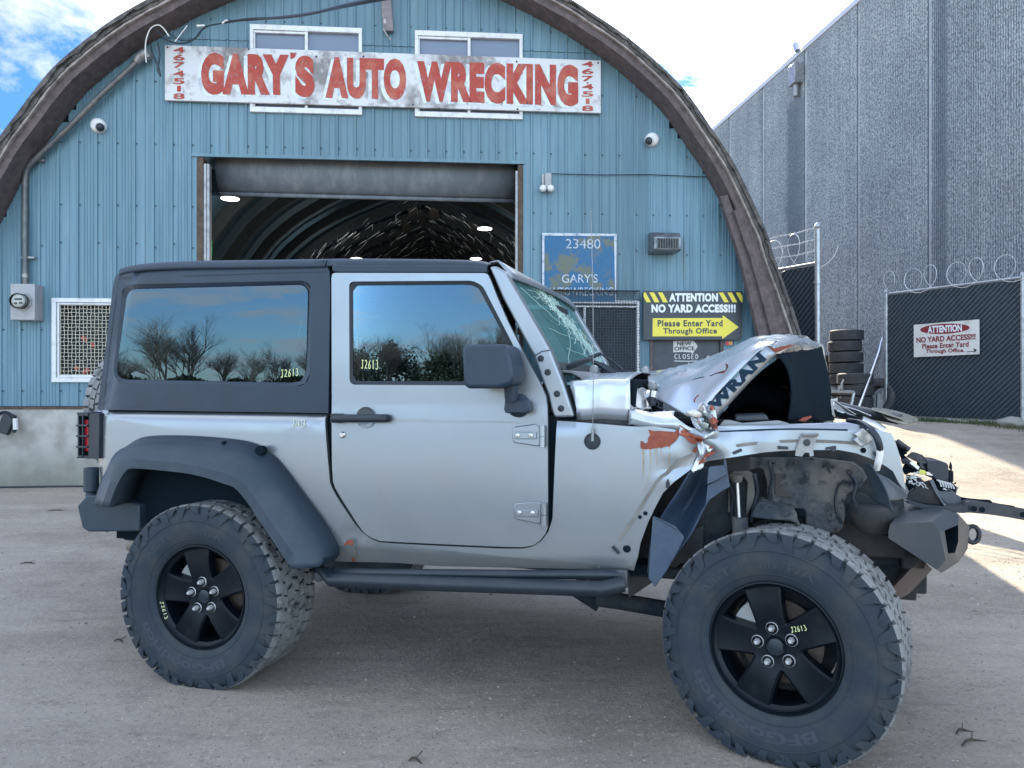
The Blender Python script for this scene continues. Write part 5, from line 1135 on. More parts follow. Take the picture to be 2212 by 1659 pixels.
# wheel housings
def housing(name, pts, m_, depth=.45):
    P = [JF.at(px, py, -.78) for px, py in pts]; mb = MB(); mb.grid([P, [Vector((p.x, -.78 + depth, p.z)) for p in P]]); mb.poly([Vector((p.x, -.78 + depth, p.z)) for p in P] ); return mb.build(name, m_, car, smooth=50)
housing('rear_wheel_housing', [(228, 1150), (240, 1070), (262, 1010), (300, 975), (380, 962), (480, 965), (545, 980), (590, 1015), (640, 1085), (700, 1190), (700, 1230)], mat('dark_wheel_housing', (.035, .042, .05), .8, var=((.08, .085, .09), 3, .45, .7)))
# front inner panel, dusty, with openings
def plate(name, pts, v, m_, t=.01, bevel=.003): 
    mb = MB(); mb.prism([JF.at(px, py, v) for px, py in pts], (0, t, 0)); return mb.build(name, m_, car, bevel=bevel)
plate('inner_splash_panel', ZE((-560, 330), (0, 255), (900, 262), (1380, 318), (1500, 400), (1570, 520), (1480, 640), (1310, 740), (1270, 850), (1290, 1000), (1250, 1180), (1190, 1245), (800, 1225), (765, 1150), (765, 960), (730, 928), (540, 928), (480, 880), (290, 862), (262, 800), (262, 580), (215, 420), (160, 398), (0, 432), (-300, 520)), -.56, LINERB, .012, .008)
plate('panel_pressing', ZE((370, 470), (440, 470), (445, 640), (600, 760), (600, 775), (400, 775), (365, 740)), -.566, mat('dark_pressing', (.055, .05, .045), .9), .004)  # darker plate laid on the splash panel
flatpatch2('panel_hole', ZE((805, 280), (845, 274), (885, 284), (845, 295)), -.562, DARK); flatpatch2('panel_hole', ZE((312, 335), (345, 323), (378, 333), (345, 348)), -.562, DARK); flatpatch2('panel_hole', ZE((655, 935), (730, 935), (765, 965), (765, 1030), (700, 1025), (660, 985)), -.556, DARK)
plate('shock_tower', ZD((1700, 760), (1760, 715), (1960, 715), (2030, 760), (2055, 1100), (2000, 1180), (1930, 1310), (1930, 1180), (1945, 860), (1880, 770), (1740, 790), (1720, 860), (1720, 1250), (1690, 1250)), -.60, mat('dusty_tan_steel', (.125, .12, .105), .85, var=((.06, .065, .065), 6, .45, .7), bump=(40, .4, .006)), .05, .01)
mb = MB(); mb.tube([JF.at(*p, -.65) for p in ZD((1812, 850), (1840, 1312))], .006, 8); mb.build('shock_rod', mat('bright_rod', (.8, .8, .78), .35, .6), car, smooth=60)
mb = MB(); mb.tube([JF.at(*p, -.65) for p in ZD((1845, 1312), (1855, 1530))], .031, 14); mb.tube([JF.at(*p, -.65) for p in ZD((1800, 760), (1810, 860))], .02, 12, rs=[.03, .018]); mb.split('shock_absorber', LINERB, car, smooth=60)
plate('coil_spring_perch', ZE((60, 1020), (130, 860), (200, 835), (330, 870), (620, 940), (655, 975), (660, 1080), (700, 1120), (680, 1200), (640, 1120), (560, 1085), (300, 1070), (100, 1045)), -.67, LINERB, .16, .007)
for vv in (-.60,):
    c = JF.at(*ZE((320, 1180))[0], vv); P = []
    for k in range(90): a = k * .35; P.append(Vector((c.x + .065 * math.cos(a), vv + .065 * math.sin(a), c.z + .03 - k * .0028)))
    mb = MB(); mb.tube(P, .010, 8); mb.build('coil_spring', UNDER, car, smooth=60)
plate('body_mount', ZE((1250, 760), (1400, 700), (1560, 740), (1700, 900), (1950, 1010), (1900, 1110), (1840, 1110), (1840, 1290), (1300, 1100), (1240, 1000)), -.55, UNDER, .10, .005)
mb = MB(); q = JF.at(*ZE((1640, 980))[0], -.58); mb.tube([q + Vector((0, 0, .03)), q, q + Vector((0, 0, -.05)), q + Vector((0, 0, -.07))], .07, 18, rs=[.085, .088, .07, .055]); mb.build('mount_bushing', BROWNM, car, smooth=40)
mb = MB(); mb.boxmm(2.02, 2.98, -.50, -.38, .66, .84); mb.boxmm(2.9, 2.99, -.50, .50, .62, .80); mb.boxmm(1.95, 2.2, -.5, .5, .62, .68); mb.split('frame_rail', BROWNM, car, bevel=.01)
# engine bay
mb = MB(); mb.boxmm(1.86, 1.90, -.70, .70, .7, 1.36); mb.boxmm(1.9, 2.8, .55, .6, .75, 1.12); mb.boxmm(2.0, 2.7, -.25, .35, .6, 1.16); mb.build('engine_bay', DARK, car, bevel=.01)
mb = MB(); mb.prism([JF.at(px, py, -.66) for px, py in ZB((545, 1170), (945, 1155), (985, 1235), (540, 1245))], (0, .2, 0)); mb.build('fuse_box', mat('engine_plastic', (.035, .045, .055), .5), car, bevel=.006)
plate('battery_tray', ZB((330, 1300), (400, 1225), (470, 1225), (640, 1265), (1100, 1232), (1240, 1270), (1240, 1290), (330, 1320)), -.70, GREY, .01)
mb = MB(); mb.prism([JF.at(px, py, .0) for px, py in ZB((640, 830), (700, 760), (900, 750), (1220, 800), (1225, 860), (1180, 900), (1110, 930), (960, 920), (900, 870), (640, 850))], (0, .08, 0)); mb.prism([JF.at(px, py, .05) for px, py in ZB((1200, 870), (1290, 850), (1290, 960), (1200, 965))], (0, .05, 0)); mb.split('engine_cover', mat('grey_engine_part', (.12, .125, .13), .6, var=((.3, .28, .25), 14, .55, .7)), car, bevel=.006)
mb = MB(); mb.tube(smoothline([JF.at(px, py, -.05) for px, py in ZB((420, 1010), (600, 880), (780, 870), (920, 900), (1180, 980))], 4), .06, 12); mb.build('intake_duct', DARK, car, smooth=60)
mb = MB(); mb.prism([JF.at(px, py, -.3) for px, py in ZB((1370, 1235), (1420, 1195), (1530, 1175), (1540, 1190), (1480, 1225), (1440, 1245))], (0, .03, 0)); mb.build('red_lamp_shard', mat('red_orange_plastic', (.35, .06, .03), .4), car)
mb = MB(); mb.tube(smoothline([JF.at(px, py, -.1) for px, py in ZB((655, 1180), (660, 1200), (650, 1225))], 3), .006, 6); mb.build('white_clip', WHT, car)
# ---- liner plastics
sheet('front_liner', [[(1487, 1020, -.78), (1465, 1060, -.76), (1430, 1110, -.74), (1412, 1150, -.74), (1398, 1240, -.74)], [(1520, 1008, -.70), (1500, 1060, -.62), (1470, 1110, -.60), (1445, 1160, -.64), (1420, 1215, -.66)], [(1560, 1020, -.74), (1545, 1060, -.72), (1520, 1100, -.70), (1488, 1160, -.70), (1450, 1210, -.70)]], LINERP, car, amp=.006, freq=6, thick=.004, seed=20, smooth=30)
plate('liner_flap', ZD((1440, 690), (1460, 655), (1640, 640), (1680, 760), (1560, 830), (1500, 860), (1420, 890)), -.80, LINERP, .02)
plate('liner_flap', ZD((1622, 475), (1632, 480), (1670, 580), (1690, 740), (1722, 915), (1600, 985), (1440, 1100), (1400, 1180), (1430, 900), (1560, 830), (1660, 760), (1640, 620)), -.78, LINERP, .006)
plate('liner_flap', ZI((1862, 225), (1880, 222), (2060, 310), (2135, 405), (2060, 560), (1985, 690), (1880, 835), (1850, 790), (1822, 760), (1840, 500)), -.80, LINERP, .006)
strip_ = MB(); ribbon(strip_, [JF.at(px, py, -.803) for px, py in ZI((1880, 228), (1990, 290), (2100, 360))], .004, Vector((0, -1, 0))); strip_.build('liner_crease', FLARE, car, smooth=0, recalc=False)
plate('lower_panel', ZI((1960, 700), (2212, 330), (2300, 300), (2300, 560), (2100, 640), (1990, 720), (1850, 800), (1700, 900), (1650, 930), (1645, 700), (1720, 690)), -.62, BROWNM, .02)
plate('wheel_arch_lining', [(1500, 1000), (1560, 985), (1700, 968), (1850, 962), (1925, 1000), (1950, 1060), (1955, 1100), (1880, 1110), (1600, 1110), (1490, 1080)], -.50, UNDER, .02)
plate('wheel_arch_lining', [(1385, 1236), (1372, 1180), (1400, 1100), (1450, 1035), (1520, 995), (1620, 985), (1620, 1120), (1530, 1180), (1480, 1215)], -.58, UNDER, .02)
for pts, v, r_ in ((((300, 300), (330, 520), (300, 700), (330, 850)), -.575, .006), (((1290, 560), (1180, 640), (1150, 900), (1230, 1120)), -.57, .005), (((1350, 480), (1420, 620), (1380, 800), (1450, 930)), -.58, .009),
                   (((100, 470), (140, 700), (90, 900), (60, 1100)), -.60, .008), (((690, 1150), (760, 1230), (950, 1290), (1200, 1300)), -.50, .012), (((-250, 560), (-180, 760), (-200, 1000), (-120, 1200)), -.59, .009)):
    mb = MB(); mb.tube(smoothline([JF.at(px, py, v) for px, py in ZE(*pts)], 4), r_, 6); mb.build('brake_hose', BLACKP, car, smooth=60)
for px, py in ZE((640, 330), (1050, 350), (300, 760), (850, 1180), (1180, 1190), (1330, 450), (560, 900), (200, 960), (1700, 820)):
    mb = MB(); mb.lathe([(0, -.010), (.007, -.010), (.008, 0), (.013, 0), (.013, .003)], JF.at(px, py, -.568), 6); mb.build('body_bolt', BROWNM, car, smooth=30)
# broken front flare
sheet('broken_front_flare', [[(1869.5, 1001, -.79), (1884, 1050, -.80), (1893, 1085, -.80)], [(1880, 1003, -.86), (1900, 1045, -.88), (1916, 1096, -.88)], [(1893, 1022, -.89), (1912, 1055, -.91), (1929, 1108, -.90)]], FLARE, car, amp=.001, thick=.004, smooth=25)
sheet('broken_front_flare', [[(1893, 1022, -.89), (1908, 1050, -.90), (1921, 1082, -.90)], [(1916, 1033, -.86), (1930, 1052, -.87), (1940, 1080, -.87)], [(1922, 1037, -.82), (1945, 1055, -.82), (1961, 1074, -.81)]], BUMPER, car, amp=.001, thick=.004, smooth=25)
# ---- hoses and bits on the fender
mb = MB(); mb.tube(smoothline([JF.at(*p[:2], p[2]) for p in ZC((-60, 480, -.6), (0, 488, -.66), (80, 500, -.74), (160, 540, -.80), (240, 610, -.84), (300, 690, -.85), (335, 780, -.85), (347, 850, -.84))], 4), .0115, 8); mb.build('black_hose', BLACKP, car, smooth=60)
mb = MB(); mb.tube(smoothline([JF.at(*p[:2], p[2]) for p in ZC((347, 845, -.84), (342, 930, -.83), (325, 1010, -.82), (300, 1100, -.80))], 4), .012, 8, rs=None); mb.build('white_hose_sleeve', WHT, car, smooth=60)
GLP = mat('clear_grey_plastic', (.16, .20, .22), .12, .3, coat=1, var=((.45, .47, .48), 25, .5, .6))
mb = MB(); mb.prism([JF.at(px, py, -.83) for px, py in ZC((20, 650), (130, 575), (190, 620), (255, 690), (260, 715), (170, 800), (100, 740))], (0, .04, 0)); mb.prism([JF.at(px, py, -.845) for px, py in ZC((8, 730), (60, 690), (165, 790), (110, 830))], (0, .03, 0)); mb.prism([JF.at(px, py, -.84) for px, py in ZC((175, 585), (205, 572), (250, 620), (215, 655))], (0, .03, 0)); mb.split('broken_lamp_bracket', GLP, car, bevel=.003)
# ---- front bumper
def fpt(p, v): return JF.at(*ZF(p)[0], v)
BT = {'a': fpt((456, 870), -.72), 'b': fpt((480, 778), -.72), 'c': fpt((1010, 752), -.735), 'd': fpt((1112, 852), -.735), 'e': fpt((1200, 1250), -.73), 'f': fpt((1080, 1372), -.71), 'g': fpt((456, 962), -.72),
      'h': fpt((565, 668), -.60), 'i': fpt((1205, 612), -.58), 'j': fpt((1365, 650), -.52), 'k': fpt((1505, 812), -.50), 'l': fpt((1482, 1100), -.50), 'm': fpt((1365, 1272), -.54), 'n': fpt((1142, 1412), -.62),
      'p1': fpt((1182, 862), -.715), 'p2': fpt((1360, 788), -.60), 'p3': fpt((1360, 1010), -.60), 'p4': fpt((1318, 1152), -.63), 'p5': fpt((1228, 1162), -.69)}
mb = MB(); f_ = lambda s_: mb.poly([BT[k_] for k_ in s_.split()])
f_('g a b c d e f'); f_('b h i c'); f_('c i j p2 p1 d'); f_('j k l m p4 p3 p2'); f_('d p1 p5 e'); f_('e p5 p4 m n f')
dz_ = Vector((0, .62, 0)); far = {k_: Vector((p.x + .02, p.y + .9, p.z)) for k_, p in BT.items()}
for a, e in (('i', 'j'), ('j', 'k'), ('k', 'l'), ('l', 'm'), ('m', 'n'), ('h', 'i')): mb.poly([BT[a], BT[e], far[e], far[a]])
bp2 = mb.build('front_bumper', BUMPER, car, smooth=25)
mb = MB(); pk = [BT[k_] + Vector((-.05, .05, 0)) for k_ in ('p1', 'p2', 'p3', 'p4', 'p5')]; mb.poly(pk)
for a, e, i in (('p1', 'p2', 0), ('p2', 'p3', 1), ('p3', 'p4', 2), ('p4', 'p5', 3), ('p5', 'p1', 4)): mb.poly([BT[a], BT[e], pk[(i + 1) % 5], pk[i]])
mb.build('fog_lamp_pocket', DARK, bp2, smooth=0)
c = fpt((1548, 912), -.42); mb = MB(); P = [c + Vector((.022 * math.cos(a) , 0, .032 * math.sin(a))) for a in [k * math.pi / 8 for k in range(16)]]; mb.tube(P, .009, 8, closed=True); mb.tube([c + Vector((-.08, 0, .015)), c + Vector((-.018, 0, .0))], .016, 8); mb.build('tow_loop', BLACKP, bp2, smooth=60)
plate('skid_plate', ZF((860, 1235), (1030, 1365), (960, 1440), (850, 1560), (730, 1680), (600, 1760), (470, 1640)), -.50, mat('rusty_brown_plate', (.12, .085, .07), .6, .2, var=((.22, .13, .09), 5, .5, .7), bump=(20, .3, .006)), .5)
plate('bumper_arm', ZF((470, 970), (860, 1235), (640, 1480), (480, 1640), (250, 1500), (180, 1300), (200, 900)), -.46, UNDER, .1)
mb = MB(); mb.boxmm(2.55, 3.0, -.3, .6, .45, .62); mb.build('crossmember', UNDER, car, bevel=.01)
# ---- smashed radiator support, fan, wiring and the long bent rail
random.seed(3)
sh = [(((700, 1480), (735, 1400), (790, 1370), (860, 1205), (930, 1270), (1000, 1250), (1080, 1380), (1200, 1550), (1150, 1590), (900, 1560), (760, 1520)), -.45, BROWNM),
      (((990, 1255), (1040, 1240), (1150, 1500), (1230, 1600), (1190, 1600), (1060, 1400)), -.48, BUMPER),
      (((1075, 1385), (1320, 1400), (1335, 1430), (1430, 1480), (1400, 1600), (1240, 1600), (1150, 1480)), -.40, BUMPER),
      (((540, 725), (600, 770), (710, 830), (725, 855), (690, 860), (620, 820), (700, 890), (700, 905), (660, 920), (740, 990), (780, 1030), (640, 1000), (590, 860)), -.40, DARK),
      (((700, 945), (770, 885), (800, 885), (900, 920), (960, 990), (950, 1040), (900, 1030), (940, 1110), (860, 1090), (850, 1020), (780, 990)), -.38, BLACKP),
      (((690, 1010), (740, 1030), (860, 1100), (850, 1160), (740, 1150), (680, 1180), (640, 1120)), -.42, DARK),
      (((700, 1180), (860, 1200), (800, 1330), (730, 1390), (690, 1300)), -.36, DARK), (((1030, 1230), (1200, 1200), (1280, 1270), (1345, 1340), (1320, 1395), (1100, 1380)), -.33, DARK),
      (((1230, 1110), (1300, 1130), (1300, 1270), (1240, 1280)), -.30, BLACKP), (((1252, 1090), (1268, 1012), (1285, 1060), (1280, 1130)), -.31, BLACKP), (((1310, 1300), (1340, 1275), (1335, 1300)), -.3, BLACKP),
      (((1160, 1365), (1195, 1340), (1290, 1390), (1280, 1402)), -.34, WHT), (((1310, 1400), (1345, 1345), (1362, 1340), (1330, 1435)), -.34, GREY)]
for i, (pts, v, m_) in enumerate(sh):
    mb = MB(); mb.prism([JF.at(px, py, v + random.uniform(-.02, .02)) for px, py in ZC(*pts)], (0, .02, 0)); mb.build('radiator_support_shard', m_, car, bevel=.002)
mb = MB(); mb.prism([JF.at(px, py, -.38) for px, py in ZC((955, 1000), (1000, 992), (1130, 1000), (1210, 1022), (1235, 1050), (1240, 1120), (1236, 1250), (1180, 1275), (1060, 1240), (965, 1150), (945, 1090))], (0, .16, 0)); mb.build('fan_motor_housing', BLACKP, car, bevel=.012, seg=3)
mb = MB(); mb.prism([JF.at(px, py, -.44) for px, py in ZC((835, 1170), (860, 1105), (945, 1130), (935, 1180))], (0, .03, 0)); mb.build('yellow_connector', YEL, car, bevel=.003)
mb = MB(); mb.prism([JF.at(px, py, -.45) for px, py in ZC((730, 1025), (762, 993), (860, 1078), (840, 1112))], (0, .003, 0)); mb.build('paper_label', WHT, car)
mb = MB(); mb.prism([JF.at(px, py, -.44) for px, py in ZC((945, 1150), (975, 1140), (1030, 1180), (1020, 1190), (950, 1175))], (0, .01, 0)); mb.build('white_tab', WHT, car)
mb = MB()
for pts in (((630, 1005), (680, 1000), (760, 1050), (840, 1120)), ((560, 740), (640, 800), (720, 855))): mb.tube(smoothline([JF.at(px, py, -.43) for px, py in ZC(*pts)], 4), .012, 6)
mb.split('wiring_hose', BLACKP, car, smooth=60)
mb = MB()
for k in range(16):
    x0, y0 = random.uniform(690, 850), random.uniform(1140, 1300); P = [(x0, y0)]
    for j in range(4): P.append((P[-1][0] + random.uniform(-20, 50), P[-1][1] + random.uniform(-30, 40)))
    mb.tube(smoothline([JF.at(*ZC(p)[0], -.46) for p in P], 3), .002, 4)
for k in range(6):
    x0 = 1080 + k * 34; mb.tube(smoothline([JF.at(*ZC(p)[0], -.40) for p in ((x0, 1240 + k * 8), (x0 + 40, 1265 + k * 10), (x0 + 60, 1330 + k * 6))], 3), .0035, 4)
mb.split('torn_wire', mat('pale_wire', (.5, .52, .53), .4), car, smooth=60)
rail = [JF.at(px, py, v) for px, py, v in ZF((700, 480, -.50), (900, 550, -.50), (1150, 580, -.50), (1400, 590, -.50), (1520, 560, -.50), (1850, 600, -.47), (2212, 660, -.42), (2420, 700, -.38))]
mb = MB(); w = [.012, .014, .016, .022, .036, .034, .034, .034]; t_ = [r + Vector((0, 0, w[i] * .55)) for i, r in enumerate(rail)]; bo = [r - Vector((0, 0, w[i] * .55)) for i, r in enumerate(rail)]
t_, bo = smoothline(t_, 4), smoothline(bo, 4); bk = Vector((.0, .05, 0)); mb.grid([[p + bk for p in t_], t_, bo, [p + bk for p in bo]]); rl = mb.build('bent_support_rail', BLACKP, car, smooth=30, solid=.003)
mb = MB(); mb.prism([JF.at(px, py, -.40) for px, py in ZF((1400, 430), (1440, 440), (1500, 450), (1650, 465), (1780, 470), (1810, 500), (1900, 520), (2100, 550), (2110, 600), (1760, 570), (1480, 560), (1400, 560))], (0, .02, 0)); mb.build('torn_foam_strip', DARK, rl, bevel=.002)
mb = MB()
for q in ((1665, 592), (1560, 580), (2195, 655)): mb.lathe([(0, -.002), (.011, -.002)], fpt(q, -.515 if q[0] < 2000 else -.45), 12)
mb.split('rail_hole', DARK, rl, smooth=0)
# ---- pipes and lid pieces lying across the top of the grille
mb = MB(); mb.tube([JF.at(px, py, v) for px, py, v in ZC((-180, 300, .1), (0, 345, .05), (300, 400, 0), (540, 440, -.05), (600, 460, -.06))], .026, 12); mb.build('black_crash_tube', BUMPER, car, smooth=60)
sheet('curled_grille_piece', [[(1882, 886, -.1), (1910, 893, -.1), (1945, 905, -.1), (1960, 915, -.1)], [(1884, 882, 0), (1915, 884, 0), (1955, 893, 0), (1984, 905, 0)], [(1914, 903, -.12), (1935, 912, -.12), (1960, 918, -.12), (1981, 915, -.05)]], mat('dirty_clear_plastic', (.22, .20, .15), .25, .1, coat=.6, var=((.10, .10, .09), 9, .4, .7)), car, amp=.008, freq=10, thick=.004, seed=31)
mb = MB(); mb.tube([JF.at(px, py, -.2) for px, py in ZB((1840, 985), (1950, 1060), (2100, 1160))], .005, 6); mb.tube([JF.at(px, py, -.15) for px, py in ZB((1940, 1050), (2130, 1110), (2300, 1180))], .006, 6); mb.tube([JF.at(px, py, -.5) for px, py in ZC((100, 480), (250, 540), (380, 620))], .022, 8); mb.split('loose_rod', STEEL, car, smooth=60)
sheet('torn_grille_panel', [[(1800, 880, 0), (1820, 892, 0), (1850, 900, 0)], [(1800, 868, .1), (1830, 878, .1), (1860, 896, .1)]], BRIGHT, car, amp=.012, freq=12, seed=33, crease=.008, jag=.003)
plate('black_grille_strip', ZB((1830, 1110), (1900, 1130), (2000, 1165), (2150, 1190), (2200, 1230), (2100, 1240), (1850, 1180)), -.1, DARK)
# ---- side steps
mb = MB(); mb.tube([JF.at(px, py, v) for px, py, v in ((690, 1232, -.76), (720, 1237, -.82), (900, 1239, -.84), (1100, 1241, -.84), (1300, 1241, -.82), (1345, 1243, -.78))], .019, 12)
mb.tube([JF.at(px, py, v) for px, py, v in ((705, 1238, -.82), (715, 1252, -.86), (950, 1261, -.88), (1200, 1269, -.88), (1300, 1272, -.87), (1346, 1262, -.84))], .030, 14)
mb.split('side_step', BLACKP, car, smooth=60)
mb = MB(); mb.prism([JF.at(px, py, -.80) for px, py in ZI((1380, 688), (1640, 690), (1645, 845), (1480, 870), (1350, 888), (1300, 760))], (0, .06, 0)); mb.prism([JF.at(px, py, -.78) for px, py in ZH((600, 1340), (720, 1340), (740, 1420), (660, 1475), (620, 1450))], (0, .06, 0)); mb.split('step_bracket', BUMPER, car, bevel=.006)
mb = MB(); mb.boxmm(-.3, 2.0, .78, .84, .48, .56); mb.split('side_step', BLACKP, car, bevel=.02)
mb = MB(); mb.tube([JF.at(px, py, -.5) for px, py in ((1290, 1292), (1345, 1300), (1450, 1318))], .035, 10); mb.tube([JF.at(px, py, -.4) for px, py in ((1240, 1262), (1300, 1300))], .05, 10); mb.split('lower_control_arm', UNDER, car, smooth=60)
# ---- axles, exhaust
mb = MB(); mb.tube([Vector((0, -.62, .39)), Vector((0, .62, .39))], .042, 14); mb.lathe([(.0, -.14), (.09, -.12), (.14, -.04), (.14, .04), (.09, .12), (0, .14)], (0, 0, .39), 20, mtx=None); mb.build('rear_axle', UNDER, car, smooth=60)
mb = MB(); mb.tube([Vector((2.42, -.62, .39)), Vector((2.42, .62, .39))], .042, 14); mb.lathe([(.0, -.14), (.09, -.12), (.14, -.04), (.14, .04), (.09, .12), (0, .14)], (2.42, .2, .39), 20); mb.tube([Vector((2.28, -.6, .42)), Vector((2.3, .6, .42))], .018, 8); mb.build('front_axle', UNDER, car, smooth=60)
c = JF.at(290, 1175, -.45); mb = MB(); mb.tube([c + Vector((.3, .5, 0)), c + Vector((.05, .1, 0)), c, c + Vector((-.03, -.02, 0))], .06, 16, rs=[.06, .065, .06, .03]); mb.build('muffler', mat('tan_muffler', (.26, .22, .18), .6, .3), car, smooth=60)
# ---- rear bumper, bolster, tail lamp, spare wheel
mb = MB(); P = [JF.at(px, py, -.80) for px, py in ((166, 1093), (188, 1069), (235, 1072), (300, 1090), (302, 1148), (190, 1149), (177, 1141))]; mb.prism(P, (0, .12, 0)); x_ = P[0].x
mb.boxmm(x_ + .03, -.62, -.69, .80, P[5].z, P[1].z); mb.build('rear_bumper', FLARE, car, bevel=.008)
c0, c1 = JF.at(197, 1010, -.76), JF.at(200, 1062, -.76); mb = MB(); mb.tube([c0, Vector((c0.x, c0.y, c1.z))], .034, 18); mb.tube([Vector((c0.x, c0.y, c1.z)), Vector((c0.x, c0.y, c1.z - .04))], .025, 12); mb.build('bumper_bolster', FLARE, car, smooth=40, bevel=.005)
x0, x1 = JF.at(167, 940, -.80).x, JF.at(203, 940, -.80).x; z1, z0 = JF.at(190, 893, -.8).z, JF.at(190, 990, -.8).z
mb = MB(); mb.boxmm(x0 + .64 * (x1 - x0), x1 + .03, -.80, -.64, z0, z1); mb.boxmm(x0, x0 + .64 * (x1 - x0), -.80, -.785, z1 - .014, z1); mb.boxmm(x0, x0 + .64 * (x1 - x0), -.80, -.785, z0, z0 + .012)
for f in (.27, .51, .75): mb.boxmm(x0 - .004, x0 + .64 * (x1 - x0), -.805, -.79, z0 + (z1 - z0) * (1 - f) - .005, z0 + (z1 - z0) * (1 - f) + .005)
mb.boxmm(x0, x0 + .008, -.80, -.64, z0, z1); mb.boxmm(x0, x0 + .64 * (x1 - x0), -.645, -.64, z0, z1); mb.boxmm(x0, x0 + .63 * (x1 - x0), -.80, -.64, z1 - .004, z1 + .004); mb.boxmm(x0 + .030, x0 + .036, -.803, -.79, z0, z1)
tl = mb.build('tail_lamp_guard', BLACKP, car, bevel=.003)
mb = MB(); mb.boxmm(x0 + .27 * (x1 - x0), x0 + .66 * (x1 - x0), -.788, -.66, z0 + .03, z1 - .03); mb.build('tail_lamp', REDLENS, tl, bevel=.008)

# ---- wheels
def rim_text(mb, s, r0, r1, a0, a1, y, bold=.01):
    V, Fc = text_pts(s, bold, 1.0); b_ = len(mb.v)
    for x, t in V:
        a = R(a0 + (a1 - a0) * x); r = r0 + (r1 - r0) * t; mb.v.append(Vector((math.cos(a) * r, y(r), math.sin(a) * r)))
    for f in Fc: mb.f.append([b_ + i for i in f]); mb.m.append(0)
TR_ = .416
def tyre_profile():
    return [(.228, -.118), (.236, -.128), (.250, -.138), (.285, -.154), (.315, -.160), (.345, -.159), (.372, -.153), (.392, -.143), (.402, -.128), (.405, -.10), (.406, 0), (.405, .10), (.402, .128), (.392, .143), (.372, .153), (.315, .160), (.25, .138), (.228, .118)]
def yside(r):
    pr_ = [(r_, y) for r_, y in tyre_profile()[:9]]
    for (r0, y0), (r1, y1) in zip(pr_, pr_[1:]):
        if r0 <= r <= r1: return y0 + (y1 - y0) * (r - r0) / (r1 - r0)
    return -.15
def make_tyre():
    mb = MB(); mb.lathe(tyre_profile(), n=96, mi=0)
    for r_ in (.262, .345): mb.lathe([(r_ - .003, yside(r_ - .003) - .001), (r_, yside(r_) - .003), (r_ + .003, yside(r_ + .003) - .001)], n=96)
    def blk(a, y, da, dy, h, mi=1, skew=0, r0=.402):
        P = []
        for (sa, sy, c_) in ((-1, -.75, 0), (-.3, -1, 0), (.25, -.75, 0), (1, -.9, 0), (.85, .1, 0), (1, .85, 0), (.2, 1, 0), (-.2, .7, 0), (-1, .9, 0), (-.85, 0, 0)):
            aa = a + (sa * da + skew * sy * dy * 10) / 2; P.append((aa, y + sy * dy / 2))
        b0 = mb.pts([Vector((math.cos(q) * (r0), yy, math.sin(q) * (r0))) for q, yy in P]); k_ = .97
        ca, cy2 = a, y
        b1 = mb.pts([Vector((math.cos(ca + (q - ca) * k_) * (r0 + h), cy2 + (yy - cy2) * k_, math.sin(ca + (q - ca) * k_) * (r0 + h))) for q, yy in P]); n_ = len(P)
        mb.f.append(list(range(b1, b1 + n_))[::-1]); mb.m.append(mi)
        for i in range(n_): mb.f.append([b0 + i, b0 + (i + 1) % n_, b1 + (i + 1) % n_, b1 + i]); mb.m.append(0 if mi == 0 else 1)
    NT = 44
    for i in range(NT):
        a = 2 * math.pi * i / NT; st = 2 * math.pi / NT
        for row, (y, dy) in enumerate(((-.094, .043), (-.047, .046), (0, .046), (.047, .046), (.094, .043))):
            blk(a + (row % 2) * st * .5 + random.uniform(-.01, .01), y + random.uniform(-.003, .003), st * .90, dy, .012, skew=.06 * (1 if row % 2 else -1))
        for s_ in (-1, 1):                               # shoulder lugs running down the sidewall, long and short by turns
            da = st * .76; lng = i % 2 == 0; a2 = a + (st * .25 if s_ < 0 else 0)
            sec = [(.416, .104), (.418, .134), (.410, .150), (.392 if lng else .398, .1545 if lng else .153), (.366 if lng else .384, .1600 if lng else .157), (.352 if lng else .374, .1590 if lng else .154)]
            if lng: sec = [(r_, y_) for r_, y_ in sec]
            L_, Rr = [], []
            for j, (r_, y_) in enumerate(sec):
                w_ = da * (1 if j < 3 else .86 - .12 * (j - 3)); sh_ = .018 * (j - 2) * (1 if i % 4 < 2 else -1) if j > 2 else 0
                L_.append(Vector((math.cos(a2 - w_ / 2 + sh_) * r_, s_ * y_, math.sin(a2 - w_ / 2 + sh_) * r_))); Rr.append(Vector((math.cos(a2 + w_ / 2 + sh_) * r_, s_ * y_, math.sin(a2 + w_ / 2 + sh_) * r_)))
            ins = lambda P: [p * .965 if k < 3 else Vector((p.x, p.y * .955, p.z)) for k, p in enumerate(P)]
            Li, Ri = ins(L_), ins(Rr)
            b0 = len(mb.f); mb.grid([Li, L_, Rr, Ri], 1)
            for q in range(b0, len(mb.f)): mb.m[q] = 1 if (q - b0) % 5 < 2 else 0
            mb.poly([Li[0], L_[0], Rr[0], Ri[0]], 1); mb.poly([Li[-1], L_[-1], Rr[-1], Ri[-1]], 0)
    return mb
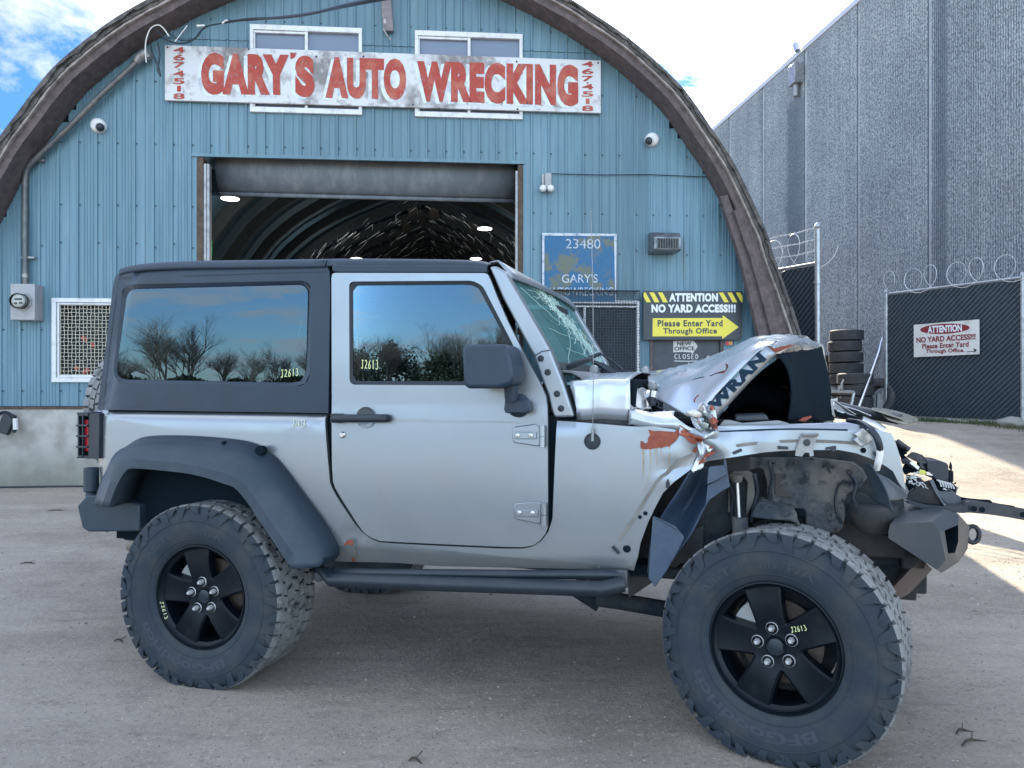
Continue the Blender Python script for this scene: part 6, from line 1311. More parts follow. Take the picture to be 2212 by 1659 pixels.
def make_wheel(name, parent, nuts, rimrot, tyre_clamp=None, spare=False, rot=0, glen=None):
    mb = MB(); mb.lathe([(.2335, -.124), (.232, -.130), (.226, -.131), (.222, -.120), (.216, -.112), (.205, -.105), (.200, -.06), (.195, .02), (.20, .11), (.232, .12)], n=72)
    mb.lathe([(0, -.098), (.030, -.098), (.033, -.100), (.036, -.094), (.05, -.092), (.085, -.100), (.092, -.094), (.092, -.06), (0, -.055)], n=48)
    for k in range(5):                                # five broad spokes with a sunk middle
        a = R(rimrot + 72 * k); ca, sa = math.cos(a), math.sin(a)
        def pt(r, w, y): return Vector((ca * r - sa * w, y, sa * r + ca * w))
        secs = [(.070, .052, -.099, .0), (.105, .053, -.108, .0), (.150, .058, -.113, .004), (.190, .065, -.112, .004), (.212, .070, -.108, .0)]
        rows = []
        for r_, hw, y, dish in secs:
            rows.append([pt(r_, -hw - .004, y + .045), pt(r_, -hw, y + .006), pt(r_, -hw + .008, y - .001), pt(r_, -hw * .35, y + dish), pt(r_, 0, y + dish), pt(r_, hw * .35, y + dish), pt(r_, hw - .008, y - .001), pt(r_, hw, y + .006), pt(r_, hw + .004, y + .045)])
        mb.grid(rows)
    w = mb.build(name, RIM, parent, smooth=40)
    mbn = []
    for k in range(5):
        a = R(nuts + 72 * k); c = Vector((math.cos(a) * .0635, -.100, math.sin(a) * .0635))
        mb = MB(); mb.lathe([(.020, -.006), (.0225, -.002)], c, 16, 0); mb.lathe([(0, -.030), (.0065, -.029), (.009, -.024), (.0105, -.018), (.0115, -.016), (.0115, .0)], c, 6, 0); mb.build('lug_nut', NUT, w, smooth=30)
    mb = MB(); mb.lathe([(0, -.101), (.022, -.101), (.026, -.099)], n=24); mb.build('centre_cap', BLACKP, w)
    t = make_tyre().build('tyre', [TYRE, TREAD], w, smooth=38, recalc=True)
    if tyre_clamp:
        for v in t.data.vertices:
            if v.co.z < -tyre_clamp: v.co.z = -tyre_clamp - .15 * (v.co.z + tyre_clamp) * -1 * .0; v.co.y *= 1.02
    mb = MB(); yy = lambda r: yside(r) - .0012
    rim_text(mb, 'All-Terrain T/A', .285, .318, 148, 62, yy, .015); rim_text(mb, 'BFGoodrich', .318, .285, 222 + 76 - 8, 222 - 14, yy, .03) if 0 else rim_text(mb, 'BFGoodrich', .283, .322, 300, 205, yy, .03)
    rim_text(mb, 'LT285/70R17', .262 + .006, .276, 195, 165, yy, .01)
    mb.build('tyre_lettering', mat('raised_rubber_lettering', (.031, .041, .054), .78), w, smooth=0, recalc=False)
    if not spare:
        mb = MB(); mb.lathe([(.05, -.02), (.150, -.02), (.152, -.012), (.150, .0), (.06, .005)], n=40); mb.build('brake_disc', RUSTY, w, smooth=40)
        mb = MB()
        for k in range(7):
            a0 = R(118 + k * 7); rows_ = [Vector((math.cos(a0) * r_, y_, math.sin(a0) * r_)) for r_, y_ in ((.10, -.035), (.10, -.055), (.165, -.055), (.172, -.02))]
            if k == 0: rr = []
            rr.append(rows_)
        mb.grid(rr); mb.build('brake_caliper', mat('cast_caliper', (.36, .37, .36), .55, .4), w, smooth=40, solid=.02)
        mb = MB(); mb.lathe([(.0, .02), (.19, .03), (.19, .04)], n=32); mb.build('backing_plate', UNDER, w)
    return w
HUB = .392
rw_ = make_wheel('rear_wheel', car, 96, 100, HUB - .002); rw_.location = (JF.at(432, 1291, -.89).x, -.765, HUB)
pol = lambda r_, a_: Vector((math.cos(R(a_)) * r_, -.1225, math.sin(R(a_)) * r_))
mb = MB(); hand(mb, 'J2613', [pol(.220, 190), pol(.220, 212), pol(.203, 212), pol(.203, 190)], .0022, (0, -1, 0)); mb.build('pen_writing', CHALK, rw_, smooth=0, recalc=False)
pf = JF.at(1682.4, 1416, -.90); st_ = R(-17)
fw = make_wheel('front_wheel', car, 102, 104, HUB - .002); off = Vector((-math.sin(st_) * .125, math.cos(st_) * .125, 0)); fw.location = (pf.x + off.x - .015, pf.y + off.y + .025, HUB); fw.rotation_euler = (R(-3), 0, st_)
mb = MB(); hand(mb, 'J2613', [Vector(p) for p in ((.058, -.1165, .062), (.110, -.1165, .080), (.103, -.1165, .097), (.054, -.1165, .080))], .002, (0, -1, 0)); mb.build('pen_writing', CHALK, fw, smooth=0, recalc=False)
for nm, src, loc in (('rear_wheel', rw_, (rw_.location.x, .765, HUB)), ('front_wheel', fw, (fw.location.x, .765, HUB))):
    c_ = src.copy(); COL.objects.link(c_); c_.parent = car; c_.location = loc; c_.rotation_euler = (0, 0, math.pi + (st_ if nm == 'front_wheel' else 0))
    for ch in src.children:
        if ch.name.startswith('pen'): continue
        d_ = ch.copy(); COL.objects.link(d_); d_.parent = c_
sw = make_wheel('spare_wheel', car, 90, 90, None, True); sw.location = (-1.0, .0, 1.17); sw.rotation_euler = (0, 0, R(-90))
# ---- cabin: seats, dash, wheel, roll bar
mb = MB()
for v in (-.36, .36): mb.box((.95, v, .98), (.5, .46, .14)); mb.box((.70, v, 1.25), (.14, .44, .55), rot=(0, R(-12), 0)); mb.box((.66, v, 1.58), (.09, .24, .16), rot=(0, R(-10), 0))
mb.box((.0, 0, 1.2), (.14, 1.0, .5)); mb.split('seat_cushion', SEAT, car, bevel=.03, seg=3)
mb = MB(); mb.boxmm(1.38, 1.72, -.68, .68, .95, 1.22); mb.build('dashboard', BLACKP, car, bevel=.03)
mb = MB(); P = [Vector((1.28 + .05 * math.sin(a), .36 + .19 * math.cos(a), 1.22 + .18 * math.sin(a))) for a in [k * math.pi / 12 for k in range(24)]]; mb.tube(P, .015, 8, closed=True); mb.tube([Vector((1.28, .36, 1.22)), Vector((1.42, .36, 1.15))], .03, 8); mb.build('steering_wheel', BLACKP, car, smooth=60)
mb = MB()
for v in (-.60, .60): mb.tube(smoothline([Vector((.5, v, .8)), Vector((.5, v, 1.5)), Vector((.52, v * .95, 1.74)), Vector((.9, v * .95, 1.77)), Vector((1.3, v * .95, 1.73))], 4), .03, 8); mb.tube(smoothline([Vector((-.5, v, .9)), Vector((-.4, v, 1.6)), Vector((.5, v * .95, 1.74))], 4), .03, 8)
mb.tube([Vector((.52, -.57, 1.74)), Vector((.52, .57, 1.74))], .03, 8); mb.split('roll_bar', BLACKP, car, smooth=60)
mb = MB(); mb.lathe([(0, 0), (.09, 0)], (0, 0, 0), 3); 
mb = MB(); mb.box((1.45, 0, 1.70), (.02, .22, .06)); mb.build('rear_view_mirror', BLACKP, car, bevel=.01)

# ================================================================== WAREHOUSE
def ware_extra(m, t, b, src):
    def nz(sc, vec=None, det=6, rg=.7):
        n = t.nodes.new('ShaderNodeTexNoise'); n.inputs['Scale'].default_value = sc; n.inputs['Detail'].default_value = det; n.inputs['Roughness'].default_value = rg; t.links.new(vec or src, n.inputs['Vector']); return n.outputs['Fac']
    def ramp(x, a, ca, b_, cb):
        r = t.nodes.new('ShaderNodeValToRGB'); e = r.color_ramp.elements; e[0].position = a; e[0].color = (*ca, 1); e[1].position = b_; e[1].color = (*cb, 1); t.links.new(x, r.inputs[0]); return r.outputs[0]
    mp = t.nodes.new('ShaderNodeMapping'); mp.inputs['Scale'].default_value = (1, 1, .55); t.links.new(src, mp.inputs[0])
    c1 = ramp(nz(34, mp.outputs[0], 4, .7), .40, (.18, .205, .225), .60, (.56, .60, .62))
    c2 = ramp(nz(.35), .35, (.70, .72, .74), .7, (1, 1, 1))
    mx_ = t.nodes.new('ShaderNodeMix'); mx_.data_type = 'RGBA'; mx_.blend_type = 'MULTIPLY'; mx_.inputs[0].default_value = 1; t.links.new(c1, mx_.inputs[6]); t.links.new(c2, mx_.inputs[7])
    mp2 = t.nodes.new('ShaderNodeMapping'); mp2.inputs['Scale'].default_value = (1.3, 1, .06); t.links.new(src, mp2.inputs[0])
    c3 = ramp(nz(1.4, mp2.outputs[0]), .35, (.80, .82, .84), .65, (1.06, 1.06, 1.05)); mx3 = t.nodes.new('ShaderNodeMix'); mx3.data_type = 'RGBA'; mx3.blend_type = 'MULTIPLY'; mx3.inputs[0].default_value = 1; t.links.new(mx_.outputs[2], mx3.inputs[6]); t.links.new(c3, mx3.inputs[7]); mx_ = mx3
    # damp stains below the two scuppers
    sp_ = t.nodes.new('ShaderNodeSeparateXYZ'); t.links.new(src, sp_.inputs[0]); last = mx_.outputs[2]
    for x0, x1, zt in ((21.75, 22.75, 9.9), (15.75, 16.15, 12)):
        def step(sock, e0, e1):
            n = t.nodes.new('ShaderNodeMapRange'); n.inputs[1].default_value = e0; n.inputs[2].default_value = e1; t.links.new(sock, n.inputs[0]); return n.outputs[0]
        def mul(a, c):
            n = t.nodes.new('ShaderNodeMath'); n.operation = 'MULTIPLY'; t.links.new(a, n.inputs[0]); t.links.new(c, n.inputs[1]); return n.outputs[0]
        f = mul(mul(step(sp_.outputs[0], x0 - .06, x0 + .05), step(sp_.outputs[0], x1 + .12, x1 - .12)), step(sp_.outputs[2], zt + .1, zt - .3))
        k = t.nodes.new('ShaderNodeMath'); k.operation = 'MULTIPLY'; t.links.new(f, k.inputs[0]); k.inputs[1].default_value = .62
        m2 = t.nodes.new('ShaderNodeMix'); m2.data_type = 'RGBA'; t.links.new(k.outputs[0], m2.inputs[0]); t.links.new(last, m2.inputs[6]); m2.inputs[7].default_value = (.09, .12, .15, 1); last = m2.outputs[2]
    t.links.new(last, b.inputs['Base Color'])
    bp = t.nodes.new('ShaderNodeBump'); bp.inputs['Strength'].default_value = .9; bp.inputs['Distance'].default_value = .02; t.links.new(nz(34, mp.outputs[0], 4, .7), bp.inputs['Height']); t.links.new(bp.outputs[0], b.inputs['Normal'])
WARE = mat('fractured_rib_concrete', (.35, .37, .38), .92, extra=ware_extra)
SMOOTHC = mat('smooth_concrete_joint', (.40, .43, .45), .85, var=((.3, .33, .36), 2, .4, .6))
wh = thing('warehouse', 'tall grey warehouse with ribbed broken-face concrete walls at the right', 'building', WF)
HT = 11.15; mb = MB(); x = 3.0; joints = [16.3, 19.0, 21.65, 24.4, 27.1, 13.6, 10.9, 8.2, 5.5]; rib = .064
while x < 33:
    j = any(abs(x + rib / 2 - q) < .075 for q in joints)
    if j: mb.poly([(x, -.01, -.5), (x + rib, -.01, -.5), (x + rib, -.01, HT), (x, -.01, HT)], 1)
    else:
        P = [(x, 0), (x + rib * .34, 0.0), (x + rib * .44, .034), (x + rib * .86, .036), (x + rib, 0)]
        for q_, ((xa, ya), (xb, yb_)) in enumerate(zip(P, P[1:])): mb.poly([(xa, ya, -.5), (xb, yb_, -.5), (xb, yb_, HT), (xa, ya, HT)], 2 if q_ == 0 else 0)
    x += rib
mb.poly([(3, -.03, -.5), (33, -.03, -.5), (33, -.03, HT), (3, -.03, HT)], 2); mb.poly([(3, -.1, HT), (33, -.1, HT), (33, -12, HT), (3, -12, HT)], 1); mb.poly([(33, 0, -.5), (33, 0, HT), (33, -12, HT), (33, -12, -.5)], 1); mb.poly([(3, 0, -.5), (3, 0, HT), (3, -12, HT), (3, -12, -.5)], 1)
mb.build('wall', [WARE, SMOOTHC, mat('shaded_rib_concrete', (.12, .15, .175), .9)], wh, smooth=0, recalc=False)  # darker valleys: shade between the ribs put into the concrete colour
mb = MB(); mb.boxmm(2.95, 33.05, -.25, .055, HT - .10, HT + .06); mb.build('parapet_flashing', mat('pale_flashing', (.50, .52, .54), .5, .3), wh, bevel=.01)
mb = MB(); mb.boxmm(21.75, 22.15, .03, .30, HT - 1.0, HT - .42); mb.tube([(21.95, .16, HT - 1.0), (21.95, .16, HT - 1.35)], .09, 10); sc_ = mb.build('rain_scupper', GREY, wh, bevel=.01)
mb = MB(); mb.box((21.95, .15, HT + .1), (.12, .12, .3), rot=(0, R(25), 0)); mb.build('scupper_bracket', STEEL, sc_)

# ================================================================== pale building far left
fb = thing('far_building', 'pale building with purple metal eave behind the barn at the far left', 'building', None, (-13.3, 17, 0))
mb = MB(); mb.boxmm(-4, 1.1, 0, 6, 0, 6.35); mb.build('wall', mat('pale_render', (.55, .53, .52), .8, var=((.25, .2, .17), 3, .55, .7)), fb)
mb = MB(); mb.prism([(-4, -.5, 7.1), (1.9, -.5, 6.38), (1.9, -.5, 6.26), (-4, -.5, 6.95)], (0, 7, 0)); mb.build('roof', mat('purple_metal_roof', (.16, .14, .20), .4, .4), fb, bevel=.02)
mb = MB(); mb.boxmm(.0, .8, -.02, .02, 5.0, 5.5); mb.build('window', PANE, fb)

# ================================================================== FENCES, GATE
GALV = mat('galvanised_tube', (.42, .45, .48), .4, .6, var=((.25, .27, .29), 12, .45, .7))
MESHW = mat('galvanised_wire', (.20, .25, .30), .5, .3)
COILM = mat('bright_razor_wire', (.72, .75, .78), .4, .3)
FABRIC = mat('dark_privacy_mesh', (.010, .022, .036), .7, 0, var=((.016, .03, .045), 3, .4, .6), stretch=(6, 1, 1))
def fence(name, label, A, B, z0a, z0b, hgt, coil=None, posts=(0, 1), barb=0, post_r=.035, over=0.0, cat='fence', ncoil=6):
    A = Vector((A[0], A[1], 0)); B = Vector((B[0], B[1], 0)); t = thing(name, label, cat, None, (A.x, A.y, 0)); L = (B - A).length; u = (B - A).normalized()
    def P(s, z): return Vector((u.x * s, u.y * s, z0a + (z0b - z0a) * s / L + z))
    nn = Vector((u.y, -u.x, 0)); nn = nn if nn.y < 0 else -nn
    mb = MB(); mb.poly([P(0.02, .10), P(L - .02, .10), P(L - .02, hgt - .03), P(.02, hgt - .03)]); mb.build('privacy_mesh', FABRIC, t, smooth=0)
    mb = MB(); sp_ = .10
    for dirn in (1, -1):
        c = -hgt
        while c < L:
            s0, z0_, s1, z1_ = c, 0, c + hgt, hgt
            if s0 < 0: z0_ = -s0; s0 = 0
            if s1 > L: z1_ = hgt - (s1 - L); s1 = L
            if s1 > s0:
                a_, b_ = (z0_, z1_) if dirn == 1 else (hgt - z0_, hgt - z1_)
                k = max(2, int((s1 - s0) / .25)); Q = []
                for i in range(k + 1):
                    f = i / k; Q.append(P(s0 + (s1 - s0) * f, .06 + (a_ + (b_ - a_) * f) * (hgt - .08) / hgt) + nn * (.018 + .006 * dirn))
                mb.tube(Q, (.0030 if dirn == 1 else .0007), 3, caps=False)
            c += sp_
    mb.build('chain_link', MESHW, t, smooth=0, recalc=False)
    mb = MB(); mb.tube([P(0, hgt), P(L, hgt)], .024, 10); mb.tube([P(0, .06), P(L, .06)], .02, 8) ; mb.split('rail', GALV, t, smooth=60)
    for k, s in enumerate(posts):
        mb = MB(); mb.tube([P(s * L, -.3), P(s * L, hgt + over + (.04 if k else .0))], post_r, 12); c = P(s * L, hgt + over + .05); mb.lathe([(0, .0)] , c, 4) if 0 else None
        mb.tube([c - Vector((0, 0, .02)), c + Vector((0, 0, .03)), c + Vector((0, 0, .045))], post_r * 1.1, 10, rs=[post_r * 1.12, post_r * .9, post_r * .2]); p_ = mb.build('post', GALV, t, smooth=60)
        mb = MB()
        for z in (.3, hgt * .5, hgt - .3): mb.tube([P(s * L, z), P(s * L, z + .03)], post_r * 1.35, 10)
        mb.build('clamp', GALV, p_, smooth=40)
    if coil:
        mb = MB(); Q = []; r = coil; turns = ncoil
        for i in range(turns * 26 + 1):
            a = i / 26 * 2 * math.pi; s = L * i / (turns * 26); Q.append(P(s, hgt + r * .75 + r * math.sin(a)) + nn * (.10 * math.cos(a * .5)) + u * (r * math.cos(a)))
        mb.tube(Q, .0048, 4, caps=False)
        for i in range(0, len(Q) - 1, 2): q = Q[i]; d = Vector((random.uniform(-1, 1), random.uniform(-1, 1), random.uniform(-1, 1))).normalized() * .014; mb.tube([q - d, q + d], .003, 3)
        mb.build('razor_coil', COILM, t, smooth=0, recalc=False)
    if barb:
        mb = MB()
        for k in range(barb):
            z = hgt + .18 + k * .17; k2 = 14; mb.tube([P(L * i / k2, z + .01 * math.sin(i * 2)) for i in range(k2 + 1)], .008, 4, caps=False)
            for i in range(30): q = P(L * i / 30, z); mb.tube([q + Vector((-.012, 0, -.02)), q + Vector((.012, 0, .02))], .004, 3)
        mb.build('barbed_wire', COILM, t, smooth=0, recalc=False)
    return t
f1 = fence('chain_link_fence', 'dark screened chain link fence with barbed wire beside the right foot of the barn', (3.35, 13.35), (4.50, 10.90), .65, .62, 2.5, coil=.28, posts=(1,), barb=3, post_r=.045, over=.5, ncoil=5)
f2 = fence('chain_link_gate', 'dark screened chain link gate leaf topped with razor coils at the far right', (7.48, 14.8), (8.62, 12.5), .62, .62, 2.52, coil=.25, posts=(0, 1), post_r=.035, cat='gate', ncoil=6)
f3 = fence('chain_link_fence', 'dark screened chain link fence continuing past the right edge of the picture', (8.68, 12.38), (9.3, 11.2), .62, .62, 2.45, coil=.26, posts=(), ncoil=3)
f3['label'] = 'dark chain link fence panel cut off by the right edge of the picture'
# plain concrete band behind the gate coils
# ---- attention sign on the gate (plane of the gate)
gA, gB = Vector((7.48, 14.8, 0)), Vector((8.62, 12.5, 0)); ang = math.degrees(math.atan2(gB.y - gA.y, gB.x - gA.x)); GF = Frame(gA.x, gA.y, ang)
gs = thing('gate_sign', 'white and maroon attention sign wired to the dark gate', 'sign', GF)
gy = -.055
g_ = lambda pts, yo=gy: [GF.at(px, py, yo) for px, py in Z22(*pts)]
mb = MB(); mb.prism(g_(((1498, 760), (1923, 740), (1921, 514), (1497, 550))), (0, .012, 0)); mb.build('board', mat('dirty_white_board', (.62, .63, .62), .6, 0, var=((.42, .40, .37), 5, .52, .7)), gs)
MAR = mat('maroon_ink', (.20, .020, .030), .6); mb = MB()
cx, cy = Z22((1699, 575))[0]; el = [GF.at(cx + 53.5 * math.cos(a) , cy + 11 * math.sin(a) - 2.6 * math.cos(a), gy - .004) for a in [k * math.pi / 16 for k in range(32)]]; mb.poly(el)
text_quad(mb, 'NO YARD ACCESS!!!', g_(((1515, 668), (1898, 644), (1898, 606), (1513, 632)), gy - .004), .035, 1); text_quad(mb, 'Please Enter Yard', g_(((1552, 706), (1853, 692), (1853, 656), (1552, 674)), gy - .004), .03, 1.05); text_quad(mb, 'Through Office.', g_(((1576, 742), (1826, 734), (1826, 700), (1576, 708)), gy - .004), .03, 1.05)
mb.build('maroon_lettering', MAR, gs, smooth=0, recalc=False)
mb = MB(); text_quad(mb, 'ATTENTION', g_(((1588, 604), (1810, 592), (1808, 546), (1588, 558)), gy - .008), .04, 1); mb.build('white_lettering', SWHT, gs, smooth=0, recalc=False)
mb = MB(); mb.poly(g_(((1840, 722), (1890, 718), (1882, 700), (1908, 713), (1886, 734), (1890, 723), (1840, 726)), gy - .004)); mb.build('arrow', BLK, gs, smooth=0)

# ================================================================== TYRE STACKS
OLDT = mat('old_tyre', (.040, .045, .052), .8, var=((.075, .075, .078), 6, .45, .7), bump=(30, .3, .01))
def old_tyre():
    t = thing('stacked_tyre', 'x', 'tyre'); mb = MB()
    pr_ = [(.20, -.09), (.23, -.105), (.28, -.11), (.315, -.098)]
    for k in range(5): y = -.09 + k * .036; pr_ += [(.332, y), (.333, y + .026), (.326, y + .028), (.326, y + .034)]
    pr_ += [(.315, .098), (.28, .11), (.23, .105), (.20, .09), (.19, 0)]
    mb.lathe(pr_, n=40, mtx=Matrix.Rotation(R(90), 4, 'X'), closed=True)
    o = mb.build('stacked_tyre', OLDT, None, smooth=40); bpy.data.objects.remove(t); return o
proto = old_tyre(); used = False
def put_tyre(loc, rot, lab, grp):
    global used
    o = proto if not used else proto.copy()
    if used: COL.objects.link(o)
    used = True; o.location = loc; o.rotation_euler = rot; tag(o, lab, 'tyre', grp); return o
X1, Y1 = (1827 - CX) / F * 15.4, 15.4
nm = ['bottom', 'second from bottom', 'third from bottom', 'fourth from bottom', 'fourth from top', 'third from top', 'second from top', 'topmost']
for k in range(8): put_tyre((X1 + random.uniform(-.02, .02), Y1 + random.uniform(-.02, .02), gz(X1, Y1) + .11 + k * .228), (random.uniform(-.02, .02), random.uniform(-.02, .02), k), 'old black tyre, %s of the tall stack beside the warehouse' % nm[k], 'tyres of the tall stack')
X2, Y2 = (1848 - CX) / F * 14.7, 14.7
nm = ['bottom', 'second from bottom', 'third from bottom', 'topmost']
for k in range(4): put_tyre((X2 + random.uniform(-.02, .02), Y2, gz(X2, Y2) + .11 + k * .228), (0, 0, k), 'old black tyre, %s of the short stack in front of the tall one' % nm[k], 'tyres of the short stack')
X3, Y3 = (1784 - CX) / F * 16.4, 16.4
nm = ['bottom', 'second from bottom', 'middle', 'fourth from bottom', 'fifth from bottom', 'topmost']
for k in range(6): put_tyre((X3, Y3, gz(X3, Y3) + .11 + k * .222), (0, 0, k), 'dark tyre, %s of the stack half hidden behind the tall one' % nm[k], 'tyres of the rear stack')
put_tyre(((1899 - CX) / F * 15.0, 15.0, gz(7.4, 15) + .40), (R(78), 0, R(-60)), 'large tyre standing upright beside the gate hinge post', None).scale = (1.2, 1.2, 1.2)
pt = lambda px, py, Y: Vector(((px - CX) / F * Y, Y, H + (CY - py) / F * Y))
mb = MB(); mb.tube([pt(1907, 728, 14.9), pt(1899, 760, 14.7), pt(1855, 884, 14.1)], .03, 10, rs=[.012, .035, .03]); tag(mb.build('metal_pole', mat('polished_pole', (.6, .62, .64), .2, .95), smooth=60), 'shiny metal pole leaning against the gate post by the tyres', 'pole')
st = thing('steel_stand', 'pale grey welded steel stand in front of the tyre stacks', 'stand', None, (6.3, 14.0, 0))
q = lambda px, py, Y: pt(px, py, Y) - Vector((6.3, 14.0, 0))
mb = MB(); mb.tube([q(1780, 844, 14), q(1845, 847, 14)], .03, 6); mb.tube([q(1775, 838, 15), q(1835, 841, 15)], .03, 6); mb.split('top_rail', GALV, st)
for a, c in (((1845, 847, 14), (1836, 890, 14)), ((1780, 844, 14), (1778, 888, 14)), ((1835, 841, 15), (1832, 875, 15))): mb = MB(); mb.tube([q(*a), q(*c)], .028, 6); mb.build('leg', GALV, st)
mb = MB(); mb.tube([q(1812, 842, 14), q(1822, 820, 14), q(1818, 838, 14)], .02, 6); mb.tube([q(1818, 843, 14), q(1818, 830, 14)], .035, 8); mb.build('clamp', GREY, st)
mb = MB(); mb.prism([pt(1896, 850, 14.6), pt(1906, 850, 14.6), pt(1907, 883, 14.6), pt(1894, 883, 14.6)], (0, .05, 0)); tag(mb.build('metal_sheet', GREY), 'grey metal sheet propped at the foot of the gate hinge post', 'sheet')
# lower junk behind the jeep nose
# ---- grass, stones and a plank along the gate
GR = mat('roadside_grass', (.055, .085, .028), .8, var=((.11, .12, .05), 2, .4, .6)); mb = MB()
for i in range(2600):
    s = random.random(); base = gA.lerp(gB, s * 1.25 - .12); x = base.x - random.random() ** 1.5 * .55 + .05; y = base.y - random.random() * .45 + .1; z = gz(x, y); h = random.uniform(.03, .10); a = random.uniform(0, 6.28); w = .006
    d = Vector((math.cos(a), math.sin(a), 0)); t = d * random.uniform(0, .04)
    mb.poly([Vector((x, y, z)) - d.cross(Vector((0, 0, 1))) * w, Vector((x, y, z)) + d.cross(Vector((0, 0, 1))) * w, Vector((x, y, z + h)) + t])
tag(mb.build('grass', GR, smooth=0, recalc=False), kind='stuff')
STONE = mat('pale_stone', (.32, .31, .28), .9, bump=(14, .5, .02))
def stone(px, py, Y, r, lab):
    c = pt(px, py, Y); bm = bmesh.new(); bmesh.ops.create_icosphere(bm, subdivisions=3, radius=r)
    for v in bm.verts: v.co += v.co.normalized() * noise.noise(v.co * 5 / r * .3) * r * .3; v.co.z *= .55
    me = bpy.data.meshes.new('stone'); bm.to_mesh(me); bm.free(); me.materials.append(STONE); me.shade_smooth(); o = bpy.data.objects.new('stone', me); COL.objects.link(o); o.location = (c.x, c.y, gz(c.x, c.y) + r * .2); tag(o, lab, 'stone')
stone(2186, 916, 12.6, .22, 'round pale stone on the grass at the latch end of the gate')
mb = MB(); a = pt(2047, 906, 13.6); c = pt(2090, 910, 13.1); a.z = gz(a.x, a.y) + .04; c.z = gz(c.x, c.y) + .03; mb.tube([a, c], .03, 4); tag(mb.build('plank', WHITEF), 'short white board lying on the grass under the gate', 'plank')

# ================================================================== TREES across the road behind the camera (they show in the windows)
BARK = mat('bare_bark', (.15, .125, .10), .9, var=((.24, .22, .19), 6, .4, .6))
def bare_tree(seed, h):
    random.seed(seed); root = thing('bare_tree', 'x', 'tree'); mt_, mc_ = MB(), MB()
    def grow(p, d, L, r, lv, mb_):
        P = [p]; rs = [r]; k = 4
        for i in range(k):
            d = (d + Vector((random.gauss(0, .12), random.gauss(0, .12), random.gauss(.03, .06)))).normalized(); p = p + d * L / k; P.append(p); rs.append(r * (1 - .45 * (i + 1) / k))
        mb_.tube(P, r, 5 if lv < 2 else 3, caps=False, rs=rs)
        if lv >= 5: return
        for j in range({0: 8, 1: 5, 2: 5, 3: 4, 4: 3}[lv]):
            t = random.uniform(.35, 1); q = P[int(t * k)]; az = random.uniform(0, 6.28); sp = random.uniform(.35, .8)
            dd = (d + Vector((math.cos(az), math.sin(az), random.uniform(-.1, .3))) * sp).normalized(); grow(q, dd, L * random.uniform(.55, .78), rs[int(t * k)] * .66, lv + 1, mc_)
    grow(Vector((0, 0, -.2)), Vector((0, 0, 1)), h * .36, h * .011, 0, mt_)
    mt_.build('trunk', BARK, root, smooth=60, recalc=False); mc_.build('crown', BARK, root, smooth=0, recalc=False); return root
protos = [bare_tree(41, 11), bare_tree(52, 10), bare_tree(63, 12)]
random.seed(99); descr = ['broad bare', 'slender bare', 'tall spreading bare']
pos = []
for i, hd in enumerate([202 + 2.15 * k for k in range(25)] + [196, 188, 178]):
    D_ = 68 + random.uniform(-8, 10); pos.append((math.sin(R(hd)) * D_, math.cos(R(hd)) * D_, i))
where = ['first', 'second', 'third', 'fourth', 'fifth', 'sixth', 'seventh', 'eighth', 'ninth', 'tenth', 'eleventh', 'twelfth', 'thirteenth', 'fourteenth', 'fifteenth', 'sixteenth', 'seventeenth', 'eighteenth', 'nineteenth', 'twentieth', 'twenty-first', 'twenty-second', 'twenty-third', 'twenty-fourth', 'twenty-fifth', 'twenty-sixth', 'twenty-seventh', 'twenty-eighth']
for x, y, i in pos:
    pr0 = protos[i % 3]; o = pr0 if i < 3 else dup(pr0); s = random.uniform(.60, 1.12)
    o.location = (x, y, 0); o.rotation_euler = (0, 0, random.uniform(0, 6)); o.scale = (s, s, s); o['label'] = '%s tree across the road, %s in the row reflected in the windows' % (descr[i % 3], where[i]); o['category'] = 'tree'; o['group'] = 'bare trees across the road'
LEAF = mat('dark_evergreen_leaf', (.022, .035, .02), .8, var=((.05, .065, .035), 3, .4, .6))
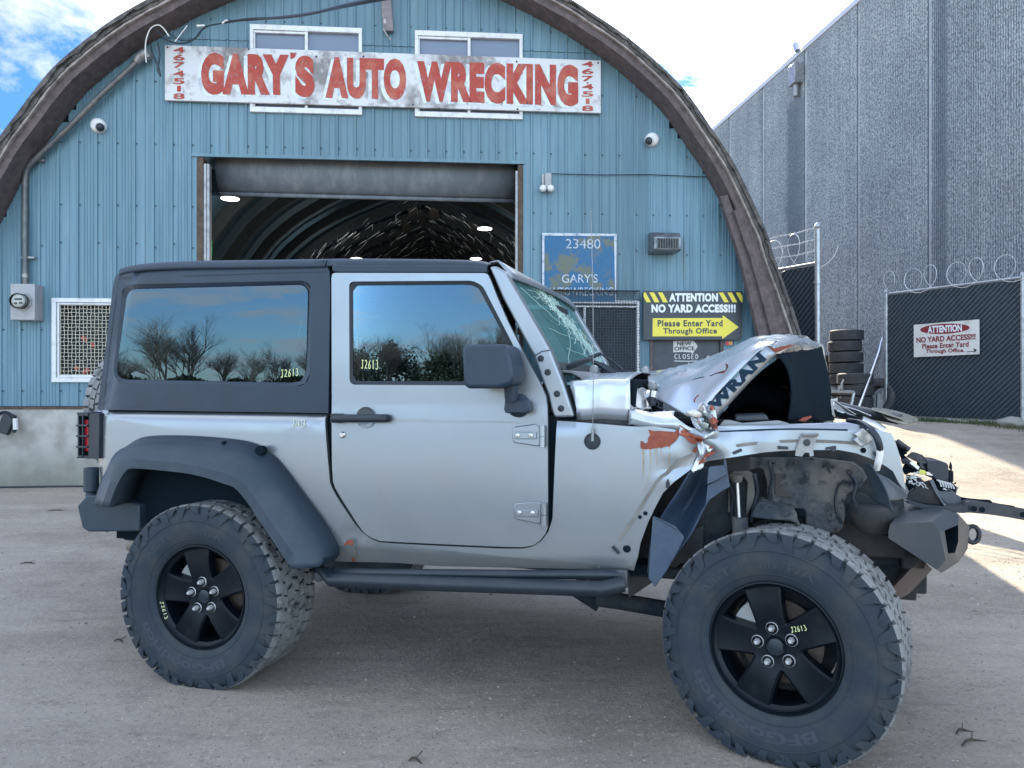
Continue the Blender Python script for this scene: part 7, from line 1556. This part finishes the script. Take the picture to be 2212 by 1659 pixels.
def leafmass(name, c, rx, ry, rz, nleaf, sz):
    mb = MB()
    for i in range(nleaf):
        a = random.uniform(0, 6.28); e = random.uniform(-.2, 1.57); k = random.uniform(.55, 1) * (1 + .25 * noise.noise(Vector((math.cos(a) * 2, math.sin(a) * 2, e * 2 + c[0]))))
        p = Vector((math.cos(a) * math.cos(e) * rx * k, math.sin(a) * math.cos(e) * ry * k, max(.02, math.sin(e)) * rz * k)); d1 = Vector((random.gauss(0, 1), random.gauss(0, 1), random.gauss(0, 1))).normalized() * sz; d2 = Vector((random.gauss(0, 1), random.gauss(0, 1), random.gauss(0, 1))).normalized() * sz
        mb.poly([p - d1, p + d2, p + d1, p - d2])
    o = mb.build(name, LEAF, None, smooth=0, recalc=False); o.location = c; return o
n_ = 0
for i, hd in enumerate((203, 207, 211, 215, 219, 223, 227, 231, 235, 239, 243, 247, 251, 255)):
    D_ = 70 + random.uniform(-3, 5); hh = (4.8 if 207 < hd < 229 else 2.0) * random.uniform(.85, 1.1); o = leafmass('evergreen_bush', (math.sin(R(hd)) * D_, math.cos(R(hd)) * D_, 0), 4.2, 3, hh, 4200, .15)
    tag(o, 'dark evergreen bush, %s in the hedge row across the road' % where[i], 'bush', 'evergreen bushes across the road')
cf = thing('conifer', 'dark pointed conifer across the road reflected at the rear window edge', 'tree', None, (math.sin(R(247)) * 45, math.cos(R(247)) * 45, 0)); mb = MB()
for i in range(3000):
    z = random.uniform(.3, 6.2); rr = (6.4 - z) * .28 * random.uniform(.3, 1.05) * (1 + .2 * math.sin(z * 9)); a = random.uniform(0, 6.28); p = Vector((math.cos(a) * rr, math.sin(a) * rr, z)); d = Vector((math.cos(a), math.sin(a), -.4)).normalized() * .22; s_ = Vector((-math.sin(a), math.cos(a), 0)) * .06
    mb.poly([p - s_, p + s_, p + d])
mb.build('crown', LEAF, cf, smooth=0, recalc=False); mb = MB(); mb.tube([(0, 0, 0), (0, 0, 6)], .12, 8, rs=[.14, .02]); mb.build('trunk', BARK, cf)
